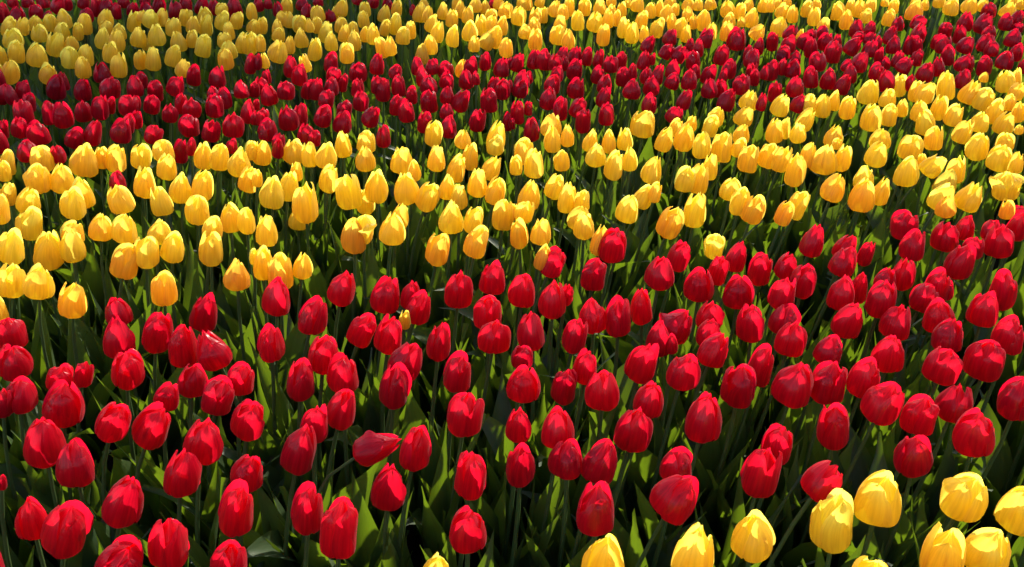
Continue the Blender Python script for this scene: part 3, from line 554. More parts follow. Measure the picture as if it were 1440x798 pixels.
Y|1|1||-0.5449 1.5704 -0.5327 1.5747 0.4054 0.1036 0.0774 0.9916 0.0235 0.0637|0.63|orange-yellow tulip upright in the middle yellow band, twenty-three percent across, forty-eight percent down
R|1|1||0.1324 1.6039 0.1583 1.6085 0.3856 0.1174 0.0277 0.9927 0.0254 0.0685|0.53|red tulip leaning right in the lower red band, fifty-eight percent across, forty-eight percent down
R|1|1||0.7174 1.5872 0.7557 1.5822 0.4021 -0.0099 -0.0444 0.9990 0.0216 0.0674|0.60|red tulip leaning right in the lower red band, eighty-eight percent across, forty-eight percent down
R|1|1||0.2478 1.5838 0.2842 1.5793 0.4063 0.0841 0.0027 0.9965 0.0269 0.0686|0.64|plump red tulip leaning right in the lower red band, sixty-five percent across, forty-eight percent down
Y|1|1||-0.4860 1.6075 -0.4567 1.6033 0.3913 0.1168 -0.0560 0.9916 0.0255 0.0810|0.52|orange-yellow tulip upright in the middle yellow band, twenty-seven percent across, forty-eight percent down
R|1|0||0.3405 1.6189 0.3991 1.6027 0.4000 0.1408 -0.0308 0.9896 0.0185 0.0670|0.96|slim red tulip in the lower red band, seventy percent across, forty-seven percent down
R|1|1||0.4556 1.6260 0.4923 1.6317 0.3837 0.0900 -0.0453 0.9949 0.0222 0.0733|0.70|slim red tulip leaning right in the lower red band, seventy-four percent across, forty-seven percent down
R|1|1||0.4836 1.6089 0.5351 1.6125 0.4063 0.2287 0.0962 0.9687 0.0206 0.0565|0.53|red tulip leaning right in the lower red band, seventy-seven percent across, forty-seven percent down
Y|1|0||-0.4612 1.6045 -0.4163 1.6160 0.4068 0.2080 0.0269 0.9778 0.0183 0.0571|0.23|yellow tulip upright in the middle yellow band, thirty percent across, forty-seven percent down
Y|1|1||-0.5205 1.6386 -0.4983 1.6418 0.3916 0.1348 -0.0902 0.9868 0.0209 0.0757|0.23|slim yellow tulip upright in the middle yellow band, twenty-six percent across, forty-six percent down
R|1|1||-0.0151 1.6339 0.0718 1.6396 0.3984 0.3580 0.0892 0.9294 0.0257 0.0653|0.93|plump red tulip leaning right in the lower red band, fifty-four percent across, forty-six percent down
R|1|1||0.5808 1.6467 0.6564 1.6401 0.3985 0.2123 0.0517 0.9758 0.0254 0.0643|0.75|plump red tulip leaning right in the lower red band, eighty-three percent across, forty-six percent down
Y|1|1||-0.8495 1.6407 -0.7895 1.6559 0.3874 0.3747 0.0331 0.9266 0.0277 0.0764|0.56|orange-yellow tulip leaning right in the middle yellow band, twelve percent across, forty-six percent down
R|1|1||0.8333 1.6588 0.8936 1.6489 0.3908 0.1027 -0.0556 0.9932 0.0275 0.0757|0.69|red tulip leaning right in the lower red band, ninety-four percent across, forty-six percent down
Y|1|0||0.0240 1.6428 0.0584 1.6405 0.4106 0.1814 0.0269 0.9831 0.0162 0.0588|0.51|slim orange-yellow tulip leaning right in the middle yellow band, fifty-three percent across, forty-five percent down
Y|1|0||-0.5588 1.6540 -0.5176 1.6544 0.4150 0.1369 -0.0288 0.9902 0.0103 0.0374|0.01|slim yellow tulip upright in the middle yellow band, twenty-five percent across, forty-five percent down
R|1|1||0.3939 1.6622 0.4493 1.6711 0.3905 0.2074 0.0747 0.9754 0.0205 0.0689|0.72|slim red tulip leaning right in the lower red band, seventy-two percent across, forty-five percent down
R|1|1||0.2733 1.6562 0.3289 1.6534 0.4031 0.2330 0.0293 0.9720 0.0215 0.0686|0.72|red tulip leaning right in the lower red band, sixty-six percent across, forty-five percent down
R|1|0||0.6796 1.6893 0.7215 1.6949 0.3914 0.1415 -0.0614 0.9880 0.0158 0.0574|0.46|slim red tulip leaning right in the lower red band, eighty-five percent across, forty-five percent down
Y|1|1||-0.7830 1.6803 -0.7404 1.6667 0.4052 0.2014 0.0071 0.9795 0.0259 0.0708|0.13|yellow tulip upright in the middle yellow band, fourteen percent across, forty-four percent down
Y|1|1||-0.9958 1.7144 -0.9650 1.7153 0.3765 0.2275 -0.0902 0.9696 0.0284 0.0909|0.18|slim yellow tulip upright in the middle yellow band, five percent across, forty-four percent down
Y|1|1||-0.6555 1.7097 -0.6270 1.7155 0.3810 0.1389 0.0772 0.9873 0.0245 0.0764|0.18|yellow tulip upright in the middle yellow band, twenty-one percent across, forty-four percent down
Y|1|1||-0.2155 1.7053 -0.1579 1.7093 0.3872 0.2200 -0.0630 0.9735 0.0244 0.0774|0.56|orange-yellow tulip leaning right in the middle yellow band, forty-three percent across, forty-four percent down
R|1|1||0.6217 1.7191 0.6836 1.7125 0.3936 0.2121 0.0566 0.9756 0.0222 0.0580|0.89|red tulip leaning right in the lower red band, eighty-three percent across, forty-four percent down
R|1|1||0.9065 1.6965 0.9474 1.7047 0.4033 -0.0402 -0.0537 0.9977 0.0208 0.0510|0.43|plump red tulip leaning right in the lower red band, ninety-five percent across, forty-four percent down
Y|1|1||-1.0689 1.6746 -1.0245 1.6868 0.4028 0.2595 0.0487 0.9645 0.0255 0.0759|0.00|yellow tulip upright in the middle yellow band, one percent across, forty-three percent down
Y|1|1||-0.7297 1.6988 -0.7008 1.7022 0.3993 0.2728 -0.0549 0.9605 0.0229 0.0709|0.05|yellow tulip upright in the middle yellow band, seventeen percent across, forty-three percent down
Y|1|1||-0.9307 1.7091 -0.9128 1.7167 0.3887 0.1049 0.0941 0.9900 0.0242 0.0717|0.06|yellow tulip leaning left in the middle yellow band, seven percent across, forty-three percent down
Y|1|0|w|0.3953 1.7034 0.4185 1.7169 0.3950 0.0266 0.0256 0.9993 0.0185 0.0625|0.00|yellow tulip with one wide pale petal flopped open above a red tulip
R|1|1||0.7782 1.6971 0.8207 1.6962 0.4032 0.0039 0.0936 0.9956 0.0246 0.0680|0.69|red tulip leaning right in the lower red band, eighty-nine percent across, forty-three percent down
R|1|1||0.1682 1.7131 0.2048 1.7205 0.3883 0.1319 0.0010 0.9913 0.0284 0.0777|0.88|red tulip leaning right in the lower red band, sixty percent across, forty-three percent down
Y|1|1||-0.1234 1.7021 -0.0788 1.7102 0.4037 0.2441 0.0276 0.9694 0.0243 0.0731|0.48|yellow tulip leaning right in the middle yellow band, forty-seven percent across, forty-two percent down
R|1|1||0.5479 1.7135 0.6182 1.7296 0.3935 0.2286 0.0887 0.9695 0.0223 0.0751|0.62|slim red tulip leaning right in the lower red band, seventy-nine percent across, forty-two percent down
R|1|1||0.9623 1.7159 1.0071 1.7218 0.3994 -0.0350 -0.0036 0.9994 0.0287 0.0728|0.85|plump red tulip leaning right in the lower red band, ninety-eight percent across, forty-two percent down
Y|1|0||0.1498 1.7585 0.1808 1.7402 0.3928 0.1269 -0.0898 0.9878 0.0200 0.0727|0.43|slim yellow tulip leaning right in the middle yellow band, fifty-nine percent across, forty-two percent down
R|1|1||0.8623 1.7539 0.9130 1.7551 0.3954 -0.0514 0.0491 0.9975 0.0271 0.0657|0.60|plump red tulip leaning right in the lower red band, ninety-two percent across, forty-one percent down
Y|1|1||-0.3717 1.7719 -0.3344 1.7645 0.3846 0.0796 0.0302 0.9964 0.0265 0.0800|0.61|orange-yellow tulip upright in the middle yellow band, thirty-five percent across, forty-one percent down
Y|1|0||0.0125 1.7837 0.0161 1.7854 0.3850 -0.0811 -0.0773 0.9937 0.0194 0.0703|0.44|slim yellow tulip upright in the middle yellow band, fifty-one percent across, forty-one percent down
Y|1|1||-0.9751 1.7800 -0.9383 1.7847 0.3958 0.1858 -0.0350 0.9820 0.0238 0.0552|0.26|plump yellow tulip upright in the middle yellow band, seven percent across, forty-one percent down
Y|1|1||-0.7867 1.7616 -0.7516 1.7746 0.4023 0.2749 0.0726 0.9587 0.0237 0.0549|0.07|plump yellow tulip in the middle yellow band, sixteen percent across, forty-one percent down
Y|1|0||0.0218 1.7455 0.0590 1.7596 0.4056 0.0895 0.0964 0.9913 0.0208 0.0607|0.28|yellow tulip in the middle yellow band, fifty-three percent across, forty-one percent down
R|1|1||0.9444 1.7545 1.0136 1.7716 0.4075 0.1130 0.0478 0.9924 0.0218 0.0506|0.59|plump red tulip leaning right in the lower red band, ninety-seven percent across, forty-one percent down
Y|1|1||-0.5443 1.7713 -0.5180 1.7628 0.4021 0.0845 0.0077 0.9964 0.0220 0.0727|0.20|slim yellow tulip upright in the middle yellow band, twenty-six percent across, forty percent down
Y|1|0||-0.7008 1.7658 -0.6411 1.7825 0.4042 0.3099 0.0176 0.9506 0.0212 0.0578|0.17|yellow tulip leaning right in the middle yellow band, twenty-one percent across, forty percent down
Y|1|1|o|-0.3316 1.7621 -0.3158 1.7742 0.4016 0.0578 0.0109 0.9983 0.0214 0.0687|0.11|slim yellow tulip upright in the middle yellow band, thirty-five percent across, forty percent down
Y|1|1||-0.8435 1.7640 -0.8191 1.7739 0.4032 0.1173 0.0171 0.9930 0.0247 0.0702|0.15|yellow tulip upright in the middle yellow band, twelve percent across, forty percent down
Y|1|1||-0.3053 1.7811 -0.2564 1.7677 0.4053 0.1670 -0.0119 0.9859 0.0262 0.0739|0.18|yellow tulip upright in the middle yellow band, thirty-eight percent across, forty percent down
R|1|0||0.9088 1.7838 0.9720 1.8033 0.3949 0.1006 0.0443 0.9939 0.0207 0.0567|0.99|red tulip leaning right in the lower red band, ninety-four percent across, forty percent down
Y|1|1||-0.8964 1.7696 -0.8785 1.7856 0.4045 0.2241 0.0742 0.9717 0.0237 0.0615|0.30|plump yellow tulip upright in the middle yellow band, ten percent across, forty percent down
R|1|0||1.0314 1.7982 1.0752 1.7909 0.4004 0.0307 -0.0465 0.9984 0.0201 0.0690|0.81|slim red tulip leaning right in the lower red band, ninety-nine percent across, forty percent down
Y|1|1||0.1400 1.7962 0.1543 1.8006 0.4000 0.0015 0.0211 0.9998 0.0232 0.0621|0.18|yellow tulip upright in the middle yellow band, fifty-seven percent across, forty percent down
R|1|1||0.7782 1.7653 0.8317 1.7798 0.4093 -0.0241 0.0983 0.9949 0.0273 0.0638|0.42|plump red tulip leaning right in the lower red band, eighty-eight percent across, forty percent down
Y|1|1||-1.0801 1.8234 -1.0561 1.8336 0.3843 0.2417 0.0058 0.9703 0.0280 0.0764|0.06|yellow tulip upright in the middle yellow band, three percent across, thirty-nine percent down
Y|1|1||0.2636 1.8264 0.3360 1.8326 0.3860 0.2901 0.0365 0.9563 0.0265 0.0740|0.55|orange-yellow tulip leaning right in the middle yellow band, sixty-six percent across, thirty-nine percent down
Y|1|0||-0.5870 1.8213 -0.5701 1.8077 0.4084 0.1310 -0.0490 0.9902 0.0184 0.0667|0.08|slim yellow tulip upright in the middle yellow band, twenty-four percent across, thirty-nine percent down
Y|1|0||-0.1209 1.8106 -0.0867 1.8104 0.4065 0.2118 -0.0818 0.9739 0.0202 0.0702|0.10|slim yellow tulip leaning right in the middle yellow band, forty-six percent across, thirty-nine percent down
Y|1|0||-0.5306 2.0425 -0.5177 2.0374 0.3040 0.1482 -0.0121 0.9889 0.0228 0.0590|0.02|plump yellow tulip upright in the middle yellow band, twenty-nine percent across, thirty-eight percent down
Y|1|1||0.1135 1.8496 0.1481 1.8492 0.3951 0.0769 0.0991 0.9921 0.0245 0.0568|0.15|plump yellow tulip upright in the middle yellow band, fifty-seven percent across, thirty-eight percent down
Y|1|0||-0.6240 1.8415 -0.6166 1.8408 0.3953 0.0820 0.0318 0.9961 0.0215 0.0704|0.25|slim yellow tulip upright in the middle yellow band, twenty-two percent across, thirty-eight percent down
Y|1|1||-0.1665 1.8318 -0.1326 1.8237 0.4020 0.0929 0.0466 0.9946 0.0256 0.0749|0.03|yellow tulip upright in the middle yellow band, forty-four percent across, thirty-eight percent down
Y|1|0||-0.2882 1.8546 -0.2531 1.8661 0.3896 0.2259 0.0027 0.9742 0.0190 0.0638|0.17|slim yellow tulip in the middle yellow band, thirty-nine percent across, thirty-eight percent down
Y|1|1||-0.0549 1.8752 -0.0219 1.8718 0.3839 0.0987 0.0636 0.9931 0.0238 0.0769|0.23|slim yellow tulip upright in the middle yellow band, forty-nine percent across, thirty-eight percent down
R|1|0||1.0923 1.8925 1.1248 1.8787 0.3996 -0.0190 -0.0313 0.9993 0.0171 0.0412|0.63|plump red tulip leaning right in the lower red band, ninety-nine percent across, thirty-eight percent down
Y|1|0||0.5218 1.8613 0.5918 1.8568 0.4022 0.2348 0.0565 0.9704 0.0185 0.0593|0.63|slim orange-yellow tulip leaning right in the middle yellow band, seventy-seven percent across, thirty-eight percent down
Y|0|0||-0.0250 1.8831 -0.0006 1.8869 0.3995 0.1182 -0.0397 0.9922 0.0118 0.0430|0.03|
Y|1|0||-0.0371 1.8611 0.0213 1.8530 0.4147 0.2813 -0.0909 0.9553 0.0197 0.0556|0.19|yellow tulip leaning right in the middle yellow band, fifty-one percent across, thirty-seven percent down
Y|1|1||0.3717 1.9172 0.4081 1.9013 0.3783 0.0399 -0.0831 0.9957 0.0250 0.0873|0.02|slim yellow tulip leaning right in the middle yellow band, sixty-eight percent across, thirty-seven percent down
Y|1|0||1.0567 1.8742 1.0887 1.8668 0.4134 -0.0702 0.0385 0.9968 0.0159 0.0455|0.67|orange-yellow tulip leaning right in the middle yellow band, ninety-eight percent across, thirty-seven percent down
Y|1|1||0.4746 1.8987 0.5341 1.8983 0.3893 0.2005 -0.0159 0.9796 0.0246 0.0690|0.47|yellow tulip leaning right in the middle yellow band, seventy-four percent across, thirty-seven percent down
Y|1|1||-0.7449 1.9015 -0.7015 1.8834 0.3964 0.1895 -0.0560 0.9803 0.0259 0.0721|0.12|yellow tulip upright in the middle yellow band, nineteen percent across, thirty-seven percent down
Y|1|1||0.1882 1.8535 0.2507 1.8679 0.4050 0.1933 0.0511 0.9798 0.0234 0.0687|0.01|yellow tulip leaning right in the middle yellow band, sixty-one percent across, thirty-seven percent down
Y|1|0||0.9112 1.8525 0.9548 1.8689 0.4171 -0.0363 0.0699 0.9969 0.0208 0.0482|0.63|plump orange-yellow tulip leaning right in the middle yellow band, ninety-two percent across, thirty-six percent down
Y|1|0||0.5586 1.9237 0.6369 1.9199 0.3889 0.2528 -0.0788 0.9643 0.0217 0.0750|0.13|slim yellow tulip leaning right in the middle yellow band, seventy-eight percent across, thirty-six percent down
Y|1|1||-1.0023 1.8992 -0.9830 1.9037 0.4000 0.2048 -0.0836 0.9752 0.0264 0.0759|0.04|yellow tulip upright in the middle yellow band, seven percent across, thirty-six percent down
Y|1|1||-0.4781 1.9017 -0.4631 1.9049 0.3889 0.0812 -0.0527 0.9953 0.0287 0.0968|0.25|slim yellow tulip upright in the middle yellow band, thirty percent across, thirty-six percent down
Y|1|1||-0.7707 1.9276 -0.7896 1.9248 0.3937 -0.1001 0.0899 0.9909 0.0233 0.0707|0.04|yellow tulip leaning left in the middle yellow band, sixteen percent across, thirty-five percent down
Y|1|0||-0.3971 2.1331 -0.3664 2.1268 0.3013 0.0683 -0.0659 0.9955 0.0225 0.0726|0.09|slim yellow tulip upright in the middle yellow band, thirty-six percent across, thirty-five percent down
Y|1|0||0.4653 1.9439 0.5119 1.9247 0.3958 0.1026 -0.0463 0.9936 0.0217 0.0709|0.05|slim yellow tulip leaning right in the middle yellow band, seventy-two percent across, thirty-five percent down
Y|1|1||-1.1606 1.9494 -1.1099 1.9438 0.3933 0.4003 -0.0221 0.9161 0.0254 0.0639|0.02|plump yellow tulip leaning right in the middle yellow band, three percent across, thirty-five percent down
Y|1|0||0.1237 1.9259 0.1598 1.9156 0.4110 0.0019 0.0191 0.9998 0.0173 0.0508|0.09|yellow tulip upright in the middle yellow band, fifty-seven percent across, thirty-five percent down
Y|1|1||-0.8462 1.8919 -0.8704 1.9108 0.4076 -0.1538 0.0552 0.9866 0.0269 0.0678|0.23|plump yellow tulip leaning left in the middle yellow band, twelve percent across, thirty-five percent down
Y|1|1|p|0.8651 1.9370 0.9650 1.9348 0.3994 0.3857 0.0651 0.9203 0.0263 0.0709|0.00|bleached pale yellow tulip tipping over beside a plump orange yellow one
Y|1|0||0.0646 1.9452 0.1208 1.9380 0.3947 0.1345 0.0245 0.9906 0.0210 0.0763|0.10|slim yellow tulip leaning right in the middle yellow band, fifty-five percent across, thirty-five percent down
Y|1|1||-0.2748 1.9829 -0.2043 1.9766 0.3843 0.3515 -0.0659 0.9339 0.0254 0.0732|0.18|yellow tulip leaning right in the middle yellow band, forty-two percent across, thirty-five percent down
Y|1|0||-0.1415 1.9582 -0.1223 1.9715 0.3879 0.0271 0.0180 0.9995 0.0202 0.0633|0.13|yellow tulip in the middle yellow band, forty-five percent across, thirty-five percent down
Y|1|0||0.2008 1.9725 0.2935 1.9703 0.3910 0.3953 0.0618 0.9165 0.0210 0.0619|0.02|yellow tulip leaning right in the middle yellow band, sixty-three percent across, thirty-five percent down
Y|1|1||0.9699 1.9399 1.0370 1.9498 0.3959 0.2218 -0.0200 0.9749 0.0274 0.0699|0.15|plump yellow tulip leaning right in the middle yellow band, ninety-five percent across, thirty-five percent down
Y|0|0||-1.2092 1.9650 -1.1787 1.9697 0.4028 0.2314 0.0708 0.9703 0.0103 0.0373|0.22|
Y|1|1||-0.0306 1.9419 0.0337 1.9500 0.3966 0.2069 0.0676 0.9760 0.0235 0.0743|0.19|yellow tulip leaning right in the middle yellow band, fifty-two percent across, thirty-four percent down
Y|1|0||-1.1855 1.9470 -1.1641 1.9692 0.3970 0.2621 0.0880 0.9610 0.0168 0.0609|0.19|slim yellow tulip upright in the middle yellow band, one percent across, thirty-four percent down
Y|1|1||0.7675 1.9702 0.7984 1.9553 0.3930 0.0234 -0.0718 0.9971 0.0270 0.0847|0.43|yellow tulip leaning right in the middle yellow band, eighty-four percent across, thirty-four percent down
Y|1|1||-1.0037 1.9714 -0.9840 1.9631 0.3960 0.0331 0.0012 0.9995 0.0246 0.0776|0.22|yellow tulip leaning left in the middle yellow band, eight percent across, thirty-four percent down
Y|1|1||-0.5717 1.9736 -0.5552 1.9728 0.3896 0.1334 0.0750 0.9882 0.0257 0.0796|0.02|yellow tulip upright in the middle yellow band, twenty-seven percent across, thirty-four percent down
Y|1|0||0.2533 1.9527 0.3225 1.9554 0.4111 0.2047 0.0948 0.9742 0.0147 0.0533|0.26|slim yellow tulip leaning right in the middle yellow band, sixty-four percent across, thirty-four percent down
Y|1|0||0.8022 2.0020 0.8535 1.9946 0.3881 0.1409 -0.0310 0.9895 0.0196 0.0709|0.24|slim yellow tulip leaning right in the middle yellow band, eighty-six percent across, thirty-four percent down
Y|1|1||-0.3747 1.9915 -0.3781 1.9978 0.3782 -0.0335 -0.0663 0.9972 0.0289 0.0937|0.07|slim yellow tulip in the middle yellow band, thirty-four percent across, thirty-three percent down
Y|1|0||-0.0937 1.9721 -0.0440 1.9761 0.3977 0.2445 0.0790 0.9664 0.0230 0.0711|0.26|yellow tulip leaning right in the middle yellow band, forty-nine percent across, thirty-three percent down
Y|1|1||0.4623 1.9927 0.5065 1.9907 0.4027 0.0860 -0.0265 0.9959 0.0243 0.0581|0.06|plump yellow tulip leaning right in the middle yellow band, seventy-two percent across, thirty-three percent down
Y|1|1||-0.7908 1.9910 -0.7714 1.9939 0.3954 0.1962 -0.0331 0.9800 0.0239 0.0760|0.10|yellow tulip upright in the middle yellow band, eighteen percent across, thirty-three percent down
Y|1|1||-0.2632 2.0069 -0.2459 1.9901 0.3958 0.0187 -0.0864 0.9961 0.0282 0.0792|0.17|yellow tulip upright in the middle yellow band, forty percent across, thirty-three percent down
Y|1|1||0.6719 1.9594 0.7354 1.9818 0.4025 0.2441 0.0794 0.9665 0.0242 0.0699|0.41|yellow tulip leaning right in the middle yellow band, eighty-two percent across, thirty-three percent down
Y|1|0||-0.2027 2.0235 -0.1550 2.0033 0.3989 0.1684 -0.0600 0.9839 0.0180 0.0652|0.17|slim yellow tulip in the middle yellow band, forty-four percent across, thirty-three percent down
Y|1|0||0.0172 1.9796 0.0924 2.0027 0.4000 0.2975 0.0698 0.9522 0.0208 0.0617|0.04|yellow tulip leaning right in the middle yellow band, fifty-four percent across, thirty-three percent down
Y|1|0||-0.5724 2.0141 -0.5301 2.0191 0.3875 0.1907 0.0633 0.9796 0.0232 0.0751|0.06|slim yellow tulip upright in the middle yellow band, twenty-eight percent across, thirty-three percent down
Y|1|1||-0.3330 2.0260 -0.3171 2.0117 0.3882 0.0735 -0.0686 0.9949 0.0245 0.0839|0.14|slim yellow tulip upright in the middle yellow band, thirty-seven percent across, thirty-three percent down
Y|1|1|o|1.1450 2.0208 1.1673 2.0242 0.3872 -0.1227 0.0535 0.9910 0.0303 0.0725|0.28|ragged yellow tulip with petals falling open near the right edge, above red tulips
Y|1|1||-0.7724 2.0043 -0.7221 1.9907 0.4041 0.2833 -0.0505 0.9577 0.0238 0.0791|0.22|slim yellow tulip in the middle yellow band, twenty percent across, thirty-two percent down
Y|1|1||-0.8845 1.9997 -0.8572 2.0014 0.4038 0.1849 0.0300 0.9823 0.0235 0.0772|0.26|slim yellow tulip upright in the middle yellow band, fourteen percent across, thirty-two percent down
Y|1|0||-0.1147 2.0078 -0.0819 2.0058 0.4040 0.0767 -0.0120 0.9970 0.0224 0.0730|0.17|slim yellow tulip upright in the middle yellow band, forty-seven percent across, thirty-two percent down
Y|1|1||0.9404 2.0372 1.0219 2.0460 0.3919 0.2706 0.0945 0.9580 0.0249 0.0658|0.05|yellow tulip leaning right in the middle yellow band, ninety-two percent across, thirty-two percent down
R|1|0||-0.9721 2.0350 -0.9365 2.0466 0.4027 0.1308 0.0045 0.9914 0.0193 0.0486|0.29|plump red tulip upright in the upper red band, eleven percent across, thirty-two percent down
Y|1|0||-0.6727 2.0827 -0.6354 2.0684 0.3894 0.2774 -0.0276 0.9603 0.0238 0.0684|0.29|yellow tulip leaning right in the middle yellow band, twenty-four percent across, thirty-one percent down
Y|1|0||0.3626 2.0349 0.4037 2.0360 0.4030 0.1709 0.0689 0.9829 0.0223 0.0652|0.07|yellow tulip leaning right in the middle yellow band, sixty-seven percent across, thirty-one percent down
Y|1|1||0.4024 2.0436 0.4416 2.0615 0.3868 0.1240 0.0545 0.9908 0.0250 0.0751|0.18|yellow tulip leaning right in the middle yellow band, sixty-eight percent across, thirty-one percent down
Y|1|0||-0.6547 2.0496 -0.6052 2.0473 0.4102 0.1954 -0.0571 0.9791 0.0126 0.0457|0.13|slim yellow tulip upright in the middle yellow band, twenty-five percent across, thirty-one percent down
Y|1|1||-1.1624 2.0366 -1.1210 2.0369 0.4028 0.2166 -0.0468 0.9751 0.0283 0.0736|0.25|yellow tulip upright in the middle yellow band, four percent across, thirty-one percent down
Y|1|1||-1.0853 2.0590 -1.0708 2.0520 0.3931 0.1180 0.0600 0.9912 0.0255 0.0752|0.18|yellow tulip leaning left in the middle yellow band, six percent across, thirty-one percent down
Y|1|0||-0.4881 2.0734 -0.4428 2.0687 0.3872 0.2125 0.0011 0.9772 0.0226 0.0754|0.05|slim yellow tulip in the middle yellow band, thirty-two percent across, thirty-one percent down
Y|1|0||0.7841 2.0705 0.8419 2.0691 0.3922 0.0483 0.0817 0.9955 0.0230 0.0616|0.01|yellow tulip leaning right in the middle yellow band, eighty-four percent across, thirty-one percent down
Y|0|0||-0.5440 2.0913 -0.5213 2.0919 0.4052 0.0805 -0.0532 0.9953 0.0145 0.0515|0.21|
Y|1|0||-0.2825 2.0663 -0.2375 2.0754 0.4119 0.1098 -0.0054 0.9939 0.0154 0.0558|0.22|slim yellow tulip upright in the middle yellow band, forty percent across, thirty percent down
Y|1|1||0.9151 2.1133 0.9575 2.1102 0.3871 -0.0037 -0.0680 0.9977 0.0271 0.0776|0.03|yellow tulip leaning right in the middle yellow band, eighty-nine percent across, thirty percent down
Y|1|0||-1.2493 2.0889 -1.2284 2.0945 0.4037 0.1779 -0.0117 0.9840 0.0162 0.0586|0.09|slim yellow tulip upright in the middle yellow band, one percent across, thirty percent down
Y|1|0||0.3068 2.0885 0.3384 2.1106 0.3902 0.1396 0.0921 0.9859 0.0240 0.0716|0.10|yellow tulip leaning right in the middle yellow band, sixty-four percent across, thirty percent down
Y|1|0||0.6553 2.0870 0.6805 2.0900 0.3930 0.0065 -0.0364 0.9993 0.0239 0.0869|0.28|slim yellow tulip leaning right in the middle yellow band, seventy-eight percent across, thirty percent down
Y|1|0||1.0331 2.0670 1.0666 2.0843 0.4028 -0.0170 0.0571 0.9982 0.0227 0.0689|0.22|yellow tulip leaning right in the middle yellow band, ninety-three percent across, thirty percent down
Y|1|0||-0.1926 2.1425 -0.1436 2.1271 0.3887 0.2753 -0.0202 0.9611 0.0223 0.0754|0.19|slim yellow tulip leaning right in the middle yellow band, forty-five percent across, thirty percent down
Y|1|0||-0.1173 2.1317 -0.0595 2.1358 0.3897 0.3353 0.0271 0.9417 0.0219 0.0655|0.18|yellow tulip leaning right in the middle yellow band, forty-eight percent across, thirty percent down
Y|1|0||0.4370 2.1462 0.4856 2.1446 0.3839 0.0587 0.0819 0.9949 0.0191 0.0692|0.11|slim yellow tulip leaning right in the middle yellow band, sixty-nine percent across, twenty-nine percent down
Y|1|0||-0.8713 2.1237 -0.8477 2.1264 0.3963 0.2379 -0.0482 0.9701 0.0241 0.0701|0.19|yellow tulip upright in the middle yellow band, sixteen percent across, twenty-nine percent down
Y|1|1||0.8946 2.1332 1.0110 2.1286 0.4047 0.6086 0.0600 0.7912 0.0248 0.0610|0.03|plump yellow tulip leaning right in the middle yellow band, ninety-one percent across, twenty-nine percent down
Y|1|0||0.0025 2.1404 0.0101 2.1366 0.4005 -0.0168 0.0546 0.9984 0.0152 0.0550|0.03|slim yellow tulip upright in the middle yellow band, fifty percent across, twenty-nine percent down
Y|1|0||0.2175 2.1612 0.2485 2.1412 0.3883 0.1199 -0.0552 0.9913 0.0232 0.0822|0.13|slim yellow tulip leaning right in the middle yellow band, sixty percent across, twenty-nine percent down
Y|1|0||0.0353 2.1133 0.0566 2.1213 0.4000 -0.0280 0.0962 0.9950 0.0243 0.0793|0.06|slim yellow tulip upright in the middle yellow band, fifty-two percent across, twenty-nine percent down
Y|1|0||1.1767 2.1241 1.2276 2.1231 0.4125 -0.0216 0.0389 0.9990 0.0163 0.0546|0.15|slim yellow tulip leaning right in the middle yellow band, ninety-nine percent across, twenty-nine percent down
Y|1|0||-1.2620 2.1526 -1.2534 2.1628 0.3895 0.1418 0.0562 0.9883 0.0192 0.0696|0.25|slim yellow tulip leaning left in the middle yellow band, one percent across, twenty-nine percent down
Y|1|1||-0.7008 2.1434 -0.6728 2.1445 0.3964 0.1914 -0.0209 0.9813 0.0264 0.0766|0.11|yellow tulip upright in the middle yellow band, twenty-four percent across, twenty-eight percent down
Y|0|0||1.0261 2.1805 1.0300 2.1864 0.3997 -0.2240 0.0253 0.9743 0.0112 0.0387|0.26|
Y|1|0||0.1068 2.1777 0.1244 2.1875 0.3907 0.0169 0.0441 0.9989 0.0194 0.0560|0.20|yellow tulip in the middle yellow band, fifty-five percent across, twenty-eight percent down
Y|1|1||-0.3074 2.1611 -0.2730 2.1554 0.3982 0.0649 0.0438 0.9969 0.0276 0.0704|0.18|plump yellow tulip upright in the middle yellow band, thirty-nine percent across, twenty-eight percent down
Y|1|1||-1.0975 2.1402 -1.0603 2.1554 0.3929 0.2249 0.0239 0.9741 0.0309 0.0853|0.28|yellow tulip upright in the middle yellow band, eight percent across, twenty-eight percent down
Y|1|0||0.6128 2.1671 0.6635 2.1752 0.3948 0.2215 -0.0330 0.9746 0.0226 0.0693|0.22|yellow tulip leaning right in the middle yellow band, seventy-six percent across, twenty-eight percent down
Y|1|1||-1.1847 2.1533 -1.1701 2.1662 0.3995 0.2024 0.0204 0.9791 0.0287 0.0674|0.30|plump yellow tulip upright in the middle yellow band, four percent across, twenty-eight percent down
Y|1|0||0.2565 2.1834 0.2932 2.1778 0.3949 0.0096 0.0046 0.9999 0.0182 0.0660|0.01|slim yellow tulip in the middle yellow band, sixty-two percent across, twenty-eight percent down
Y|1|0||-0.3971 2.2046 -0.3690 2.1988 0.3885 0.0549 -0.0361 0.9978 0.0248 0.0658|0.25|yellow tulip upright in the middle yellow band, thirty-six percent across, twenty-eight percent down
Y|1|0||-0.2231 2.1319 -0.1879 2.1538 0.4042 0.0914 0.0594 0.9940 0.0222 0.0688|0.24|yellow tulip upright in the middle yellow band, forty-three percent across, twenty-eight percent down
Y|1|1||0.5449 2.1826 0.5948 2.1999 0.3813 0.0939 0.0643 0.9935 0.0255 0.0765|0.29|yellow tulip leaning right in the middle yellow band, seventy-three percent across, twenty-eight percent down
Y|1|1||0.7418 2.1762 0.7757 2.1719 0.3943 -0.0161 -0.0846 0.9963 0.0319 0.0781|0.17|plump yellow tulip leaning right in the middle yellow band, eighty-one percent across, twenty-eight percent down
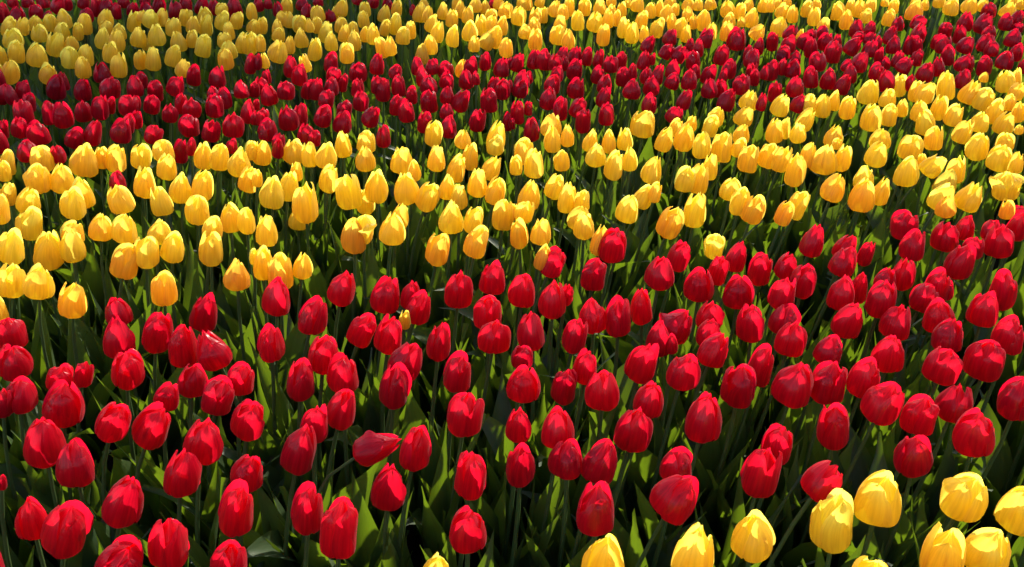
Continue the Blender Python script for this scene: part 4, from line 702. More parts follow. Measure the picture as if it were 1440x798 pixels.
Y|1|0||0.7738 2.1718 0.8170 2.1693 0.3989 0.0783 -0.0785 0.9938 0.0209 0.0706|0.16|slim yellow tulip leaning right in the middle yellow band, eighty-two percent across, twenty-eight percent down
Y|1|1||-1.0360 2.1804 -0.9996 2.1969 0.3852 0.2137 0.0235 0.9766 0.0259 0.0756|0.26|yellow tulip upright in the middle yellow band, eleven percent across, twenty-eight percent down
Y|1|1||1.1457 2.1855 1.2154 2.1814 0.3939 0.0733 0.0433 0.9964 0.0291 0.0690|0.06|plump yellow tulip leaning right in the middle yellow band, ninety-eight percent across, twenty-eight percent down
Y|1|0||-1.0662 2.2020 -1.0355 2.1955 0.3937 0.2229 0.0244 0.9745 0.0172 0.0625|0.29|slim yellow tulip upright in the middle yellow band, ten percent across, twenty-eight percent down
Y|1|0||-0.7709 2.2027 -0.7392 2.1917 0.3934 0.2805 -0.0644 0.9577 0.0236 0.0752|0.16|yellow tulip in the middle yellow band, twenty-two percent across, twenty-seven percent down
Y|1|0||-0.1422 2.2223 -0.1068 2.2125 0.3844 0.0811 -0.0332 0.9962 0.0206 0.0724|0.26|slim yellow tulip upright in the middle yellow band, forty-six percent across, twenty-seven percent down
Y|1|0||-0.9830 2.2065 -0.9402 2.2113 0.3885 0.2185 -0.0757 0.9729 0.0249 0.0699|0.03|yellow tulip upright in the middle yellow band, fourteen percent across, twenty-seven percent down
Y|1|0||-0.7986 2.2102 -0.7816 2.2109 0.3862 0.1520 0.0020 0.9884 0.0217 0.0744|0.17|slim yellow tulip upright in the middle yellow band, twenty percent across, twenty-seven percent down
Y|1|0||-0.4943 2.1697 -0.4667 2.1885 0.3968 0.1524 0.0890 0.9843 0.0247 0.0693|0.08|yellow tulip upright in the middle yellow band, thirty-two percent across, twenty-seven percent down
Y|1|0||0.5901 2.2279 0.6416 2.2096 0.3908 0.1959 -0.0603 0.9788 0.0234 0.0706|0.23|yellow tulip leaning right in the middle yellow band, seventy-five percent across, twenty-seven percent down
Y|1|0||-0.5112 2.2059 -0.5104 2.2086 0.3914 0.0023 0.0876 0.9962 0.0206 0.0678|0.10|slim yellow tulip upright in the middle yellow band, thirty percent across, twenty-seven percent down
Y|1|0||0.1846 2.2032 0.2092 2.1956 0.4026 0.0790 -0.0802 0.9936 0.0249 0.0604|0.01|plump yellow tulip leaning right in the middle yellow band, fifty-eight percent across, twenty-seven percent down
Y|1|0||0.6803 2.1579 0.7359 2.1753 0.4047 0.0942 0.0698 0.9931 0.0192 0.0689|0.23|slim yellow tulip leaning right in the middle yellow band, seventy-nine percent across, twenty-seven percent down
Y|1|1||0.8546 2.1671 0.9048 2.1858 0.4033 0.1667 0.0372 0.9853 0.0257 0.0646|0.02|plump yellow tulip leaning right in the middle yellow band, eighty-six percent across, twenty-seven percent down
R|0|0||-1.1455 2.2057 -1.1363 2.1940 0.4086 0.0488 0.0200 0.9986 0.0183 0.0488|0.35|
Y|1|0||-0.6850 2.2639 -0.6423 2.2456 0.3845 0.1447 -0.0984 0.9846 0.0224 0.0692|0.26|yellow tulip upright in the middle yellow band, twenty-six percent across, twenty-seven percent down
R|1|0||-0.8903 2.2392 -0.8501 2.2436 0.3895 0.1866 -0.0614 0.9805 0.0186 0.0676|0.04|slim red tulip upright in the upper red band, eighteen percent across, twenty-seven percent down
Y|1|1||-0.5858 2.2489 -0.5607 2.2516 0.3857 0.1062 -0.0100 0.9943 0.0286 0.0664|0.23|plump yellow tulip upright in the middle yellow band, twenty-nine percent across, twenty-seven percent down
Y|1|0||-0.0221 2.2251 0.0275 2.2261 0.3937 0.1083 -0.0454 0.9931 0.0250 0.0740|0.28|yellow tulip leaning right in the middle yellow band, fifty-one percent across, twenty-six percent down
Y|1|1||-0.8925 2.2028 -0.8746 2.2017 0.4118 0.1413 -0.0277 0.9896 0.0258 0.0599|0.18|plump yellow tulip upright in the middle yellow band, sixteen percent across, twenty-six percent down
Y|1|0||-0.7022 2.2190 -0.6655 2.2313 0.4030 0.1736 -0.0171 0.9847 0.0157 0.0536|0.14|slim yellow tulip upright in the middle yellow band, twenty-five percent across, twenty-six percent down
R|1|1||-1.2619 2.2003 -1.2287 2.2177 0.4047 0.2349 0.0473 0.9709 0.0260 0.0604|0.14|plump red tulip upright in the upper red band, three percent across, twenty-six percent down
R|0|0||-0.6471 2.2520 -0.5980 2.2363 0.4052 0.1874 -0.0926 0.9779 0.0157 0.0570|0.28|
Y|1|0||0.5455 2.2702 0.5838 2.2670 0.3965 0.0998 -0.0840 0.9915 0.0210 0.0527|0.08|plump yellow tulip leaning right in the middle yellow band, seventy-two percent across, twenty-six percent down
R|0|0||-0.8380 2.2214 -0.8122 2.2217 0.4167 0.1281 0.0173 0.9916 0.0130 0.0472|0.40|
Y|1|1||0.9750 2.2611 1.0198 2.2576 0.3926 0.1216 -0.0299 0.9921 0.0299 0.0701|0.19|plump yellow tulip leaning right in the middle yellow band, eighty-nine percent across, twenty-six percent down
R|0|0||-0.7356 2.2541 -0.7220 2.2652 0.4051 0.0791 0.0729 0.9942 0.0155 0.0396|0.40|
Y|1|1||0.5133 2.2609 0.5448 2.2761 0.3770 0.0286 0.0699 0.9971 0.0267 0.0860|0.20|slim yellow tulip in the middle yellow band, seventy-one percent across, twenty-six percent down
Y|1|1||1.1336 2.2461 1.1854 2.2434 0.3993 0.0156 -0.0632 0.9979 0.0267 0.0734|0.08|yellow tulip leaning right in the middle yellow band, ninety-six percent across, twenty-six percent down
Y|1|0||-0.0589 2.2687 -0.0407 2.2512 0.4101 -0.0249 -0.0866 0.9959 0.0230 0.0534|0.01|plump yellow tulip upright in the middle yellow band, forty-eight percent across, twenty-five percent down
Y|1|0||0.4511 2.2308 0.4823 2.2416 0.4036 -0.0096 -0.0161 0.9998 0.0231 0.0742|0.02|slim yellow tulip upright in the middle yellow band, sixty-nine percent across, twenty-five percent down
Y|1|0||-0.4748 2.3001 -0.4413 2.2953 0.3839 0.0533 -0.0706 0.9961 0.0212 0.0752|0.11|slim yellow tulip upright in the middle yellow band, thirty-three percent across, twenty-five percent down
Y|0|0||0.7888 2.2546 0.8359 2.2654 0.4165 -0.0299 0.0444 0.9986 0.0132 0.0307|0.18|
Y|1|0||1.2140 2.2743 1.2751 2.2857 0.4034 0.0094 0.0174 0.9998 0.0222 0.0516|0.18|plump yellow tulip leaning right in the middle yellow band, ninety-eight percent across, twenty-five percent down
Y|1|0||-0.4135 2.2539 -0.3757 2.2612 0.4127 0.1336 -0.0319 0.9905 0.0253 0.0587|0.14|plump yellow tulip upright in the middle yellow band, thirty-six percent across, twenty-five percent down
Y|1|0||0.2440 2.2938 0.2535 2.2909 0.3964 -0.0382 0.0230 0.9990 0.0183 0.0663|0.23|slim yellow tulip upright in the middle yellow band, sixty percent across, twenty-five percent down
R|0|0||-0.6537 2.3018 -0.6141 2.3184 0.4006 0.1798 0.0454 0.9827 0.0180 0.0419|0.36|
Y|1|0||0.1426 2.2931 0.1983 2.2910 0.4023 0.2200 -0.0589 0.9737 0.0189 0.0629|0.15|slim yellow tulip leaning right in the middle yellow band, fifty-eight percent across, twenty-five percent down
Y|1|0||0.2712 2.2864 0.2958 2.3031 0.3993 -0.0371 0.0620 0.9974 0.0197 0.0620|0.01|yellow tulip upright in the middle yellow band, sixty-one percent across, twenty-four percent down
Y|1|0||0.9210 2.3051 0.9632 2.3066 0.4003 -0.0211 0.0690 0.9974 0.0247 0.0573|0.10|plump yellow tulip leaning right in the middle yellow band, eighty-six percent across, twenty-four percent down
Y|1|0||-0.1516 2.2868 -0.1247 2.2760 0.4155 0.0178 0.0325 0.9993 0.0199 0.0514|0.28|plump yellow tulip upright in the middle yellow band, forty-five percent across, twenty-four percent down
Y|1|0||0.0690 2.2799 0.1051 2.2830 0.4026 -0.0115 -0.0370 0.9993 0.0210 0.0763|0.18|slim yellow tulip upright in the middle yellow band, fifty-four percent across, twenty-four percent down
Y|1|0||0.3149 2.3026 0.3879 2.3004 0.3982 0.2682 -0.0442 0.9623 0.0212 0.0746|0.16|slim yellow tulip leaning right in the middle yellow band, sixty-five percent across, twenty-four percent down
R|1|0||-1.2309 2.3413 -1.1649 2.3420 0.3932 0.4290 -0.0491 0.9020 0.0250 0.0580|0.18|plump red tulip leaning right in the upper red band, seven percent across, twenty-four percent down
R|0|0||-0.5532 2.3129 -0.5202 2.3213 0.4041 0.1895 0.0493 0.9806 0.0169 0.0455|0.38|
Y|1|0||1.0505 2.2897 1.0971 2.2945 0.4031 -0.0457 0.0662 0.9968 0.0223 0.0686|0.29|yellow tulip leaning right in the middle yellow band, ninety-one percent across, twenty-four percent down
Y|1|0||0.3949 2.3316 0.4464 2.3225 0.3908 0.1591 -0.0261 0.9869 0.0243 0.0799|0.24|slim yellow tulip leaning right in the middle yellow band, sixty-seven percent across, twenty-four percent down
R|1|0||-0.3442 2.2970 -0.3357 2.3073 0.4057 0.0390 0.0177 0.9991 0.0190 0.0626|0.14|slim red tulip upright in the upper red band, thirty-seven percent across, twenty-four percent down
Y|1|0||-0.0889 2.3086 -0.0470 2.3002 0.3988 0.1929 -0.0337 0.9806 0.0234 0.0849|0.04|slim yellow tulip in the middle yellow band, forty-nine percent across, twenty-four percent down
Y|1|0||0.8102 2.3618 0.8541 2.3573 0.3860 0.1014 -0.0604 0.9930 0.0240 0.0657|0.26|yellow tulip leaning right in the middle yellow band, eighty-two percent across, twenty-four percent down
Y|1|0||0.1225 2.3274 0.1447 2.3105 0.4071 0.0008 -0.0310 0.9995 0.0175 0.0633|0.27|slim yellow tulip upright in the middle yellow band, fifty-five percent across, twenty-four percent down
R|1|0||-1.0217 2.3302 -0.9560 2.3434 0.4032 0.3974 0.0693 0.9150 0.0227 0.0553|0.33|plump red tulip leaning right in the upper red band, fifteen percent across, twenty-four percent down
Y|1|0||0.5753 2.3908 0.6143 2.3741 0.3888 0.0334 -0.0745 0.9967 0.0211 0.0594|0.22|yellow tulip leaning right in the middle yellow band, seventy-two percent across, twenty-four percent down
R|1|0||-0.5670 2.3332 -0.5439 2.3382 0.4073 0.1448 -0.0019 0.9895 0.0226 0.0534|0.21|plump red tulip upright in the upper red band, thirty percent across, twenty-three percent down
Y|1|0||-0.2360 2.3348 -0.2083 2.3263 0.4025 0.1344 -0.0607 0.9891 0.0225 0.0740|0.16|slim yellow tulip upright in the middle yellow band, forty-two percent across, twenty-three percent down
Y|1|0||0.7220 2.3391 0.7488 2.3253 0.4128 -0.0148 -0.0918 0.9957 0.0202 0.0569|0.03|yellow tulip leaning right in the middle yellow band, seventy-eight percent across, twenty-three percent down
R|1|1||-1.2769 2.3592 -1.2615 2.3656 0.3930 0.0615 -0.0709 0.9956 0.0286 0.0677|0.42|plump red tulip leaning left in the upper red band, four percent across, twenty-three percent down
R|1|0||-1.1817 2.3709 -1.1260 2.3641 0.3910 0.3916 0.0342 0.9195 0.0217 0.0758|0.35|slim red tulip in the upper red band, nine percent across, twenty-three percent down
Y|1|0||1.1273 2.3579 1.1877 2.3502 0.4000 0.2315 0.0276 0.9725 0.0241 0.0675|0.18|yellow tulip leaning right in the middle yellow band, ninety-four percent across, twenty-three percent down
Y|1|0||0.6505 2.3375 0.6960 2.3527 0.3998 0.0107 0.0397 0.9992 0.0223 0.0687|0.22|yellow tulip leaning right in the middle yellow band, seventy-six percent across, twenty-three percent down
R|1|0||-1.0778 2.3474 -1.0369 2.3472 0.4048 0.2436 0.0005 0.9699 0.0261 0.0680|0.11|red tulip upright in the upper red band, twelve percent across, twenty-three percent down
R|1|0||-0.8594 2.3568 -0.8065 2.3606 0.4021 0.2654 0.0174 0.9640 0.0251 0.0630|0.07|plump red tulip leaning right in the upper red band, twenty-one percent across, twenty-three percent down
R|1|0||-0.6806 2.3544 -0.6545 2.3681 0.4008 0.1302 0.0176 0.9913 0.0263 0.0611|0.03|plump red tulip upright in the upper red band, twenty-six percent across, twenty-three percent down
Y|0|0||1.3087 2.3539 1.3450 2.3566 0.4224 -0.1005 0.0254 0.9946 0.0114 0.0264|0.67|
R|0|0||-1.4290 2.3841 -1.3802 2.3971 0.3933 0.2979 -0.0143 0.9545 0.0167 0.0593|0.18|
R|1|0||0.0122 2.3846 0.0518 2.3816 0.3952 0.0176 -0.0420 0.9990 0.0218 0.0683|0.07|red tulip upright in the upper red band, fifty-two percent across, twenty-three percent down
Y|1|0||0.6744 2.3965 0.7334 2.4013 0.3917 0.0965 0.0759 0.9924 0.0174 0.0631|0.02|slim yellow tulip leaning right in the middle yellow band, seventy-seven percent across, twenty-three percent down
Y|1|0||0.3886 2.4204 0.4393 2.3953 0.4019 0.1197 -0.0925 0.9885 0.0185 0.0561|0.22|yellow tulip in the middle yellow band, sixty-six percent across, twenty-two percent down
R|1|0||-1.3632 2.3798 -1.3175 2.3734 0.4079 0.2568 -0.0260 0.9661 0.0206 0.0626|0.19|red tulip upright in the upper red band, two percent across, twenty-two percent down
R|1|0||-0.2096 2.3956 -0.1731 2.3918 0.4004 0.1632 -0.0001 0.9866 0.0231 0.0650|0.16|red tulip in the upper red band, forty-four percent across, twenty-two percent down
Y|1|0||0.4643 2.4053 0.5284 2.3982 0.4017 0.2419 -0.0588 0.9685 0.0208 0.0653|0.01|yellow tulip leaning right in the middle yellow band, sixty-nine percent across, twenty-two percent down
R|1|0||-0.9158 2.4249 -0.8793 2.4258 0.3929 0.1302 -0.0416 0.9906 0.0269 0.0624|0.08|plump red tulip upright in the upper red band, nineteen percent across, twenty-two percent down
Y|1|1||0.0395 2.3810 0.0990 2.3922 0.4036 0.1927 0.0675 0.9789 0.0277 0.0643|0.27|plump yellow tulip leaning right in the middle yellow band, fifty-four percent across, twenty-two percent down
R|1|0||-0.7980 2.3888 -0.7513 2.3883 0.4052 0.1896 -0.0408 0.9810 0.0264 0.0718|0.37|red tulip upright in the upper red band, twenty-three percent across, twenty-two percent down
R|0|0||-0.0195 2.4337 0.0021 2.4370 0.4068 -0.0646 -0.0647 0.9958 0.0094 0.0340|0.24|
Y|0|0||0.4479 2.4147 0.4841 2.4192 0.4071 0.0463 -0.0190 0.9987 0.0151 0.0459|0.28|
Y|1|0||1.2585 2.4438 1.3413 2.4398 0.3901 0.2040 0.0491 0.9777 0.0254 0.0646|0.13|plump yellow tulip leaning right in the middle yellow band, ninety-eight percent across, twenty-two percent down
R|1|0||-1.0919 2.4018 -1.0394 2.3988 0.4111 0.3421 0.0131 0.9396 0.0185 0.0580|0.30|red tulip in the upper red band, thirteen percent across, twenty-two percent down
Y|1|1||0.3069 2.4500 0.3588 2.4489 0.3791 0.0868 0.0940 0.9918 0.0342 0.0795|0.20|large round yellow tulip standing alone at the edge of the upper red band
R|1|0||-0.5113 2.4540 -0.4686 2.4550 0.3886 0.1566 0.0512 0.9863 0.0248 0.0660|0.42|red tulip upright in the upper red band, thirty-four percent across, twenty-one percent down
R|1|0||-0.2672 2.4137 -0.2368 2.4180 0.4025 0.1047 -0.0129 0.9944 0.0198 0.0664|0.15|slim red tulip upright in the upper red band, forty-two percent across, twenty-one percent down
R|0|0||-0.0389 2.4780 -0.0125 2.4647 0.3910 -0.0092 -0.0659 0.9978 0.0154 0.0559|0.01|
Y|1|0||1.1210 2.4571 1.1381 2.4492 0.3897 -0.2333 -0.0950 0.9678 0.0259 0.0733|0.06|yellow tulip in the middle yellow band, ninety percent across, twenty-one percent down
Y|1|0||1.1741 2.3870 1.2532 2.3990 0.4126 0.1461 0.0769 0.9863 0.0236 0.0587|0.06|plump yellow tulip leaning right in the middle yellow band, ninety-six percent across, twenty-one percent down
R|1|0||-0.1376 2.4563 -0.0993 2.4542 0.3949 0.1794 -0.0459 0.9827 0.0236 0.0669|0.10|red tulip leaning right in the upper red band, forty-seven percent across, twenty-one percent down
R|1|0||0.1642 2.4394 0.1929 2.4349 0.3978 0.0240 -0.0765 0.9968 0.0222 0.0753|0.03|slim red tulip in the upper red band, fifty-seven percent across, twenty-one percent down
R|0|0||-1.0895 2.4364 -1.0352 2.4451 0.4074 0.3494 -0.0177 0.9368 0.0176 0.0541|0.39|
Y|1|0||0.6896 2.4280 0.7920 2.4478 0.4006 0.4085 0.0859 0.9087 0.0217 0.0670|0.09|yellow tulip leaning right in the middle yellow band, seventy-nine percent across, twenty-one percent down
R|0|0||-0.7617 2.4634 -0.7083 2.4516 0.4136 0.2278 -0.0075 0.9737 0.0118 0.0427|0.30|
R|1|0||-0.7091 2.4273 -0.6820 2.4417 0.4111 0.1149 0.0963 0.9887 0.0192 0.0554|0.40|red tulip in the upper red band, twenty-six percent across, twenty-one percent down
R|1|0||-0.6191 2.4758 -0.6162 2.4706 0.3921 -0.0215 -0.0256 0.9994 0.0261 0.0744|0.10|red tulip leaning left in the upper red band, twenty-eight percent across, twenty-one percent down
R|1|0||-0.4852 2.4713 -0.3974 2.4630 0.4067 0.4117 -0.0413 0.9104 0.0236 0.0616|0.16|red tulip leaning right in the upper red band, thirty-six percent across, twenty percent down
Y|1|0||0.5475 2.4970 0.6396 2.5041 0.3919 0.3448 0.0080 0.9386 0.0252 0.0586|0.22|plump yellow tulip leaning right in the middle yellow band, seventy-three percent across, twenty percent down
Y|1|0||0.5127 2.4604 0.5589 2.4631 0.4067 0.1477 -0.0150 0.9889 0.0208 0.0560|0.12|yellow tulip leaning right in the middle yellow band, seventy percent across, twenty percent down
Y|1|0||0.9683 2.4831 0.9899 2.4622 0.3951 -0.0516 -0.0918 0.9944 0.0271 0.0820|0.18|yellow tulip leaning right in the middle yellow band, eighty-five percent across, twenty percent down
R|1|0||-0.5745 2.4521 -0.5266 2.4577 0.4085 0.3379 -0.0033 0.9412 0.0247 0.0642|0.27|plump red tulip leaning right in the upper red band, thirty-two percent across, twenty percent down
R|1|0||-0.6305 2.5082 -0.5991 2.5113 0.3879 0.1570 0.0896 0.9835 0.0229 0.0672|0.28|red tulip upright in the upper red band, twenty-nine percent across, twenty percent down
R|1|0||0.3788 2.5137 0.4466 2.5087 0.3985 0.3794 -0.0323 0.9247 0.0231 0.0536|0.28|plump red tulip leaning right in the upper red band, sixty-six percent across, twenty percent down
Y|1|0||1.0051 2.4926 1.0541 2.5059 0.3886 0.0814 0.0851 0.9930 0.0216 0.0691|0.15|yellow tulip leaning right in the middle yellow band, eighty-seven percent across, twenty percent down
Y|1|0||1.1755 2.4795 1.2186 2.4732 0.4013 0.0958 0.0397 0.9946 0.0242 0.0682|0.17|yellow tulip leaning right in the middle yellow band, ninety-three percent across, twenty percent down
R|1|0||-1.2563 2.4622 -1.2360 2.4668 0.4021 0.0564 -0.0836 0.9949 0.0255 0.0767|0.30|red tulip leaning left in the upper red band, six percent across, twenty percent down
R|1|0||0.2346 2.4489 0.2597 2.4662 0.4056 0.0332 0.0908 0.9953 0.0213 0.0684|0.23|slim red tulip upright in the upper red band, fifty-nine percent across, twenty percent down
R|1|0||-1.3664 2.4866 -1.3566 2.4919 0.3915 -0.0044 0.0538 0.9985 0.0258 0.0858|0.43|slim red tulip leaning left in the upper red band, two percent across, twenty percent down
R|1|0||-1.2931 2.4837 -1.2923 2.4998 0.3946 0.0721 0.0909 0.9932 0.0204 0.0736|0.20|slim red tulip in the upper red band, five percent across, twenty percent down
R|1|0||-0.9858 2.5095 -0.9571 2.5024 0.4044 0.2206 -0.0789 0.9722 0.0203 0.0573|0.13|red tulip upright in the upper red band, seventeen percent across, twenty percent down
R|1|0||-0.0104 2.4786 0.0170 2.4851 0.4035 0.0061 0.0270 0.9996 0.0195 0.0707|0.36|slim red tulip upright in the upper red band, fifty-one percent across, twenty percent down
Y|1|0||1.3949 2.5429 1.4298 2.5326 0.3904 -0.0752 0.0242 0.9969 0.0175 0.0633|0.29|slim yellow tulip leaning right in the middle yellow band, ninety-nine percent across, twenty percent down
R|1|0||-0.7787 2.4923 -0.7361 2.4911 0.4049 0.2087 -0.0803 0.9747 0.0202 0.0734|0.44|slim red tulip upright in the upper red band, twenty-four percent across, twenty percent down
R|0|0||-0.2063 2.5473 -0.1848 2.5361 0.3991 0.0318 0.0097 0.9994 0.0182 0.0488|0.05|
Y|1|0||1.2933 2.5083 1.3499 2.5075 0.3950 -0.0013 -0.0050 1.0000 0.0240 0.0777|0.19|slim yellow tulip leaning right in the middle yellow band, ninety-seven percent across, twenty percent down
R|1|0||-1.2331 2.5472 -1.2213 2.5503 0.3871 0.1343 0.0202 0.9907 0.0220 0.0652|0.14|red tulip upright in the upper red band, eight percent across, nineteen percent down
R|1|0||-0.3094 2.5101 -0.2937 2.4957 0.4057 0.0423 -0.0123 0.9990 0.0227 0.0701|0.20|red tulip upright in the upper red band, forty percent across, nineteen percent down
Y|1|0||1.0991 2.5124 1.1436 2.5194 0.4009 -0.0704 0.0205 0.9973 0.0229 0.0622|0.12|yellow tulip leaning right in the middle yellow band, ninety percent across, nineteen percent down
R|1|0||-0.4999 2.5006 -0.4703 2.5101 0.4098 0.1678 0.0488 0.9846 0.0228 0.0565|0.03|plump red tulip upright in the upper red band, thirty-four percent across, nineteen percent down
R|1|0||0.1075 2.5212 0.1334 2.5243 0.3992 0.0453 -0.0312 0.9985 0.0217 0.0685|0.30|red tulip upright in the upper red band, fifty-five percent across, nineteen percent down
R|0|0||0.0039 2.5044 0.0462 2.5063 0.4197 0.0459 0.0904 0.9949 0.0120 0.0434|0.29|
R|1|0||0.1062 2.5159 0.1769 2.5306 0.4067 0.3504 0.0110 0.9365 0.0213 0.0623|0.33|red tulip leaning right in the upper red band, fifty-seven percent across, nineteen percent down
Y|1|0||0.9017 2.5942 0.9576 2.5713 0.3880 0.0227 -0.0784 0.9967 0.0233 0.0697|0.27|yellow tulip leaning right in the middle yellow band, eighty-three percent across, nineteen percent down
Y|1|0||1.0727 2.5771 1.1161 2.5751 0.3914 0.0026 0.0006 1.0000 0.0160 0.0579|0.12|slim yellow tulip leaning right in the middle yellow band, eighty-eight percent across, nineteen percent down
Y|1|0||1.1780 2.5492 1.2094 2.5506 0.3936 0.0136 -0.0926 0.9956 0.0231 0.0736|0.14|yellow tulip leaning right in the middle yellow band, ninety-two percent across, nineteen percent down
R|1|0||-1.1852 2.5348 -1.1632 2.5303 0.4019 0.2396 -0.0095 0.9708 0.0254 0.0729|0.11|red tulip upright in the upper red band, ten percent across, nineteen percent down
R|1|0||-0.9345 2.5375 -0.9071 2.5409 0.4036 0.1539 -0.0742 0.9853 0.0242 0.0622|0.33|plump red tulip upright in the upper red band, nineteen percent across, nineteen percent down
Y|1|0||0.8446 2.5817 0.8941 2.5913 0.3835 0.0285 0.0747 0.9968 0.0223 0.0714|0.06|slim yellow tulip leaning right in the middle yellow band, eighty percent across, nineteen percent down
R|0|0||-1.2058 2.5711 -1.1482 2.5649 0.4063 0.3795 -0.0608 0.9232 0.0147 0.0532|0.30|
R|1|0||-0.8652 2.5294 -0.8460 2.5532 0.3978 0.1102 0.0824 0.9905 0.0256 0.0719|0.06|red tulip upright in the upper red band, twenty-one percent across, nineteen percent down
Y|1|0||0.6799 2.5373 0.7512 2.5458 0.4057 0.2786 0.0101 0.9604 0.0255 0.0649|0.03|plump yellow tulip leaning right in the middle yellow band, seventy-six percent across, nineteen percent down
R|1|0||-0.3587 2.5697 -0.3317 2.5702 0.3983 0.1157 -0.0024 0.9933 0.0208 0.0640|0.31|red tulip upright in the upper red band, thirty-nine percent across, eighteen percent down
R|1|0||-1.1394 2.5689 -1.0922 2.5528 0.4067 0.2748 -0.0519 0.9601 0.0267 0.0647|0.15|plump red tulip upright in the upper red band, thirteen percent across, eighteen percent down
R|0|0||-0.7528 2.5709 -0.7223 2.5481 0.4220 0.1466 -0.0933 0.9848 0.0097 0.0352|0.34|
R|1|0||-1.0631 2.6105 -1.0385 2.5907 0.3977 0.2516 -0.0645 0.9657 0.0222 0.0615|0.13|red tulip upright in the upper red band, fifteen percent across, eighteen percent down
R|1|0||-0.9775 2.5770 -0.9564 2.5911 0.3940 0.1754 0.0700 0.9820 0.0178 0.0645|0.40|slim red tulip upright in the upper red band, eighteen percent across, eighteen percent down
R|1|0||0.3444 2.5643 0.3875 2.5660 0.4054 0.1605 0.0217 0.9868 0.0215 0.0630|0.16|red tulip leaning right in the upper red band, sixty-three percent across, eighteen percent down
R|1|0||0.7492 2.5664 0.8114 2.5718 0.4069 0.2073 -0.0310 0.9778 0.0215 0.0577|0.21|red tulip leaning right in the upper red band, seventy-eight percent across, eighteen percent down
R|0|0||-1.1468 2.6223 -1.0971 2.6183 0.3959 0.2823 0.0071 0.9593 0.0137 0.0497|0.01|
Y|1|0||0.7563 2.5850 0.8381 2.5714 0.4106 0.2411 -0.0761 0.9675 0.0232 0.0539|0.07|plump yellow tulip leaning right in the middle yellow band, seventy-nine percent across, eighteen percent down
R|1|0||-1.4419 2.6202 -1.4107 2.6251 0.3912 0.3232 -0.0453 0.9453 0.0212 0.0599|0.34|red tulip upright in the upper red band, three percent across, eighteen percent down
R|0|0||0.6527 2.5616 0.7059 2.5605 0.4139 0.1440 0.0363 0.9889 0.0151 0.0548|0.06|
Y|0|0||1.4120 2.6093 1.4333 2.5949 0.4051 -0.1198 -0.0592 0.9910 0.0185 0.0502|0.03|
R|1|0||-0.2641 2.6380 -0.2406 2.6329 0.3841 -0.0366 -0.0082 0.9993 0.0263 0.0700|0.17|red tulip upright in the upper red band, forty-two percent across, eighteen percent down
R|1|0||-0.4538 2.5874 -0.4318 2.5768 0.4091 0.0990 0.0192 0.9949 0.0221 0.0635|0.03|red tulip upright in the upper red band, thirty-five percent across, eighteen percent down
R|1|0||-0.2333 2.6183 -0.1580 2.6307 0.3898 0.3513 -0.0156 0.9361 0.0250 0.0702|0.27|red tulip leaning right in the upper red band, forty-five percent across, eighteen percent down
Y|1|0||0.8920 2.6170 0.9348 2.6256 0.3926 0.0672 -0.0036 0.9977 0.0175 0.0634|0.13|slim yellow tulip leaning right in the middle yellow band, eighty-two percent across, eighteen percent down
Y|1|0||0.6331 2.6290 0.6848 2.6197 0.3981 0.1204 -0.0751 0.9899 0.0261 0.0606|0.01|plump yellow tulip leaning right in the middle yellow band, seventy-three percent across, eighteen percent down
R|1|0||-0.0836 2.5798 -0.0630 2.5818 0.4032 -0.0280 0.0315 0.9991 0.0245 0.0766|0.02|red tulip upright in the upper red band, forty-eight percent across, seventeen percent down
R|1|0||0.4293 2.6036 0.4868 2.5910 0.4080 0.2621 0.0172 0.9649 0.0202 0.0633|0.01|red tulip leaning right in the upper red band, sixty-seven percent across, seventeen percent down
R|1|0||0.5454 2.6229 0.6194 2.6335 0.3906 0.2311 -0.0182 0.9727 0.0263 0.0695|0.14|red tulip leaning right in the upper red band, seventy-one percent across, seventeen percent down
R|1|0||-0.6012 2.6299 -0.5429 2.6233 0.4014 0.2559 0.0548 0.9651 0.0224 0.0589|0.16|red tulip in the upper red band, thirty-two percent across, seventeen percent down
Y|1|0||1.3030 2.6492 1.3738 2.6508 0.3863 0.2477 -0.0325 0.9683 0.0282 0.0725|0.07|plump yellow tulip leaning right in the middle yellow band, ninety-six percent across, seventeen percent down
R|1|0||-0.8394 2.6202 -0.8335 2.6299 0.3964 -0.0524 -0.0061 0.9986 0.0187 0.0679|0.23|slim red tulip in the upper red band, twenty-two percent across, seventeen percent down
Y|1|0||1.0407 2.6221 1.0870 2.6263 0.4037 0.1280 -0.0338 0.9912 0.0244 0.0567|0.08|plump yellow tulip leaning right in the middle yellow band, eighty-seven percent across, seventeen percent down
R|1|0||0.0759 2.6185 0.1041 2.6169 0.3987 0.0718 0.0500 0.9962 0.0236 0.0720|0.23|red tulip upright in the upper red band, fifty-four percent across, seventeen percent down
R|1|0||0.2139 2.6491 0.2640 2.6500 0.3943 0.1726 0.0446 0.9840 0.0214 0.0648|0.20|red tulip leaning right in the upper red band, fifty-nine percent across, seventeen percent down
R|0|0||-0.3388 2.6753 -0.2975 2.6672 0.3992 0.1325 -0.0400 0.9904 0.0190 0.0553|0.25|
R|0|0||-0.2013 2.6511 -0.1880 2.6469 0.4050 0.0064 0.0179 0.9998 0.0201 0.0558|0.27|
R|0|0||-1.4431 2.6457 -1.4601 2.6476 0.4020 -0.0840 0.0162 0.9963 0.0176 0.0637|0.02|
R|1|0||-0.7322 2.6784 -0.7195 2.6827 0.3908 0.0022 -0.0372 0.9993 0.0254 0.0656|0.41|plump red tulip in the upper red band, twenty-six percent across, seventeen percent down
R|1|0||-1.5636 2.6740 -1.5123 2.6732 0.3975 0.4382 -0.0348 0.8982 0.0190 0.0689|0.16|slim red tulip in the upper red band, one percent across, sixteen percent down
R|0|0||-0.9173 2.6980 -0.8870 2.6915 0.4033 0.0603 -0.0101 0.9981 0.0183 0.0427|0.27|
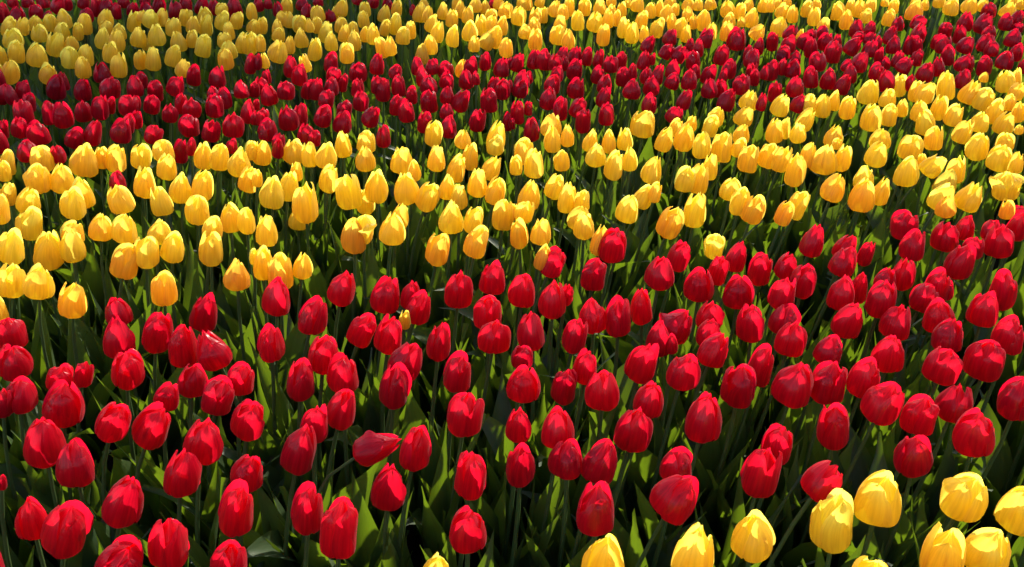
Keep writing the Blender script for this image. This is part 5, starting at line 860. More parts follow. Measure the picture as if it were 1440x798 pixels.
Y|1|0||1.1389 2.6425 1.1976 2.6457 0.4097 0.2265 0.0188 0.9738 0.0281 0.0651|0.25|plump yellow tulip leaning right in the middle yellow band, ninety percent across, sixteen percent down
Y|1|1||1.2981 2.7031 1.3590 2.6970 0.3876 0.1899 0.0218 0.9816 0.0306 0.0744|0.23|plump yellow tulip leaning right in the middle yellow band, ninety-five percent across, sixteen percent down
R|1|0||0.7328 2.6820 0.7759 2.6795 0.4002 -0.0235 -0.0367 0.9990 0.0203 0.0665|0.23|slim red tulip leaning right in the upper red band, seventy-six percent across, sixteen percent down
Y|1|0||1.0134 2.6926 1.0530 2.6806 0.3951 0.0212 -0.0412 0.9989 0.0291 0.0761|0.02|yellow tulip leaning right in the middle yellow band, eighty-five percent across, sixteen percent down
Y|1|0||1.1505 2.7162 1.2053 2.7063 0.3909 -0.0087 -0.0093 0.9999 0.0205 0.0666|0.20|slim yellow tulip leaning right in the middle yellow band, ninety percent across, sixteen percent down
Y|1|0||1.3846 2.6722 1.4811 2.6740 0.4075 0.2659 0.0937 0.9594 0.0223 0.0551|0.27|plump yellow tulip leaning right in the middle yellow band, ninety-nine percent across, sixteen percent down
R|1|0||-1.4926 2.6907 -1.4555 2.6914 0.4024 0.2734 0.0495 0.9606 0.0229 0.0623|0.27|red tulip upright in the upper red band, two percent across, sixteen percent down
R|1|0||-1.1095 2.7449 -1.0765 2.7364 0.3839 0.1703 -0.0141 0.9853 0.0233 0.0694|0.22|red tulip upright in the upper red band, fifteen percent across, sixteen percent down
R|1|0||-0.6984 2.6674 -0.6659 2.6794 0.4088 0.0478 -0.0034 0.9989 0.0253 0.0595|0.02|plump red tulip upright in the upper red band, twenty-eight percent across, sixteen percent down
R|0|0||-0.6476 2.7425 -0.6206 2.7379 0.3885 0.1939 -0.0146 0.9809 0.0186 0.0626|0.12|
R|1|0||-0.4204 2.7124 -0.3858 2.7171 0.3900 0.0610 -0.0309 0.9977 0.0231 0.0728|0.42|red tulip upright in the upper red band, thirty-seven percent across, sixteen percent down
R|1|0||-1.3062 2.7291 -1.2837 2.7098 0.3969 0.2237 -0.0922 0.9703 0.0256 0.0692|0.30|red tulip upright in the upper red band, eight percent across, sixteen percent down
R|1|0||-0.7897 2.6661 -0.7949 2.6790 0.4113 -0.0646 0.0830 0.9945 0.0228 0.0555|0.32|plump red tulip in the upper red band, twenty-four percent across, sixteen percent down
R|0|0||-0.8088 2.7139 -0.7706 2.7139 0.4025 0.1709 -0.0608 0.9834 0.0154 0.0532|0.02|
R|1|0||-0.6315 2.7430 -0.5907 2.7362 0.3885 0.1131 -0.0527 0.9922 0.0232 0.0695|0.44|red tulip upright in the upper red band, thirty-one percent across, sixteen percent down
R|1|0||-0.0671 2.6974 -0.0278 2.7034 0.4005 0.0243 -0.0475 0.9986 0.0230 0.0667|0.20|red tulip upright in the upper red band, forty-nine percent across, sixteen percent down
R|1|0||0.3122 2.6999 0.3517 2.6925 0.4065 0.1364 0.0015 0.9907 0.0259 0.0612|0.23|plump red tulip leaning right in the upper red band, sixty-two percent across, sixteen percent down
R|1|0||-0.0491 2.7296 0.0183 2.7238 0.4006 0.2734 -0.0706 0.9593 0.0231 0.0612|0.18|red tulip in the upper red band, fifty-one percent across, fifteen percent down
R|1|0||0.1553 2.7573 0.1931 2.7353 0.3929 0.0622 -0.0693 0.9957 0.0258 0.0669|0.21|plump red tulip in the upper red band, fifty-six percent across, fifteen percent down
R|1|0||0.5510 2.6981 0.5889 2.7037 0.4040 -0.0397 0.0437 0.9983 0.0230 0.0629|0.06|red tulip in the upper red band, sixty-nine percent across, fifteen percent down
R|0|0||0.6115 2.7392 0.6288 2.7403 0.3933 -0.0209 -0.0589 0.9980 0.0207 0.0622|0.10|
R|0|0||-0.4960 2.7248 -0.4637 2.7244 0.3997 0.0714 -0.0254 0.9971 0.0206 0.0616|0.34|
R|1|0||-1.4243 2.7687 -1.3927 2.7694 0.3813 0.3067 -0.0920 0.9474 0.0274 0.0804|0.20|red tulip upright in the upper red band, six percent across, fifteen percent down
R|1|0||-1.2694 2.7154 -1.2047 2.7067 0.4054 0.3473 0.0220 0.9375 0.0281 0.0705|0.38|plump red tulip in the upper red band, eleven percent across, fifteen percent down
R|1|0||-0.5619 2.7753 -0.5483 2.7620 0.3937 0.0853 -0.0109 0.9963 0.0234 0.0576|0.32|plump red tulip upright in the upper red band, thirty-two percent across, fifteen percent down
R|0|0||-0.0062 2.7330 -0.0045 2.7318 0.4124 -0.0698 0.0197 0.9974 0.0108 0.0393|0.42|
R|1|0||0.8022 2.6927 0.8428 2.7052 0.4081 -0.0409 -0.0086 0.9991 0.0255 0.0657|0.37|plump red tulip in the upper red band, seventy-eight percent across, fifteen percent down
R|1|0||-1.1630 2.7102 -1.1248 2.7077 0.4079 0.1506 -0.0589 0.9868 0.0242 0.0686|0.16|red tulip upright in the upper red band, thirteen percent across, fifteen percent down
R|1|0||-1.0711 2.7348 -1.0144 2.7294 0.4052 0.3490 -0.0530 0.9356 0.0270 0.0627|0.30|plump red tulip leaning right in the upper red band, seventeen percent across, fifteen percent down
R|1|0||-0.7888 2.7616 -0.7610 2.7547 0.4002 0.1702 -0.0961 0.9807 0.0234 0.0562|0.30|plump red tulip upright in the upper red band, twenty-six percent across, fifteen percent down
R|1|0||-0.3535 2.7070 -0.3399 2.7306 0.3980 0.0037 0.0815 0.9967 0.0206 0.0718|0.16|slim red tulip upright in the upper red band, thirty-nine percent across, fifteen percent down
R|1|0||0.3764 2.7505 0.4167 2.7308 0.4037 0.0637 -0.0410 0.9971 0.0232 0.0640|0.16|red tulip leaning right in the upper red band, sixty-four percent across, fifteen percent down
Y|1|0||1.1364 2.7714 1.1757 2.7795 0.3828 0.1152 0.0448 0.9923 0.0257 0.0724|0.01|yellow tulip leaning right in the middle yellow band, eighty-eight percent across, fifteen percent down
Y|1|0||1.2836 2.7071 1.3002 2.7164 0.3930 -0.1196 0.0681 0.9905 0.0256 0.0926|0.07|slim yellow tulip in the middle yellow band, ninety-two percent across, fifteen percent down
R|0|0||-0.4431 2.7095 -0.4041 2.7217 0.4100 0.0655 0.0452 0.9968 0.0180 0.0610|0.22|
R|1|0||-0.2781 2.7785 -0.2546 2.7578 0.3995 0.1235 -0.0653 0.9902 0.0260 0.0613|0.24|plump red tulip upright in the upper red band, forty-two percent across, fifteen percent down
R|0|0||-0.1008 2.7378 -0.0543 2.7385 0.4119 0.1247 -0.0353 0.9916 0.0206 0.0479|0.05|
R|1|0||0.6528 2.7074 0.6889 2.7297 0.4048 -0.0162 0.0666 0.9976 0.0257 0.0658|0.22|plump red tulip in the upper red band, seventy-two percent across, fifteen percent down
R|1|0||0.9411 2.7845 1.0059 2.7878 0.3872 0.1857 -0.0921 0.9783 0.0231 0.0680|0.37|red tulip leaning right in the upper red band, eighty-two percent across, fifteen percent down
R|1|0||0.0798 2.7471 0.1199 2.7455 0.4064 0.1990 -0.0316 0.9795 0.0253 0.0608|0.44|plump red tulip leaning right in the upper red band, fifty-four percent across, fifteen percent down
R|1|0||0.2106 2.7318 0.2726 2.7383 0.4086 0.1693 -0.0645 0.9835 0.0219 0.0615|0.10|red tulip leaning right in the upper red band, fifty-nine percent across, fifteen percent down
R|0|0||-0.5608 2.7996 -0.5262 2.8038 0.3892 0.2639 0.0748 0.9616 0.0172 0.0623|0.03|
R|0|0||1.1873 2.7944 1.2095 2.7704 0.4042 -0.0676 -0.0910 0.9936 0.0151 0.0548|0.27|
R|0|0||-1.3663 2.7887 -1.3712 2.7879 0.3984 0.0102 -0.0123 0.9999 0.0197 0.0613|0.42|
R|0|0||-0.2482 2.8120 -0.2015 2.8014 0.3992 0.1580 -0.0173 0.9873 0.0237 0.0550|0.02|
R|0|0||0.4156 2.8076 0.4872 2.8103 0.3982 0.3054 -0.0574 0.9505 0.0232 0.0541|0.25|
R|1|0||1.1303 2.7702 1.1375 2.7633 0.4059 -0.2654 -0.0524 0.9627 0.0234 0.0688|0.06|red tulip in the upper red band, eighty-six percent across, fourteen percent down
Y|1|0||1.4790 2.7403 1.4958 2.7565 0.4041 -0.1377 0.0932 0.9861 0.0280 0.0718|0.02|plump yellow tulip in the middle yellow band, ninety-eight percent across, fourteen percent down
R|0|0||-1.1927 2.8220 -1.1520 2.8273 0.3924 0.1830 -0.0257 0.9828 0.0199 0.0569|0.34|
R|1|0||-0.1674 2.8361 -0.1418 2.8420 0.3862 0.0016 0.0343 0.9994 0.0227 0.0648|0.23|red tulip upright in the upper red band, forty-six percent across, fourteen percent down
R|1|0||-0.0127 2.7619 0.0310 2.7764 0.4106 0.0875 0.0698 0.9937 0.0248 0.0576|0.22|plump red tulip in the upper red band, fifty-one percent across, fourteen percent down
R|1|0||0.5127 2.7727 0.5372 2.7747 0.4066 0.0161 0.0142 0.9998 0.0235 0.0672|0.17|red tulip in the upper red band, sixty-seven percent across, fourteen percent down
R|1|0||1.3597 2.8111 1.3895 2.8169 0.3954 -0.0052 0.0512 0.9987 0.0238 0.0621|0.16|red tulip leaning right in the upper red band, ninety-four percent across, fourteen percent down
R|0|0||-0.1280 2.7823 -0.1099 2.8008 0.4114 0.0094 0.0812 0.9967 0.0126 0.0458|0.09|
R|1|0||0.9375 2.8410 0.9831 2.8411 0.3874 -0.0585 -0.0967 0.9936 0.0240 0.0720|0.31|red tulip leaning right in the upper red band, eighty-one percent across, fourteen percent down
R|0|0||0.0149 2.8578 0.0501 2.8553 0.3978 0.1134 -0.0705 0.9910 0.0129 0.0466|0.05|
R|0|0||0.7208 2.8358 0.7476 2.8192 0.4037 -0.0350 -0.0672 0.9971 0.0159 0.0576|0.15|
R|1|0||0.8994 2.8441 0.9350 2.8479 0.3868 -0.0733 0.0876 0.9934 0.0241 0.0702|0.38|red tulip in the upper red band, seventy-nine percent across, fourteen percent down
Y|0|0||1.3958 2.7828 1.4405 2.7936 0.4235 0.0158 -0.0171 0.9997 0.0131 0.0330|0.04|
Y|0|0||1.5002 2.7722 1.5454 2.7969 0.4107 -0.1242 0.0954 0.9877 0.0152 0.0553|0.11|
R|1|0||-0.9120 2.8105 -0.9040 2.8113 0.4016 0.0267 0.0718 0.9971 0.0264 0.0662|0.02|plump red tulip upright in the upper red band, twenty-one percent across, fourteen percent down
R|0|0||-0.7962 2.8373 -0.7613 2.8401 0.4034 0.0666 -0.0702 0.9953 0.0160 0.0469|0.26|
R|1|0||-0.2723 2.8070 -0.2703 2.8138 0.4021 -0.1189 0.0502 0.9916 0.0211 0.0679|0.42|slim red tulip in the upper red band, forty-one percent across, thirteen percent down
R|1|0||0.3053 2.8232 0.3427 2.8337 0.3972 0.0475 -0.0279 0.9985 0.0213 0.0664|0.11|red tulip upright in the upper red band, sixty-one percent across, thirteen percent down
R|0|0||0.6127 2.8313 0.6503 2.8327 0.4059 0.1200 0.0798 0.9896 0.0133 0.0482|0.21|
R|0|0||0.3878 2.8494 0.4222 2.8678 0.3927 -0.0366 0.0643 0.9973 0.0188 0.0578|0.36|
R|1|0||-1.0317 2.8756 -0.9954 2.8564 0.3944 0.2132 -0.0921 0.9727 0.0235 0.0686|0.32|red tulip upright in the upper red band, nineteen percent across, thirteen percent down
R|1|0||-0.6758 2.8585 -0.6637 2.8547 0.3944 0.0981 -0.0377 0.9945 0.0254 0.0694|0.44|red tulip upright in the upper red band, twenty-nine percent across, thirteen percent down
R|0|0||-0.6054 2.8241 -0.5520 2.8196 0.4141 0.2413 0.0152 0.9703 0.0225 0.0522|0.05|
R|0|0||0.2124 2.8917 0.2665 2.8884 0.3887 0.1785 -0.0428 0.9830 0.0217 0.0615|0.30|
R|0|0||0.3911 2.8196 0.4463 2.8307 0.4027 0.1484 0.0622 0.9870 0.0186 0.0674|0.34|
R|1|0||0.5728 2.8871 0.6136 2.8866 0.3877 0.1971 0.0277 0.9800 0.0244 0.0634|0.12|red tulip leaning right in the upper red band, sixty-nine percent across, thirteen percent down
Y|1|0||-1.5227 2.9090 -1.4694 2.8889 0.3904 0.3506 -0.0530 0.9350 0.0257 0.0670|0.49|yellow tulip in the far yellow band, five percent across, thirteen percent down
R|0|0||0.0962 2.8083 0.1364 2.8266 0.4149 0.1441 0.0909 0.9854 0.0212 0.0508|0.17|
R|0|0||1.0361 2.8676 1.0570 2.8697 0.3957 -0.0392 -0.0705 0.9967 0.0215 0.0646|0.38|
R|1|0||-1.2940 2.8602 -1.2823 2.8617 0.3994 0.0863 0.0666 0.9940 0.0255 0.0675|0.33|red tulip upright in the upper red band, ten percent across, thirteen percent down
R|0|0||0.7344 2.8349 0.7822 2.8514 0.4127 0.1041 0.0125 0.9945 0.0134 0.0484|0.31|
R|1|0||-0.5034 2.9210 -0.4895 2.9113 0.3875 0.1068 -0.0520 0.9929 0.0286 0.0664|0.19|plump red tulip upright in the upper red band, thirty-five percent across, thirteen percent down
R|0|0||-0.3943 2.8573 -0.3634 2.8427 0.4182 0.1890 -0.0348 0.9814 0.0200 0.0476|0.20|
R|0|0||0.3243 2.8282 0.3724 2.8429 0.4150 0.0422 0.0464 0.9980 0.0146 0.0518|0.24|
R|0|0||0.5372 2.8575 0.5773 2.8769 0.4056 -0.0351 0.0907 0.9953 0.0135 0.0489|0.07|
R|0|0||0.7354 2.8953 0.7589 2.9030 0.3930 -0.0409 0.0290 0.9987 0.0204 0.0585|0.33|
R|1|0||1.0786 2.8698 1.1345 2.8555 0.4084 0.0354 -0.0552 0.9978 0.0240 0.0590|0.32|plump red tulip leaning right in the upper red band, eighty-six percent across, thirteen percent down
R|1|0||1.2336 2.8814 1.2931 2.8733 0.4002 0.1068 -0.0052 0.9943 0.0274 0.0637|0.37|plump red tulip leaning right in the upper red band, ninety percent across, thirteen percent down
Y|1|0||-1.6140 2.8748 -1.5857 2.8798 0.3935 0.3299 -0.0525 0.9426 0.0256 0.0832|0.52|slim orange-yellow tulip upright in the far yellow band, one percent across, thirteen percent down
R|0|0||-0.2337 2.9547 -0.2138 2.9303 0.3908 0.1099 -0.0917 0.9897 0.0260 0.0604|0.06|
R|1|0||0.7833 2.9288 0.8233 2.9239 0.3866 0.0517 0.0093 0.9986 0.0232 0.0704|0.16|red tulip leaning right in the upper red band, seventy-five percent across, twelve percent down
R|1|0||0.1442 2.9334 0.1966 2.9098 0.3949 0.1256 -0.0841 0.9885 0.0245 0.0710|0.09|red tulip leaning right in the upper red band, fifty-six percent across, twelve percent down
R|1|0||0.4805 2.9373 0.5114 2.9328 0.3893 0.1000 0.0879 0.9911 0.0233 0.0642|0.45|red tulip leaning right in the upper red band, sixty-six percent across, twelve percent down
R|1|0||0.6331 2.9121 0.6821 2.9076 0.3982 0.1563 -0.0087 0.9877 0.0231 0.0640|0.06|red tulip leaning right in the upper red band, seventy-one percent across, twelve percent down
Y|1|0||-0.2018 2.9727 -0.1649 2.9559 0.3864 0.1281 -0.0383 0.9910 0.0188 0.0641|0.59|single yellow tulip standing among the reds of the upper red band
R|1|0||0.8403 2.9272 0.8922 2.9293 0.3934 0.0751 0.0780 0.9941 0.0246 0.0640|0.14|plump red tulip leaning right in the upper red band, seventy-seven percent across, twelve percent down
Y|1|0||-1.1043 2.9126 -1.0448 2.9033 0.4062 0.3032 0.0436 0.9519 0.0244 0.0599|0.47|plump yellow tulip leaning right in the far yellow band, eighteen percent across, twelve percent down
R|1|0||-0.0598 2.9368 -0.0336 2.9397 0.3929 0.0538 0.0775 0.9955 0.0247 0.0643|0.30|red tulip upright in the upper red band, forty-nine percent across, twelve percent down
Y|1|0||-1.3832 2.9291 -1.3651 2.9171 0.3981 0.1871 -0.0158 0.9822 0.0250 0.0728|0.43|yellow tulip upright in the far yellow band, eight percent across, twelve percent down
R|0|0||-0.2898 2.9112 -0.2532 2.9178 0.4091 0.0551 -0.0144 0.9984 0.0218 0.0526|0.17|
R|0|0||-0.1610 2.9112 -0.1307 2.9212 0.4043 0.0056 -0.0342 0.9994 0.0232 0.0605|0.26|
R|0|0||0.8256 2.9410 0.8634 2.9369 0.4001 0.0072 -0.0521 0.9986 0.0164 0.0596|0.21|
R|0|0||1.3486 2.9194 1.3628 2.9274 0.4002 -0.2536 0.0405 0.9665 0.0205 0.0655|0.08|
R|0|0||1.6023 2.9394 1.6335 2.9430 0.4024 -0.0982 0.0490 0.9940 0.0137 0.0498|0.30|
R|1|0||-0.7474 2.9676 -0.7145 2.9572 0.3885 0.1476 -0.0823 0.9856 0.0234 0.0748|0.32|red tulip upright in the upper red band, twenty-eight percent across, twelve percent down
R|0|0||-0.3366 2.9611 -0.3060 2.9790 0.3861 -0.0036 0.0759 0.9971 0.0209 0.0654|0.27|
R|0|0||1.1381 2.9236 1.2383 2.9286 0.4089 0.4102 0.0565 0.9103 0.0241 0.0558|0.27|
R|0|0||1.0157 2.9579 1.0765 2.9579 0.4032 0.1164 0.0680 0.9909 0.0193 0.0449|0.25|
R|1|0||1.4632 2.9097 1.4922 2.9104 0.4056 -0.0339 -0.0379 0.9987 0.0231 0.0704|0.05|red tulip leaning right in the upper red band, ninety-six percent across, twelve percent down
Y|1|0||-1.2587 2.9041 -1.2471 2.9109 0.4009 0.1469 0.0574 0.9875 0.0266 0.0804|0.35|yellow tulip upright in the far yellow band, twelve percent across, eleven percent down
R|1|0||-0.4610 2.9570 -0.4362 2.9605 0.3953 0.1049 0.0344 0.9939 0.0243 0.0711|0.42|red tulip upright in the upper red band, thirty-seven percent across, eleven percent down
R|0|0||0.2752 2.9219 0.3157 2.9444 0.4050 0.0077 0.0867 0.9962 0.0233 0.0602|0.41|
R|1|0||-0.8798 2.9563 -0.8453 2.9537 0.3993 0.2746 0.0304 0.9611 0.0198 0.0719|0.43|slim red tulip leaning right in the upper red band, twenty-five percent across, eleven percent down
Y|0|0||-0.6657 2.9630 -0.6583 2.9624 0.4017 -0.1780 -0.0534 0.9826 0.0179 0.0617|0.44|
R|0|0||-0.0553 2.9963 -0.0075 3.0008 0.4013 0.1421 0.0656 0.9877 0.0112 0.0406|0.42|
R|0|0||0.1537 2.9939 0.1691 3.0030 0.3938 -0.0371 -0.0116 0.9992 0.0168 0.0548|0.34|
R|0|0||1.1910 3.0188 1.2161 3.0087 0.3943 -0.0579 0.0132 0.9982 0.0196 0.0500|0.06|
R|1|0||1.3908 2.9774 1.4529 2.9678 0.3988 0.1752 0.0004 0.9845 0.0288 0.0667|0.22|plump red tulip leaning right in the upper red band, ninety-four percent across, eleven percent down
R|1|0||-0.6292 2.9877 -0.5898 2.9965 0.3911 0.1390 0.0549 0.9888 0.0246 0.0693|0.30|red tulip upright in the upper red band, thirty-two percent across, eleven percent down
R|1|0||-0.0600 2.9946 0.0065 3.0022 0.3931 0.3296 -0.0017 0.9441 0.0238 0.0660|0.37|red tulip leaning right in the upper red band, fifty-one percent across, eleven percent down
R|0|0||0.1092 2.9503 0.1383 2.9462 0.4120 0.0683 -0.0582 0.9960 0.0219 0.0594|0.05|
R|1|0||1.0449 2.9645 1.1163 2.9756 0.3973 0.2150 0.0587 0.9749 0.0263 0.0704|0.37|red tulip leaning right in the upper red band, eighty-four percent across, eleven percent down
R|0|0||-0.8400 2.9664 -0.8181 2.9561 0.4124 0.1903 -0.0687 0.9793 0.0154 0.0559|0.16|
R|0|0||-0.1168 2.9676 -0.0881 2.9555 0.4102 0.0637 -0.0630 0.9960 0.0192 0.0633|0.12|
R|1|0||0.9593 2.9581 0.9815 2.9668 0.4018 -0.0418 0.0805 0.9959 0.0263 0.0705|0.24|red tulip in the upper red band, eighty percent across, eleven percent down
Y|0|0||-0.8175 2.9647 -0.7956 2.9744 0.4109 -0.0109 -0.0409 0.9991 0.0144 0.0522|0.40|
R|0|0||0.3182 2.9820 0.3539 2.9883 0.4017 0.0440 -0.0143 0.9989 0.0181 0.0655|0.04|
R|0|0||0.3718 2.9707 0.4191 2.9796 0.4044 0.1906 0.0552 0.9801 0.0208 0.0651|0.11|
R|1|0||0.5661 2.9894 0.5885 2.9871 0.4018 -0.1170 0.0229 0.9929 0.0236 0.0657|0.18|red tulip upright in the upper red band, sixty-eight percent across, eleven percent down
R|1|0||1.5667 3.0175 1.6107 3.0187 0.3936 0.0902 0.0577 0.9943 0.0270 0.0626|0.28|plump red tulip leaning right in the upper red band, ninety-eight percent across, eleven percent down
R|0|0||0.0210 3.0142 0.0701 3.0356 0.3894 0.0925 0.0907 0.9916 0.0226 0.0662|0.22|
R|1|0||0.0622 3.0055 0.1053 2.9941 0.3998 0.0699 -0.0257 0.9972 0.0250 0.0720|0.22|red tulip upright in the upper red band, fifty-three percent across, ten percent down
R|0|0||0.4197 2.9859 0.4515 2.9786 0.4206 0.0263 -0.0855 0.9960 0.0111 0.0402|0.28|
R|0|0||1.1742 3.0194 1.2542 3.0167 0.3990 0.1968 0.0779 0.9773 0.0211 0.0595|0.31|
Y|1|0||-1.2381 3.0582 -1.2285 3.0489 0.3849 0.1399 -0.0881 0.9862 0.0204 0.0739|0.50|slim orange-yellow tulip leaning left in the far yellow band, fourteen percent across, ten percent down
Y|1|0||-1.2027 3.0119 -1.1790 3.0216 0.3878 0.1605 0.0821 0.9836 0.0253 0.0831|0.23|slim yellow tulip upright in the far yellow band, fifteen percent across, ten percent down
Y|1|0||-0.9422 3.0445 -0.9364 3.0246 0.3924 0.0351 -0.0992 0.9944 0.0258 0.0754|0.59|orange-yellow tulip in the far yellow band, twenty-two percent across, ten percent down
R|0|0||0.2383 3.0196 0.2779 3.0054 0.4036 0.1247 -0.0119 0.9921 0.0182 0.0636|0.36|
R|1|0||0.7300 2.9690 0.7759 2.9888 0.4068 0.0616 0.0985 0.9932 0.0250 0.0649|0.28|plump red tulip leaning right in the upper red band, seventy-four percent across, ten percent down
R|0|0||0.8893 3.0635 0.9379 3.0604 0.3955 -0.0100 0.0434 0.9990 0.0185 0.0519|0.37|
R|0|0||1.2794 3.0242 1.3235 3.0238 0.4021 0.0803 0.0823 0.9934 0.0197 0.0598|0.06|
Y|1|0||-1.4854 3.0106 -1.4521 3.0274 0.3940 0.1614 0.0811 0.9836 0.0281 0.0768|0.01|yellow tulip in the far yellow band, seven percent across, ten percent down
R|0|0||0.2107 3.0806 0.2455 3.0768 0.3880 0.1916 0.0394 0.9807 0.0200 0.0643|0.37|
R|0|0||0.8472 3.0631 0.8938 3.0653 0.4063 0.0021 0.0229 0.9997 0.0171 0.0396|0.02|
R|0|0||1.1785 3.0289 1.2006 3.0209 0.4121 -0.1334 -0.0478 0.9899 0.0154 0.0558|0.02|
Y|1|0||-1.7259 3.0645 -1.6939 3.0520 0.3979 0.3069 -0.0726 0.9490 0.0204 0.0722|0.15|slim yellow tulip upright in the far yellow band, one percent across, ten percent down
Y|1|0||-1.1915 3.0233 -1.1224 3.0347 0.3998 0.3846 0.0194 0.9229 0.0239 0.0789|0.17|slim yellow tulip in the far yellow band, seventeen percent across, ten percent down
R|0|0||0.1920 3.0868 0.2112 3.0938 0.3919 0.0465 0.0976 0.9941 0.0244 0.0567|0.40|
R|1|0||0.6489 3.0385 0.6900 3.0566 0.3951 0.1128 0.0922 0.9893 0.0241 0.0722|0.32|red tulip leaning right in the upper red band, seventy-one percent across, ten percent down
R|1|0||1.4110 3.0465 1.4379 3.0467 0.4003 -0.1821 -0.0626 0.9813 0.0226 0.0715|0.12|red tulip in the upper red band, ninety-three percent across, ten percent down
Y|1|0||-1.4277 3.0679 -1.4130 3.0671 0.3910 0.1907 0.0071 0.9816 0.0242 0.0791|0.15|slim yellow tulip upright in the far yellow band, eight percent across, ten percent down
Y|1|0||-1.5855 3.0502 -1.5707 3.0516 0.3950 0.2073 0.0031 0.9783 0.0306 0.0841|0.20|yellow tulip upright in the far yellow band, four percent across, nine percent down
Y|1|0||-0.3180 3.1000 -0.3002 3.1052 0.3844 0.0294 0.0553 0.9980 0.0230 0.0715|0.45|yellow tulip upright in the far yellow band, forty-one percent across, nine percent down
R|0|0||0.1429 3.0340 0.1658 3.0315 0.4170 0.0570 0.0193 0.9982 0.0197 0.0501|0.27|
R|0|0||0.4528 3.0782 0.5427 3.0755 0.4016 0.4950 0.0084 0.8689 0.0242 0.0635|0.32|
R|0|0||0.7741 3.0845 0.7928 3.0815 0.3967 -0.1610 0.0554 0.9854 0.0200 0.0615|0.25|
Y|1|0||-0.5839 3.0769 -0.5527 3.0831 0.3941 0.0784 0.0674 0.9946 0.0243 0.0732|0.36|yellow tulip upright in the far yellow band, thirty-four percent across, nine percent down
R|0|0||0.8577 3.0866 0.9006 3.0764 0.4093 0.0149 -0.0166 0.9998 0.0222 0.0516|0.15|
R|0|0||1.6342 3.0960 1.6783 3.0970 0.3993 0.0950 -0.0969 0.9908 0.0224 0.0617|0.30|
Y|1|0||-1.3678 3.0712 -1.3327 3.0702 0.4029 0.1939 -0.0855 0.9773 0.0256 0.0735|0.24|yellow tulip upright in the far yellow band, eleven percent across, nine percent down
Y|1|0||-1.6702 3.0613 -1.6487 3.0750 0.3995 0.2572 -0.0011 0.9664 0.0270 0.0793|0.22|yellow tulip upright in the far yellow band, two percent across, nine percent down
R|0|0||0.3984 3.0920 0.5022 3.0882 0.4094 0.4789 0.0560 0.8761 0.0229 0.0564|0.29|
R|1|0||1.0434 3.1151 1.0825 3.1355 0.3789 0.1218 0.0813 0.9892 0.0276 0.0830|0.36|red tulip leaning right in the upper red band, eighty-one percent across, nine percent down
Y|1|0||-0.8411 3.1334 -0.7934 3.1185 0.3898 0.3159 -0.0347 0.9482 0.0317 0.0794|0.24|plump yellow tulip in the far yellow band, twenty-seven percent across, nine percent down
Y|1|0||-0.9540 3.0977 -0.9476 3.1107 0.4019 0.0378 0.0229 0.9990 0.0259 0.0663|0.11|plump yellow tulip leaning left in the far yellow band, twenty-two percent across, nine percent down
Y|1|0||-0.7118 3.1637 -0.6770 3.1544 0.3835 0.2172 -0.0574 0.9744 0.0233 0.0821|0.10|slim yellow tulip upright in the far yellow band, thirty-one percent across, nine percent down
R|0|0||1.1738 3.1460 1.2114 3.1420 0.3980 0.0367 0.0680 0.9970 0.0256 0.0594|0.01|
R|0|0||1.5765 3.1235 1.6179 3.1329 0.4026 0.0482 0.0783 0.9958 0.0238 0.0554|0.29|
R|0|0||0.5921 3.1180 0.6216 3.1152 0.4055 0.0425 -0.0501 0.9978 0.0187 0.0678|0.18|
R|0|0||1.0120 3.1889 1.0254 3.1850 0.3844 -0.1003 -0.0308 0.9945 0.0235 0.0701|0.12|
Y|1|0||-0.4415 3.1941 -0.4386 3.1918 0.3815 -0.2075 -0.0450 0.9772 0.0236 0.0763|0.39|slim yellow tulip leaning left in the far yellow band, thirty-seven percent across, eight percent down
Y|1|0||-0.0351 3.1109 -0.0198 3.1202 0.4047 0.0379 -0.0365 0.9986 0.0230 0.0686|0.40|yellow tulip upright in the far yellow band, forty-nine percent across, eight percent down
R|0|0||0.7892 3.1835 0.8417 3.1870 0.3934 0.1045 -0.0651 0.9924 0.0176 0.0640|0.38|
R|1|0||1.0476 3.1750 1.1538 3.1880 0.3923 0.4396 0.0512 0.8967 0.0271 0.0702|0.43|plump red tulip leaning right in the upper red band, eighty-three percent across, eight percent down
Y|1|0||-1.1080 3.1219 -1.0507 3.1370 0.4000 0.3237 0.0791 0.9428 0.0275 0.0827|0.07|yellow tulip in the far yellow band, twenty percent across, eight percent down
Y|0|0||-0.4312 3.1562 -0.4086 3.1402 0.4043 -0.0024 -0.0838 0.9965 0.0197 0.0714|0.03|
R|0|0||0.5791 3.1820 0.6103 3.1974 0.3960 0.0128 0.0605 0.9981 0.0148 0.0528|0.02|
R|0|0||1.3114 3.2013 1.3635 3.1970 0.3898 0.0146 0.0140 0.9998 0.0206 0.0697|0.01|
R|0|0||1.3519 3.1794 1.3888 3.1825 0.3967 -0.1414 -0.0592 0.9882 0.0205 0.0664|0.37|
R|1|0||1.4296 3.1999 1.4831 3.2013 0.3915 0.0381 0.0724 0.9966 0.0272 0.0631|0.37|plump red tulip leaning right in the upper red band, ninety-two percent across, eight percent down
R|1|0||1.4824 3.2016 1.5598 3.2092 0.3901 0.1870 0.0220 0.9821 0.0272 0.0632|0.28|plump red tulip leaning right in the upper red band, ninety-four percent across, eight percent down
Y|0|0||-0.8083 3.1921 -0.7676 3.2036 0.3913 0.1352 -0.0084 0.9908 0.0183 0.0664|0.07|
Y|1|0||-0.2938 3.1645 -0.2763 3.1465 0.4064 0.0276 -0.0352 0.9990 0.0232 0.0709|0.20|yellow tulip upright in the far yellow band, forty-two percent across, eight percent down
R|0|0||0.3887 3.1881 0.4594 3.1909 0.3990 0.3121 -0.0198 0.9499 0.0241 0.0647|0.25|
R|0|0||0.8975 3.1551 0.9370 3.1623 0.4080 0.0066 -0.0225 0.9997 0.0257 0.0596|0.34|
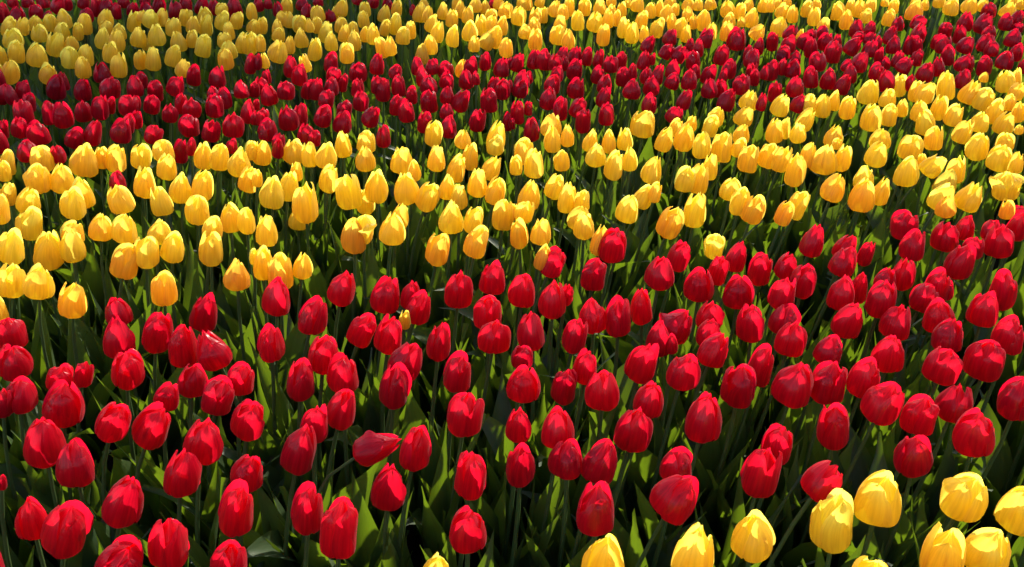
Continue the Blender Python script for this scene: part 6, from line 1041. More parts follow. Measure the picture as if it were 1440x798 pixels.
R|0|0||1.2564 3.1693 1.3010 3.1748 0.3992 -0.0293 0.0607 0.9977 0.0234 0.0687|0.41|
Y|1|0||-1.6243 3.2194 -1.5851 3.2226 0.3797 0.2716 -0.0790 0.9592 0.0312 0.0900|0.14|yellow tulip upright in the far yellow band, five percent across, eight percent down
Y|0|0||-1.3716 3.4665 -1.3531 3.4622 0.3289 0.2179 -0.0340 0.9754 0.0230 0.0536|0.05|
Y|0|0||-0.1754 3.1968 -0.1321 3.1968 0.4010 0.1137 -0.0340 0.9929 0.0206 0.0574|0.25|
Y|1|0||-0.9439 3.1819 -0.9019 3.1902 0.3915 0.1977 -0.0531 0.9788 0.0250 0.0857|0.11|slim yellow tulip upright in the far yellow band, twenty-four percent across, eight percent down
R|0|0||1.1991 3.1881 1.2503 3.1974 0.4045 0.0790 -0.0329 0.9963 0.0147 0.0534|0.41|
Y|0|0||-1.5476 3.2345 -1.5318 3.2359 0.3951 0.1511 -0.0017 0.9885 0.0224 0.0531|0.26|
Y|1|0||-0.9721 3.2138 -0.9401 3.2249 0.3870 0.2141 0.0642 0.9747 0.0238 0.0753|0.08|yellow tulip upright in the far yellow band, twenty-four percent across, eight percent down
Y|0|0||-0.8755 3.1630 -0.8579 3.1743 0.4063 0.0646 0.0487 0.9967 0.0176 0.0637|0.14|
R|1|0||1.5962 3.2151 1.6342 3.2173 0.3932 0.0620 0.0953 0.9935 0.0285 0.0690|0.26|plump red tulip leaning right in the upper red band, ninety-six percent across, seven percent down
Y|1|0||-0.6645 3.2470 -0.6289 3.2398 0.3897 0.0991 0.0458 0.9940 0.0215 0.0705|0.08|slim yellow tulip upright in the far yellow band, thirty-two percent across, seven percent down
R|0|0||0.8841 3.2634 0.9108 3.2585 0.3849 -0.0176 -0.0257 0.9995 0.0195 0.0707|0.24|
R|1|0||1.0566 3.2512 1.0961 3.2608 0.3876 -0.0174 -0.0318 0.9993 0.0270 0.0641|0.30|plump red tulip leaning right in the upper red band, eighty-one percent across, seven percent down
R|0|0||1.4388 3.2563 1.4895 3.2588 0.3875 0.0606 0.0844 0.9946 0.0240 0.0638|0.11|
Y|1|0||-1.1734 3.2373 -1.1590 3.2438 0.3874 -0.0088 0.0488 0.9988 0.0269 0.0750|0.21|yellow tulip in the far yellow band, seventeen percent across, seven percent down
Y|1|0||-0.1787 3.2642 -0.0997 3.2615 0.3930 0.4798 -0.0106 0.8773 0.0270 0.0627|0.19|plump yellow tulip leaning right in the far yellow band, forty-eight percent across, seven percent down
R|0|0||1.0987 3.2479 1.1389 3.2652 0.3949 -0.0721 0.0954 0.9928 0.0150 0.0504|0.21|
R|1|0||0.9686 3.2711 1.0166 3.2540 0.3925 0.1283 -0.0835 0.9882 0.0269 0.0659|0.15|plump red tulip leaning right in the upper red band, seventy-nine percent across, seven percent down
Y|1|0||-1.4011 3.2212 -1.3691 3.2206 0.3948 0.1972 -0.0469 0.9793 0.0267 0.0828|0.27|yellow tulip in the far yellow band, eleven percent across, seven percent down
Y|1|0||-0.5926 3.2652 -0.5579 3.2714 0.3819 0.1232 0.0479 0.9912 0.0241 0.0774|0.21|slim yellow tulip upright in the far yellow band, thirty-five percent across, seven percent down
Y|0|0||-1.0139 3.2346 -0.9961 3.2305 0.4051 0.1156 -0.0318 0.9928 0.0253 0.0586|0.24|
Y|1|0||0.0558 3.2711 0.0821 3.2778 0.3808 0.0545 -0.0593 0.9968 0.0247 0.0819|0.46|slim yellow tulip upright in the far yellow band, fifty-two percent across, seven percent down
Y|1|0||0.1618 3.2790 0.1957 3.2605 0.3919 0.0318 -0.0458 0.9984 0.0225 0.0748|0.43|slim yellow tulip upright in the far yellow band, fifty-six percent across, seven percent down
R|1|0||0.7540 3.2635 0.7879 3.2710 0.3857 0.0174 0.0088 0.9998 0.0346 0.0803|0.26|plump red tulip in the upper red band, seventy-two percent across, seven percent down
R|0|0||1.1799 3.2696 1.2550 3.2875 0.3978 0.2343 0.0762 0.9692 0.0206 0.0477|0.35|
Y|1|0||-1.7744 3.2227 -1.7308 3.2283 0.4030 0.2563 -0.0623 0.9646 0.0326 0.0757|0.01|plump yellow tulip upright in the far yellow band, one percent across, seven percent down
Y|1|0||-1.4681 3.2897 -1.4437 3.2964 0.3800 0.1411 0.0931 0.9856 0.0273 0.0795|0.06|yellow tulip upright in the far yellow band, ten percent across, seven percent down
Y|0|0||-1.1648 3.2719 -1.1298 3.2744 0.3934 0.2490 0.0178 0.9684 0.0196 0.0676|0.19|
R|1|0||0.6124 3.2479 0.6646 3.2331 0.4053 0.1926 -0.0016 0.9813 0.0261 0.0696|0.13|red tulip leaning right in the upper red band, sixty-nine percent across, seven percent down
R|1|0||1.6953 3.2625 1.7462 3.2623 0.3987 0.1026 -0.0160 0.9946 0.0285 0.0661|0.22|plump red tulip leaning right in the upper red band, ninety-nine percent across, seven percent down
Y|1|0||-0.7386 3.2979 -0.7404 3.2953 0.3870 -0.0149 -0.0264 0.9995 0.0227 0.0739|0.18|slim yellow tulip in the far yellow band, twenty-nine percent across, seven percent down
R|0|0||1.1257 3.3120 1.2191 3.3154 0.3972 0.4165 -0.0365 0.9084 0.0213 0.0495|0.38|
R|0|0||0.5075 3.2570 0.5510 3.2790 0.4001 0.1723 0.0907 0.9809 0.0247 0.0595|0.32|
Y|1|0||-1.3761 3.2847 -1.3173 3.2793 0.3965 0.3225 -0.0397 0.9457 0.0271 0.0741|0.19|yellow tulip in the far yellow band, fourteen percent across, six percent down
Y|1|0||-0.1390 3.2973 -0.0708 3.2834 0.3900 0.2853 -0.0442 0.9574 0.0265 0.0847|0.18|yellow tulip leaning right in the far yellow band, forty-eight percent across, six percent down
Y|1|0||-0.2488 3.2877 -0.2080 3.2649 0.3990 0.1433 -0.0859 0.9860 0.0225 0.0789|0.07|slim yellow tulip upright in the far yellow band, forty-four percent across, six percent down
Y|1|0||-0.4227 3.3126 -0.3870 3.3135 0.3937 0.1107 0.0366 0.9932 0.0259 0.0649|0.19|plump yellow tulip in the far yellow band, thirty-nine percent across, six percent down
R|0|0||1.2801 3.2853 1.3244 3.2835 0.3996 0.1245 0.0671 0.9899 0.0235 0.0703|0.06|
Y|1|0||-1.2572 3.2422 -1.2408 3.2648 0.4015 0.0664 0.0886 0.9938 0.0270 0.0784|0.05|yellow tulip upright in the far yellow band, fifteen percent across, six percent down
Y|0|0||-0.8773 3.3080 -0.8312 3.3237 0.4007 0.2151 0.0143 0.9765 0.0229 0.0542|0.03|
Y|1|0||0.1298 3.3429 0.1602 3.3276 0.3894 0.1089 -0.0765 0.9911 0.0268 0.0758|0.23|yellow tulip in the far yellow band, fifty-five percent across, six percent down
Y|1|0||0.2827 3.3545 0.3230 3.3310 0.3833 0.0658 -0.0783 0.9948 0.0238 0.0864|0.43|slim yellow tulip leaning right in the far yellow band, fifty-nine percent across, six percent down
Y|0|0||0.4542 3.2831 0.4641 3.2772 0.4092 -0.0657 -0.0543 0.9964 0.0180 0.0625|0.47|
Y|0|0||0.9549 3.3086 1.0109 3.3024 0.4130 0.2224 -0.0547 0.9734 0.0115 0.0417|0.45|
R|0|0||1.0228 3.2693 1.0475 3.2761 0.4190 -0.0092 0.0325 0.9994 0.0180 0.0419|0.33|
R|0|0||1.5830 3.3392 1.6054 3.3479 0.3844 -0.0991 0.0206 0.9949 0.0230 0.0727|0.05|
Y|0|0||-0.5768 3.3094 -0.5275 3.3228 0.3989 0.1892 0.0118 0.9819 0.0168 0.0608|0.11|
Y|1|0||-0.5156 3.2892 -0.4872 3.2838 0.4022 0.0878 -0.0950 0.9916 0.0226 0.0767|0.12|slim yellow tulip upright in the far yellow band, thirty-six percent across, six percent down
Y|0|0||0.5810 3.3479 0.6211 3.3497 0.3909 0.0098 -0.0796 0.9968 0.0184 0.0668|0.37|
R|1|0||1.3807 3.3048 1.4332 3.3133 0.3966 0.1751 0.0241 0.9842 0.0258 0.0741|0.34|red tulip leaning right in the upper red band, ninety percent across, six percent down
Y|1|0||-1.6815 3.3358 -1.6822 3.3327 0.3972 0.0769 0.0297 0.9966 0.0275 0.0638|0.10|plump yellow tulip leaning left in the far yellow band, four percent across, six percent down
Y|0|0||-0.6410 3.3257 -0.6029 3.3288 0.3962 0.2129 0.0724 0.9744 0.0189 0.0687|0.09|
Y|1|0||0.4032 3.3486 0.4293 3.3461 0.3885 -0.0174 -0.0847 0.9963 0.0239 0.0804|0.03|slim yellow tulip upright in the far yellow band, sixty-two percent across, six percent down
Y|1|0||0.7566 3.2950 0.8569 3.3063 0.4105 0.4297 0.0255 0.9026 0.0258 0.0610|0.37|plump yellow tulip leaning right in the far yellow band, seventy-four percent across, six percent down
R|0|0||0.9139 3.3570 0.9916 3.3575 0.3952 0.2285 -0.0201 0.9733 0.0261 0.0607|0.02|
Y|1|0||-0.7199 3.4071 -0.6820 3.3921 0.3785 0.2855 -0.0374 0.9576 0.0264 0.0831|0.04|yellow tulip in the far yellow band, thirty-two percent across, six percent down
Y|1|0||-0.3036 3.3546 -0.2709 3.3472 0.3907 0.1630 0.0047 0.9866 0.0239 0.0792|0.11|slim yellow tulip in the far yellow band, forty-three percent across, six percent down
Y|0|0||0.0139 3.3737 0.0438 3.3736 0.3967 0.1590 0.0217 0.9870 0.0232 0.0538|0.13|
R|0|0||1.0818 3.3708 1.1153 3.3592 0.4030 -0.0960 -0.0734 0.9927 0.0215 0.0500|0.02|
Y|0|0||-1.6023 3.3799 -1.5646 3.3750 0.3913 0.2227 -0.0762 0.9719 0.0191 0.0695|0.22|
Y|0|0||-1.4503 3.4003 -1.4241 3.3928 0.3898 0.2257 -0.0845 0.9705 0.0242 0.0629|0.12|
R|0|0||1.6659 3.3212 1.6961 3.3310 0.4109 -0.0712 0.0842 0.9939 0.0214 0.0496|0.23|
Y|1|0||-1.6747 3.3543 -1.6245 3.3670 0.3987 0.3971 0.0223 0.9175 0.0278 0.0644|0.08|plump yellow tulip in the far yellow band, six percent across, five percent down
Y|0|0||-1.0239 3.3343 -1.0044 3.3281 0.4049 0.0520 0.0322 0.9981 0.0213 0.0674|0.24|
Y|1|0||-0.2017 3.3586 -0.1549 3.3463 0.3959 0.0967 0.0123 0.9952 0.0260 0.0761|0.10|yellow tulip in the far yellow band, forty-six percent across, five percent down
Y|0|0||0.6927 3.3767 0.7201 3.3865 0.3893 0.0306 0.0156 0.9994 0.0186 0.0675|0.53|
Y|1|0||0.7527 3.3382 0.7709 3.3440 0.3948 -0.0296 0.0732 0.9969 0.0260 0.0782|0.46|yellow tulip upright in the far yellow band, seventy-one percent across, five percent down
Y|0|0||-0.3910 3.3866 -0.3654 3.3709 0.3966 0.0554 -0.0906 0.9943 0.0200 0.0726|0.17|
R|0|0||1.5368 3.4259 1.5764 3.4153 0.3912 0.0365 -0.0234 0.9991 0.0250 0.0580|0.36|
Y|0|0||-0.5879 3.4337 -0.5768 3.4250 0.3920 -0.0519 -0.0625 0.9967 0.0225 0.0559|0.11|
R|0|0||1.2040 3.4299 1.2558 3.4242 0.3880 -0.0106 -0.0582 0.9982 0.0235 0.0711|0.39|
R|0|0||1.2236 3.3740 1.2814 3.3745 0.4087 0.1279 -0.0848 0.9882 0.0210 0.0564|0.18|
Y|0|0||-1.5117 3.4369 -1.4899 3.4375 0.3921 0.2259 0.0257 0.9738 0.0251 0.0584|0.19|
R|0|0||1.8046 3.4435 1.8482 3.4357 0.3995 0.0310 -0.0300 0.9991 0.0188 0.0437|0.29|
Y|0|0||-0.8599 3.3831 -0.8474 3.3871 0.4058 0.0947 0.0460 0.9944 0.0201 0.0598|0.17|
Y|0|0||-0.5157 3.4241 -0.4693 3.4113 0.3971 0.2932 0.0072 0.9560 0.0187 0.0676|0.05|
Y|1|0||0.3696 3.4246 0.4089 3.4305 0.3843 0.0042 -0.0490 0.9988 0.0251 0.0814|0.03|slim yellow tulip upright in the far yellow band, sixty-one percent across, five percent down
Y|1|0||0.4587 3.4177 0.5243 3.4206 0.3875 0.1764 0.0163 0.9842 0.0250 0.0800|0.17|slim yellow tulip leaning right in the far yellow band, sixty-four percent across, five percent down
Y|1|0||0.5750 3.4552 0.6140 3.4498 0.3796 0.1599 -0.0317 0.9866 0.0236 0.0813|0.16|slim yellow tulip in the far yellow band, sixty-seven percent across, five percent down
Y|1|0||-1.8589 3.4430 -1.8400 3.4394 0.3869 0.2474 -0.0458 0.9678 0.0330 0.0766|0.15|plump yellow tulip upright in the far yellow band, one percent across, five percent down
Y|1|0||-1.2570 3.4040 -1.2307 3.4099 0.3933 0.1232 0.0827 0.9889 0.0281 0.0749|0.23|yellow tulip upright in the far yellow band, seventeen percent across, five percent down
Y|0|0||-0.9658 3.3980 -0.9265 3.3899 0.4091 0.1773 -0.0381 0.9834 0.0155 0.0562|0.20|
Y|1|0||0.9516 3.4633 0.9871 3.4635 0.3802 0.0142 0.0160 0.9998 0.0301 0.0774|0.18|plump yellow tulip leaning right in the far yellow band, seventy-six percent across, five percent down
Y|0|0||-1.8360 3.3891 -1.7785 3.4042 0.4026 0.3263 0.0116 0.9452 0.0224 0.0701|0.16|
Y|0|0||-1.0131 3.4808 -0.9631 3.4632 0.3946 0.4052 -0.0543 0.9126 0.0205 0.0576|0.11|
Y|0|0||-0.7341 3.3913 -0.7290 3.3872 0.4150 0.0217 0.0480 0.9986 0.0148 0.0539|0.16|
Y|0|0||-0.0727 3.4377 -0.0372 3.4522 0.3881 0.1029 0.0257 0.9944 0.0205 0.0743|0.05|
Y|0|0||0.0727 3.4516 0.0824 3.4543 0.3942 -0.0233 0.0460 0.9987 0.0252 0.0605|0.14|
Y|0|0||-1.2144 3.4231 -1.1669 3.4256 0.3993 0.2294 0.0694 0.9709 0.0219 0.0692|0.07|
Y|1|0||-1.1746 3.4815 -1.1369 3.4785 0.3779 0.1503 0.0436 0.9877 0.0254 0.0838|0.08|slim yellow tulip upright in the far yellow band, twenty percent across, four percent down
Y|0|0||-0.9491 3.4487 -0.9172 3.4386 0.3963 0.1643 0.0160 0.9863 0.0188 0.0683|0.21|
Y|0|0||-0.6715 3.4785 -0.6347 3.4736 0.3883 0.2290 0.0179 0.9733 0.0238 0.0668|0.18|
Y|1|0||-0.1405 3.4465 -0.1101 3.4558 0.3856 -0.0440 -0.0001 0.9990 0.0227 0.0801|0.03|slim yellow tulip upright in the far yellow band, forty-seven percent across, four percent down
Y|0|0||-0.7308 3.4936 -0.7199 3.4864 0.3857 0.0270 -0.0648 0.9975 0.0207 0.0679|0.24|
Y|0|0||1.0551 3.4165 1.1280 3.4224 0.4093 0.2654 0.0658 0.9619 0.0225 0.0551|0.37|
Y|1|0||-0.8082 3.4725 -0.7825 3.4782 0.3922 -0.0094 -0.0504 0.9987 0.0270 0.0666|0.19|plump yellow tulip in the far yellow band, twenty-nine percent across, four percent down
Y|1|0||-0.4380 3.4782 -0.4257 3.4634 0.3876 -0.0055 -0.0699 0.9975 0.0253 0.0844|0.07|slim yellow tulip upright in the far yellow band, thirty-nine percent across, four percent down
Y|0|0||-0.0905 3.4133 -0.0702 3.4316 0.4066 -0.0619 0.0879 0.9942 0.0219 0.0601|0.01|
R|0|0||1.3772 3.4679 1.4271 3.4879 0.3940 0.0741 0.0867 0.9935 0.0229 0.0562|0.17|
R|1|0||1.6592 3.4236 1.7171 3.4389 0.3957 0.1843 0.0493 0.9816 0.0298 0.0795|0.02|red tulip leaning right in the upper red band, ninety-six percent across, four percent down
Y|1|0||-1.8450 3.4863 -1.7823 3.5036 0.3901 0.3854 0.0339 0.9221 0.0272 0.0638|0.10|plump yellow tulip in the far yellow band, three percent across, four percent down
Y|1|0||-1.5957 3.4397 -1.5614 3.4299 0.3987 0.2744 -0.0452 0.9606 0.0256 0.0846|0.26|slim yellow tulip upright in the far yellow band, eight percent across, four percent down
Y|1|0||-0.3372 3.4634 -0.2982 3.4612 0.3967 0.2167 -0.0854 0.9725 0.0236 0.0744|0.12|yellow tulip in the far yellow band, forty-two percent across, four percent down
Y|0|0||0.1458 3.4377 0.1737 3.4344 0.4095 0.0949 0.0217 0.9952 0.0235 0.0602|0.12|
R|0|0||1.3779 3.4333 1.4707 3.4259 0.4123 0.3059 0.0229 0.9518 0.0266 0.0616|0.01|
Y|1|0||-1.7377 3.5013 -1.7251 3.5159 0.3848 0.1755 0.0282 0.9841 0.0256 0.0709|0.07|yellow tulip upright in the far yellow band, five percent across, four percent down
Y|1|0||0.2748 3.5184 0.3090 3.5142 0.3854 0.0742 -0.0555 0.9957 0.0304 0.0753|0.01|plump yellow tulip leaning right in the far yellow band, fifty-eight percent across, four percent down
Y|0|0||0.5925 3.4583 0.5960 3.4715 0.3993 -0.1580 0.0981 0.9826 0.0190 0.0676|0.21|
Y|0|0||0.6471 3.5006 0.6781 3.5163 0.3925 -0.0849 0.0487 0.9952 0.0160 0.0581|0.09|
Y|0|0||0.8225 3.4838 0.8505 3.4950 0.4073 -0.0468 0.0120 0.9988 0.0159 0.0400|0.42|
R|0|0||1.7499 3.4502 1.8104 3.4546 0.4038 0.0600 0.0649 0.9961 0.0246 0.0669|0.21|
Y|1|0||-1.4657 3.5150 -1.4206 3.5272 0.3808 0.2616 -0.0162 0.9650 0.0273 0.0823|0.09|yellow tulip upright in the far yellow band, thirteen percent across, four percent down
R|1|0||1.6452 3.5371 1.6945 3.5394 0.3824 0.1593 -0.0347 0.9866 0.0296 0.0752|0.44|plump red tulip leaning right in the upper red band, ninety-four percent across, four percent down
Y|1|0||-1.1158 3.4847 -1.0722 3.4680 0.4041 0.2965 -0.0708 0.9524 0.0252 0.0783|0.06|yellow tulip in the far yellow band, twenty-two percent across, four percent down
Y|1|0||0.2402 3.5370 0.2470 3.5158 0.3893 -0.0425 -0.0578 0.9974 0.0240 0.0799|0.02|slim yellow tulip upright in the far yellow band, fifty-six percent across, four percent down
Y|1|0||0.6843 3.5335 0.7160 3.5183 0.3868 -0.0295 -0.0240 0.9993 0.0256 0.0828|0.24|slim yellow tulip in the far yellow band, sixty-nine percent across, four percent down
Y|0|0||0.7685 3.5064 0.8086 3.5113 0.4018 0.0203 -0.0677 0.9975 0.0240 0.0569|0.02|
Y|0|0||-1.0696 3.5035 -1.0285 3.4971 0.4016 0.3361 -0.0935 0.9372 0.0239 0.0724|0.19|
Y|0|0||-0.8640 3.5328 -0.8350 3.5416 0.3924 0.0177 0.0052 0.9998 0.0226 0.0643|0.07|
Y|0|0||-0.5671 3.5092 -0.5528 3.5225 0.3963 0.0154 0.0202 0.9997 0.0224 0.0660|0.13|
Y|1|0||0.4432 3.5180 0.4770 3.4990 0.3991 0.1194 -0.0462 0.9918 0.0229 0.0756|0.27|slim yellow tulip in the far yellow band, sixty-three percent across, three percent down
Y|1|0||1.2336 3.5473 1.2517 3.5286 0.3893 -0.0987 -0.0521 0.9937 0.0241 0.0802|0.39|slim yellow tulip in the far yellow band, eighty-three percent across, three percent down
Y|1|0||-1.6745 3.4967 -1.6612 3.5059 0.3991 0.0356 -0.0482 0.9982 0.0255 0.0741|0.21|yellow tulip leaning left in the far yellow band, six percent across, three percent down
Y|1|0||-1.3904 3.5022 -1.3461 3.5054 0.4030 0.3007 -0.0733 0.9509 0.0303 0.0703|0.00|plump yellow tulip in the far yellow band, fifteen percent across, three percent down
Y|0|0||-0.8805 3.5552 -0.8627 3.5654 0.3910 -0.0745 0.0863 0.9935 0.0227 0.0621|0.13|
Y|0|0||-0.2547 3.5281 -0.2286 3.5237 0.3989 0.1544 0.0393 0.9872 0.0240 0.0685|0.13|
Y|0|0||0.3379 3.5028 0.3567 3.5013 0.4021 0.0214 -0.0712 0.9972 0.0207 0.0750|0.06|
Y|0|0||0.3742 3.5449 0.3934 3.5470 0.3946 0.0418 0.0670 0.9969 0.0178 0.0644|0.22|
Y|1|0||0.8300 3.5306 0.8929 3.5322 0.3938 0.1591 -0.0005 0.9873 0.0257 0.0753|0.27|yellow tulip leaning right in the far yellow band, seventy-four percent across, three percent down
R|0|0||1.7982 3.5204 1.8662 3.4974 0.4099 0.0634 -0.0953 0.9934 0.0222 0.0616|0.44|
Y|1|0||-1.5479 3.5051 -1.5125 3.5007 0.4052 0.3006 -0.0729 0.9510 0.0270 0.0752|0.16|yellow tulip upright in the far yellow band, ten percent across, three percent down
Y|0|0||1.3768 3.5625 1.4159 3.5596 0.3929 0.1025 0.0135 0.9946 0.0227 0.0690|0.39|
Y|0|0||-1.3411 3.5262 -1.3140 3.5461 0.3946 0.1445 0.0932 0.9851 0.0210 0.0744|0.19|
Y|0|0||-1.3001 3.5978 -1.2457 3.5917 0.3859 0.2788 -0.0637 0.9582 0.0245 0.0737|0.06|
R|0|0||-1.7853 3.5685 -1.7617 3.5825 0.4014 0.2303 0.0551 0.9716 0.0195 0.0477|0.29|
Y|0|0||-1.4237 3.5077 -1.3790 3.5156 0.4174 0.2755 0.0082 0.9613 0.0192 0.0506|0.09|
Y|0|0||0.0514 3.5994 0.0884 3.5789 0.3914 0.0720 -0.0513 0.9961 0.0244 0.0702|0.24|
Y|1|0||1.1031 3.5599 1.1337 3.5495 0.3970 0.0009 -0.0040 1.0000 0.0242 0.0726|0.17|yellow tulip leaning right in the far yellow band, eighty percent across, three percent down
Y|1|0||-1.2152 3.6041 -1.1769 3.6102 0.3868 0.1831 0.0158 0.9830 0.0279 0.0687|0.15|plump yellow tulip upright in the far yellow band, twenty percent across, three percent down
R|0|0||-0.6977 3.6076 -0.6912 3.6083 0.3953 -0.1061 0.0764 0.9914 0.0197 0.0512|0.35|
Y|0|0||-0.1235 3.6263 -0.0824 3.6230 0.3898 0.0691 -0.0757 0.9947 0.0237 0.0566|0.25|
Y|0|0||1.3061 3.5516 1.3392 3.5654 0.4029 -0.1379 0.0832 0.9869 0.0227 0.0588|0.47|
R|0|0||-1.6279 3.5494 -1.5995 3.5486 0.4091 0.1680 0.0248 0.9855 0.0251 0.0584|0.27|
Y|1|0||-0.0081 3.5662 0.0217 3.5666 0.3964 0.1338 -0.0848 0.9874 0.0275 0.0769|0.07|yellow tulip in the far yellow band, fifty-one percent across, three percent down
Y|0|0||-0.3670 3.5660 -0.3198 3.5674 0.4002 0.1562 0.0403 0.9869 0.0194 0.0705|0.01|
Y|0|0||-0.1985 3.5537 -0.1676 3.5652 0.4009 0.0713 0.0934 0.9931 0.0233 0.0689|0.09|
Y|0|0||0.0966 3.6119 0.1198 3.6160 0.3895 0.0837 0.0804 0.9932 0.0184 0.0667|0.05|
R|0|0||-1.8735 3.5431 -1.8633 3.5653 0.4081 0.0998 0.0913 0.9908 0.0259 0.0601|0.19|
Y|0|0||0.6454 3.5252 0.6597 3.5511 0.4113 -0.0429 0.0986 0.9942 0.0210 0.0618|0.18|
Y|0|0||1.0512 3.6447 1.0780 3.6324 0.3873 -0.0543 -0.0528 0.9971 0.0214 0.0716|0.01|
Y|0|0||-0.7560 3.5811 -0.7327 3.5821 0.4048 -0.0146 -0.0489 0.9987 0.0276 0.0641|0.15|
Y|0|0||-0.5667 3.6039 -0.4953 3.5990 0.3997 0.3516 -0.0893 0.9319 0.0228 0.0715|0.19|
Y|0|0||-0.7292 3.6868 -0.6890 3.6634 0.3920 0.1303 -0.0747 0.9887 0.0149 0.0542|0.03|
Y|0|0||0.5516 3.5695 0.5836 3.5750 0.4068 0.0477 0.0901 0.9948 0.0243 0.0655|0.14|
Y|1|0||-0.3657 3.6167 -0.3517 3.6145 0.3934 0.0623 0.0339 0.9975 0.0279 0.0790|0.16|yellow tulip upright in the far yellow band, forty-one percent across, two percent down
Y|0|0||0.1835 3.6022 0.1977 3.6158 0.4016 -0.0221 0.0127 0.9997 0.0213 0.0634|0.06|
R|0|0||-1.8723 3.6756 -1.8450 3.6663 0.3915 0.1571 -0.0140 0.9875 0.0266 0.0626|0.22|
Y|0|0||-1.0203 3.6241 -0.9929 3.6137 0.4018 0.1354 -0.0901 0.9867 0.0203 0.0736|0.04|
Y|0|0||0.8152 3.5938 0.8651 3.6011 0.4071 0.0640 0.0216 0.9977 0.0212 0.0663|0.00|
R|0|0||-2.0102 3.6790 -1.9775 3.6816 0.3863 0.1682 -0.0083 0.9857 0.0200 0.0726|0.43|
R|0|0||-1.5526 3.6655 -1.5286 3.6568 0.3938 0.1819 0.0008 0.9833 0.0192 0.0697|0.29|
Y|0|0||-0.3188 3.6090 -0.2690 3.6181 0.4024 0.1495 0.0710 0.9862 0.0203 0.0700|0.23|
R|0|0||-0.8016 3.6199 -0.7837 3.6179 0.4113 0.0546 0.0681 0.9962 0.0230 0.0546|0.08|
Y|0|0||0.3556 3.6826 0.3887 3.6885 0.3992 -0.0453 -0.0137 0.9989 0.0200 0.0465|0.26|
Y|0|0||0.5083 3.6422 0.5293 3.6328 0.4044 0.0135 -0.0264 0.9996 0.0230 0.0637|0.08|
Y|0|0||0.9732 3.7053 1.0443 3.6888 0.3912 0.2030 -0.0359 0.9785 0.0250 0.0641|0.23|
Y|1|0||1.2349 3.6628 1.2552 3.6565 0.3915 -0.0688 -0.0602 0.9958 0.0248 0.0789|0.25|yellow tulip leaning right in the far yellow band, eighty-two percent across, two percent down
Y|1|0||1.4803 3.6335 1.5369 3.6361 0.3971 0.0583 -0.0414 0.9974 0.0313 0.0770|0.57|plump orange-yellow tulip leaning right in the far yellow band, eighty-nine percent across, two percent down
Y|0|0||1.8461 3.6491 1.9084 3.6616 0.3971 0.2436 0.0060 0.9699 0.0282 0.0654|0.56|
R|0|0||1.8105 3.6852 1.8550 3.6954 0.3883 0.0775 0.0732 0.9943 0.0275 0.0639|0.06|
R|0|0||-1.3323 3.6572 -1.3051 3.6661 0.3928 0.1671 0.0465 0.9848 0.0266 0.0731|0.13|
R|0|0||-0.4055 3.6268 -0.3778 3.6208 0.4178 0.0011 -0.0196 0.9998 0.0138 0.0451|0.16|
R|0|0||-1.5200 3.6989 -1.4781 3.6890 0.3982 0.2397 -0.0925 0.9664 0.0250 0.0581|0.13|
R|0|0||-1.4263 3.6440 -1.4091 3.6534 0.4051 0.0521 0.0845 0.9951 0.0248 0.0576|0.11|
Y|0|0||-1.1561 3.6425 -1.1156 3.6360 0.4112 0.2164 -0.0715 0.9737 0.0247 0.0573|0.17|
R|0|0||-0.9452 3.6863 -0.9131 3.6913 0.3934 0.0448 0.0313 0.9985 0.0174 0.0630|0.31|
Y|0|0||-0.2170 3.6738 -0.1975 3.6668 0.3952 0.0192 0.0335 0.9993 0.0199 0.0712|0.02|
Y|1|0||-0.0617 3.6256 -0.0277 3.6215 0.4086 0.1361 0.0428 0.9898 0.0279 0.0669|0.27|plump yellow tulip leaning right in the far yellow band, forty-nine percent across, two percent down
Y|0|0||0.4119 3.6980 0.4286 3.6893 0.3960 -0.0569 -0.0666 0.9962 0.0200 0.0603|0.07|
Y|0|0||0.5885 3.6616 0.6294 3.6693 0.4041 0.0862 0.0872 0.9924 0.0166 0.0519|0.12|
Y|0|0||-0.5833 3.6549 -0.5654 3.6653 0.4006 -0.0406 0.0310 0.9987 0.0216 0.0639|0.18|
Y|0|0||0.1428 3.6785 0.1670 3.6768 0.3983 0.0579 0.0054 0.9983 0.0266 0.0675|0.24|
Y|0|0||0.8181 3.7112 0.8443 3.7107 0.3881 -0.0692 -0.0245 0.9973 0.0269 0.0720|0.04|
Y|0|0||1.1165 3.7015 1.1518 3.7050 0.3915 -0.0222 -0.0912 0.9956 0.0234 0.0691|0.08|
Y|0|0||1.3011 3.7043 1.3485 3.6923 0.3926 0.0007 -0.0316 0.9995 0.0234 0.0719|0.21|
Y|0|0||-0.4961 3.6529 -0.4486 3.6520 0.4044 0.1744 -0.0114 0.9846 0.0215 0.0713|0.09|
Y|0|0||-0.7102 3.6404 -0.6599 3.6487 0.4080 0.2043 0.0563 0.9773 0.0248 0.0691|0.11|
Y|0|0||-0.1153 3.7318 -0.1005 3.7238 0.3928 -0.0468 0.0334 0.9983 0.0202 0.0621|0.08|
Y|0|0||0.5579 3.7182 0.5820 3.7096 0.3922 -0.1107 -0.0928 0.9895 0.0201 0.0729|0.14|
R|0|0||-1.6537 3.7160 -1.6362 3.7280 0.3856 0.1707 0.0089 0.9853 0.0253 0.0785|0.21|
R|0|0||-1.2179 3.7229 -1.1754 3.7342 0.3912 0.1642 -0.0091 0.9864 0.0209 0.0643|0.14|
R|0|0||-1.1007 3.7250 -1.0913 3.7240 0.3780 0.1140 -0.0706 0.9910 0.0286 0.0973|0.04|
Y|0|0||0.2047 3.7258 0.2247 3.7489 0.3809 0.0403 0.0729 0.9965 0.0220 0.0800|0.23|
Y|0|0||0.2728 3.7514 0.2888 3.7478 0.3858 -0.0301 -0.0605 0.9977 0.0254 0.0731|0.27|
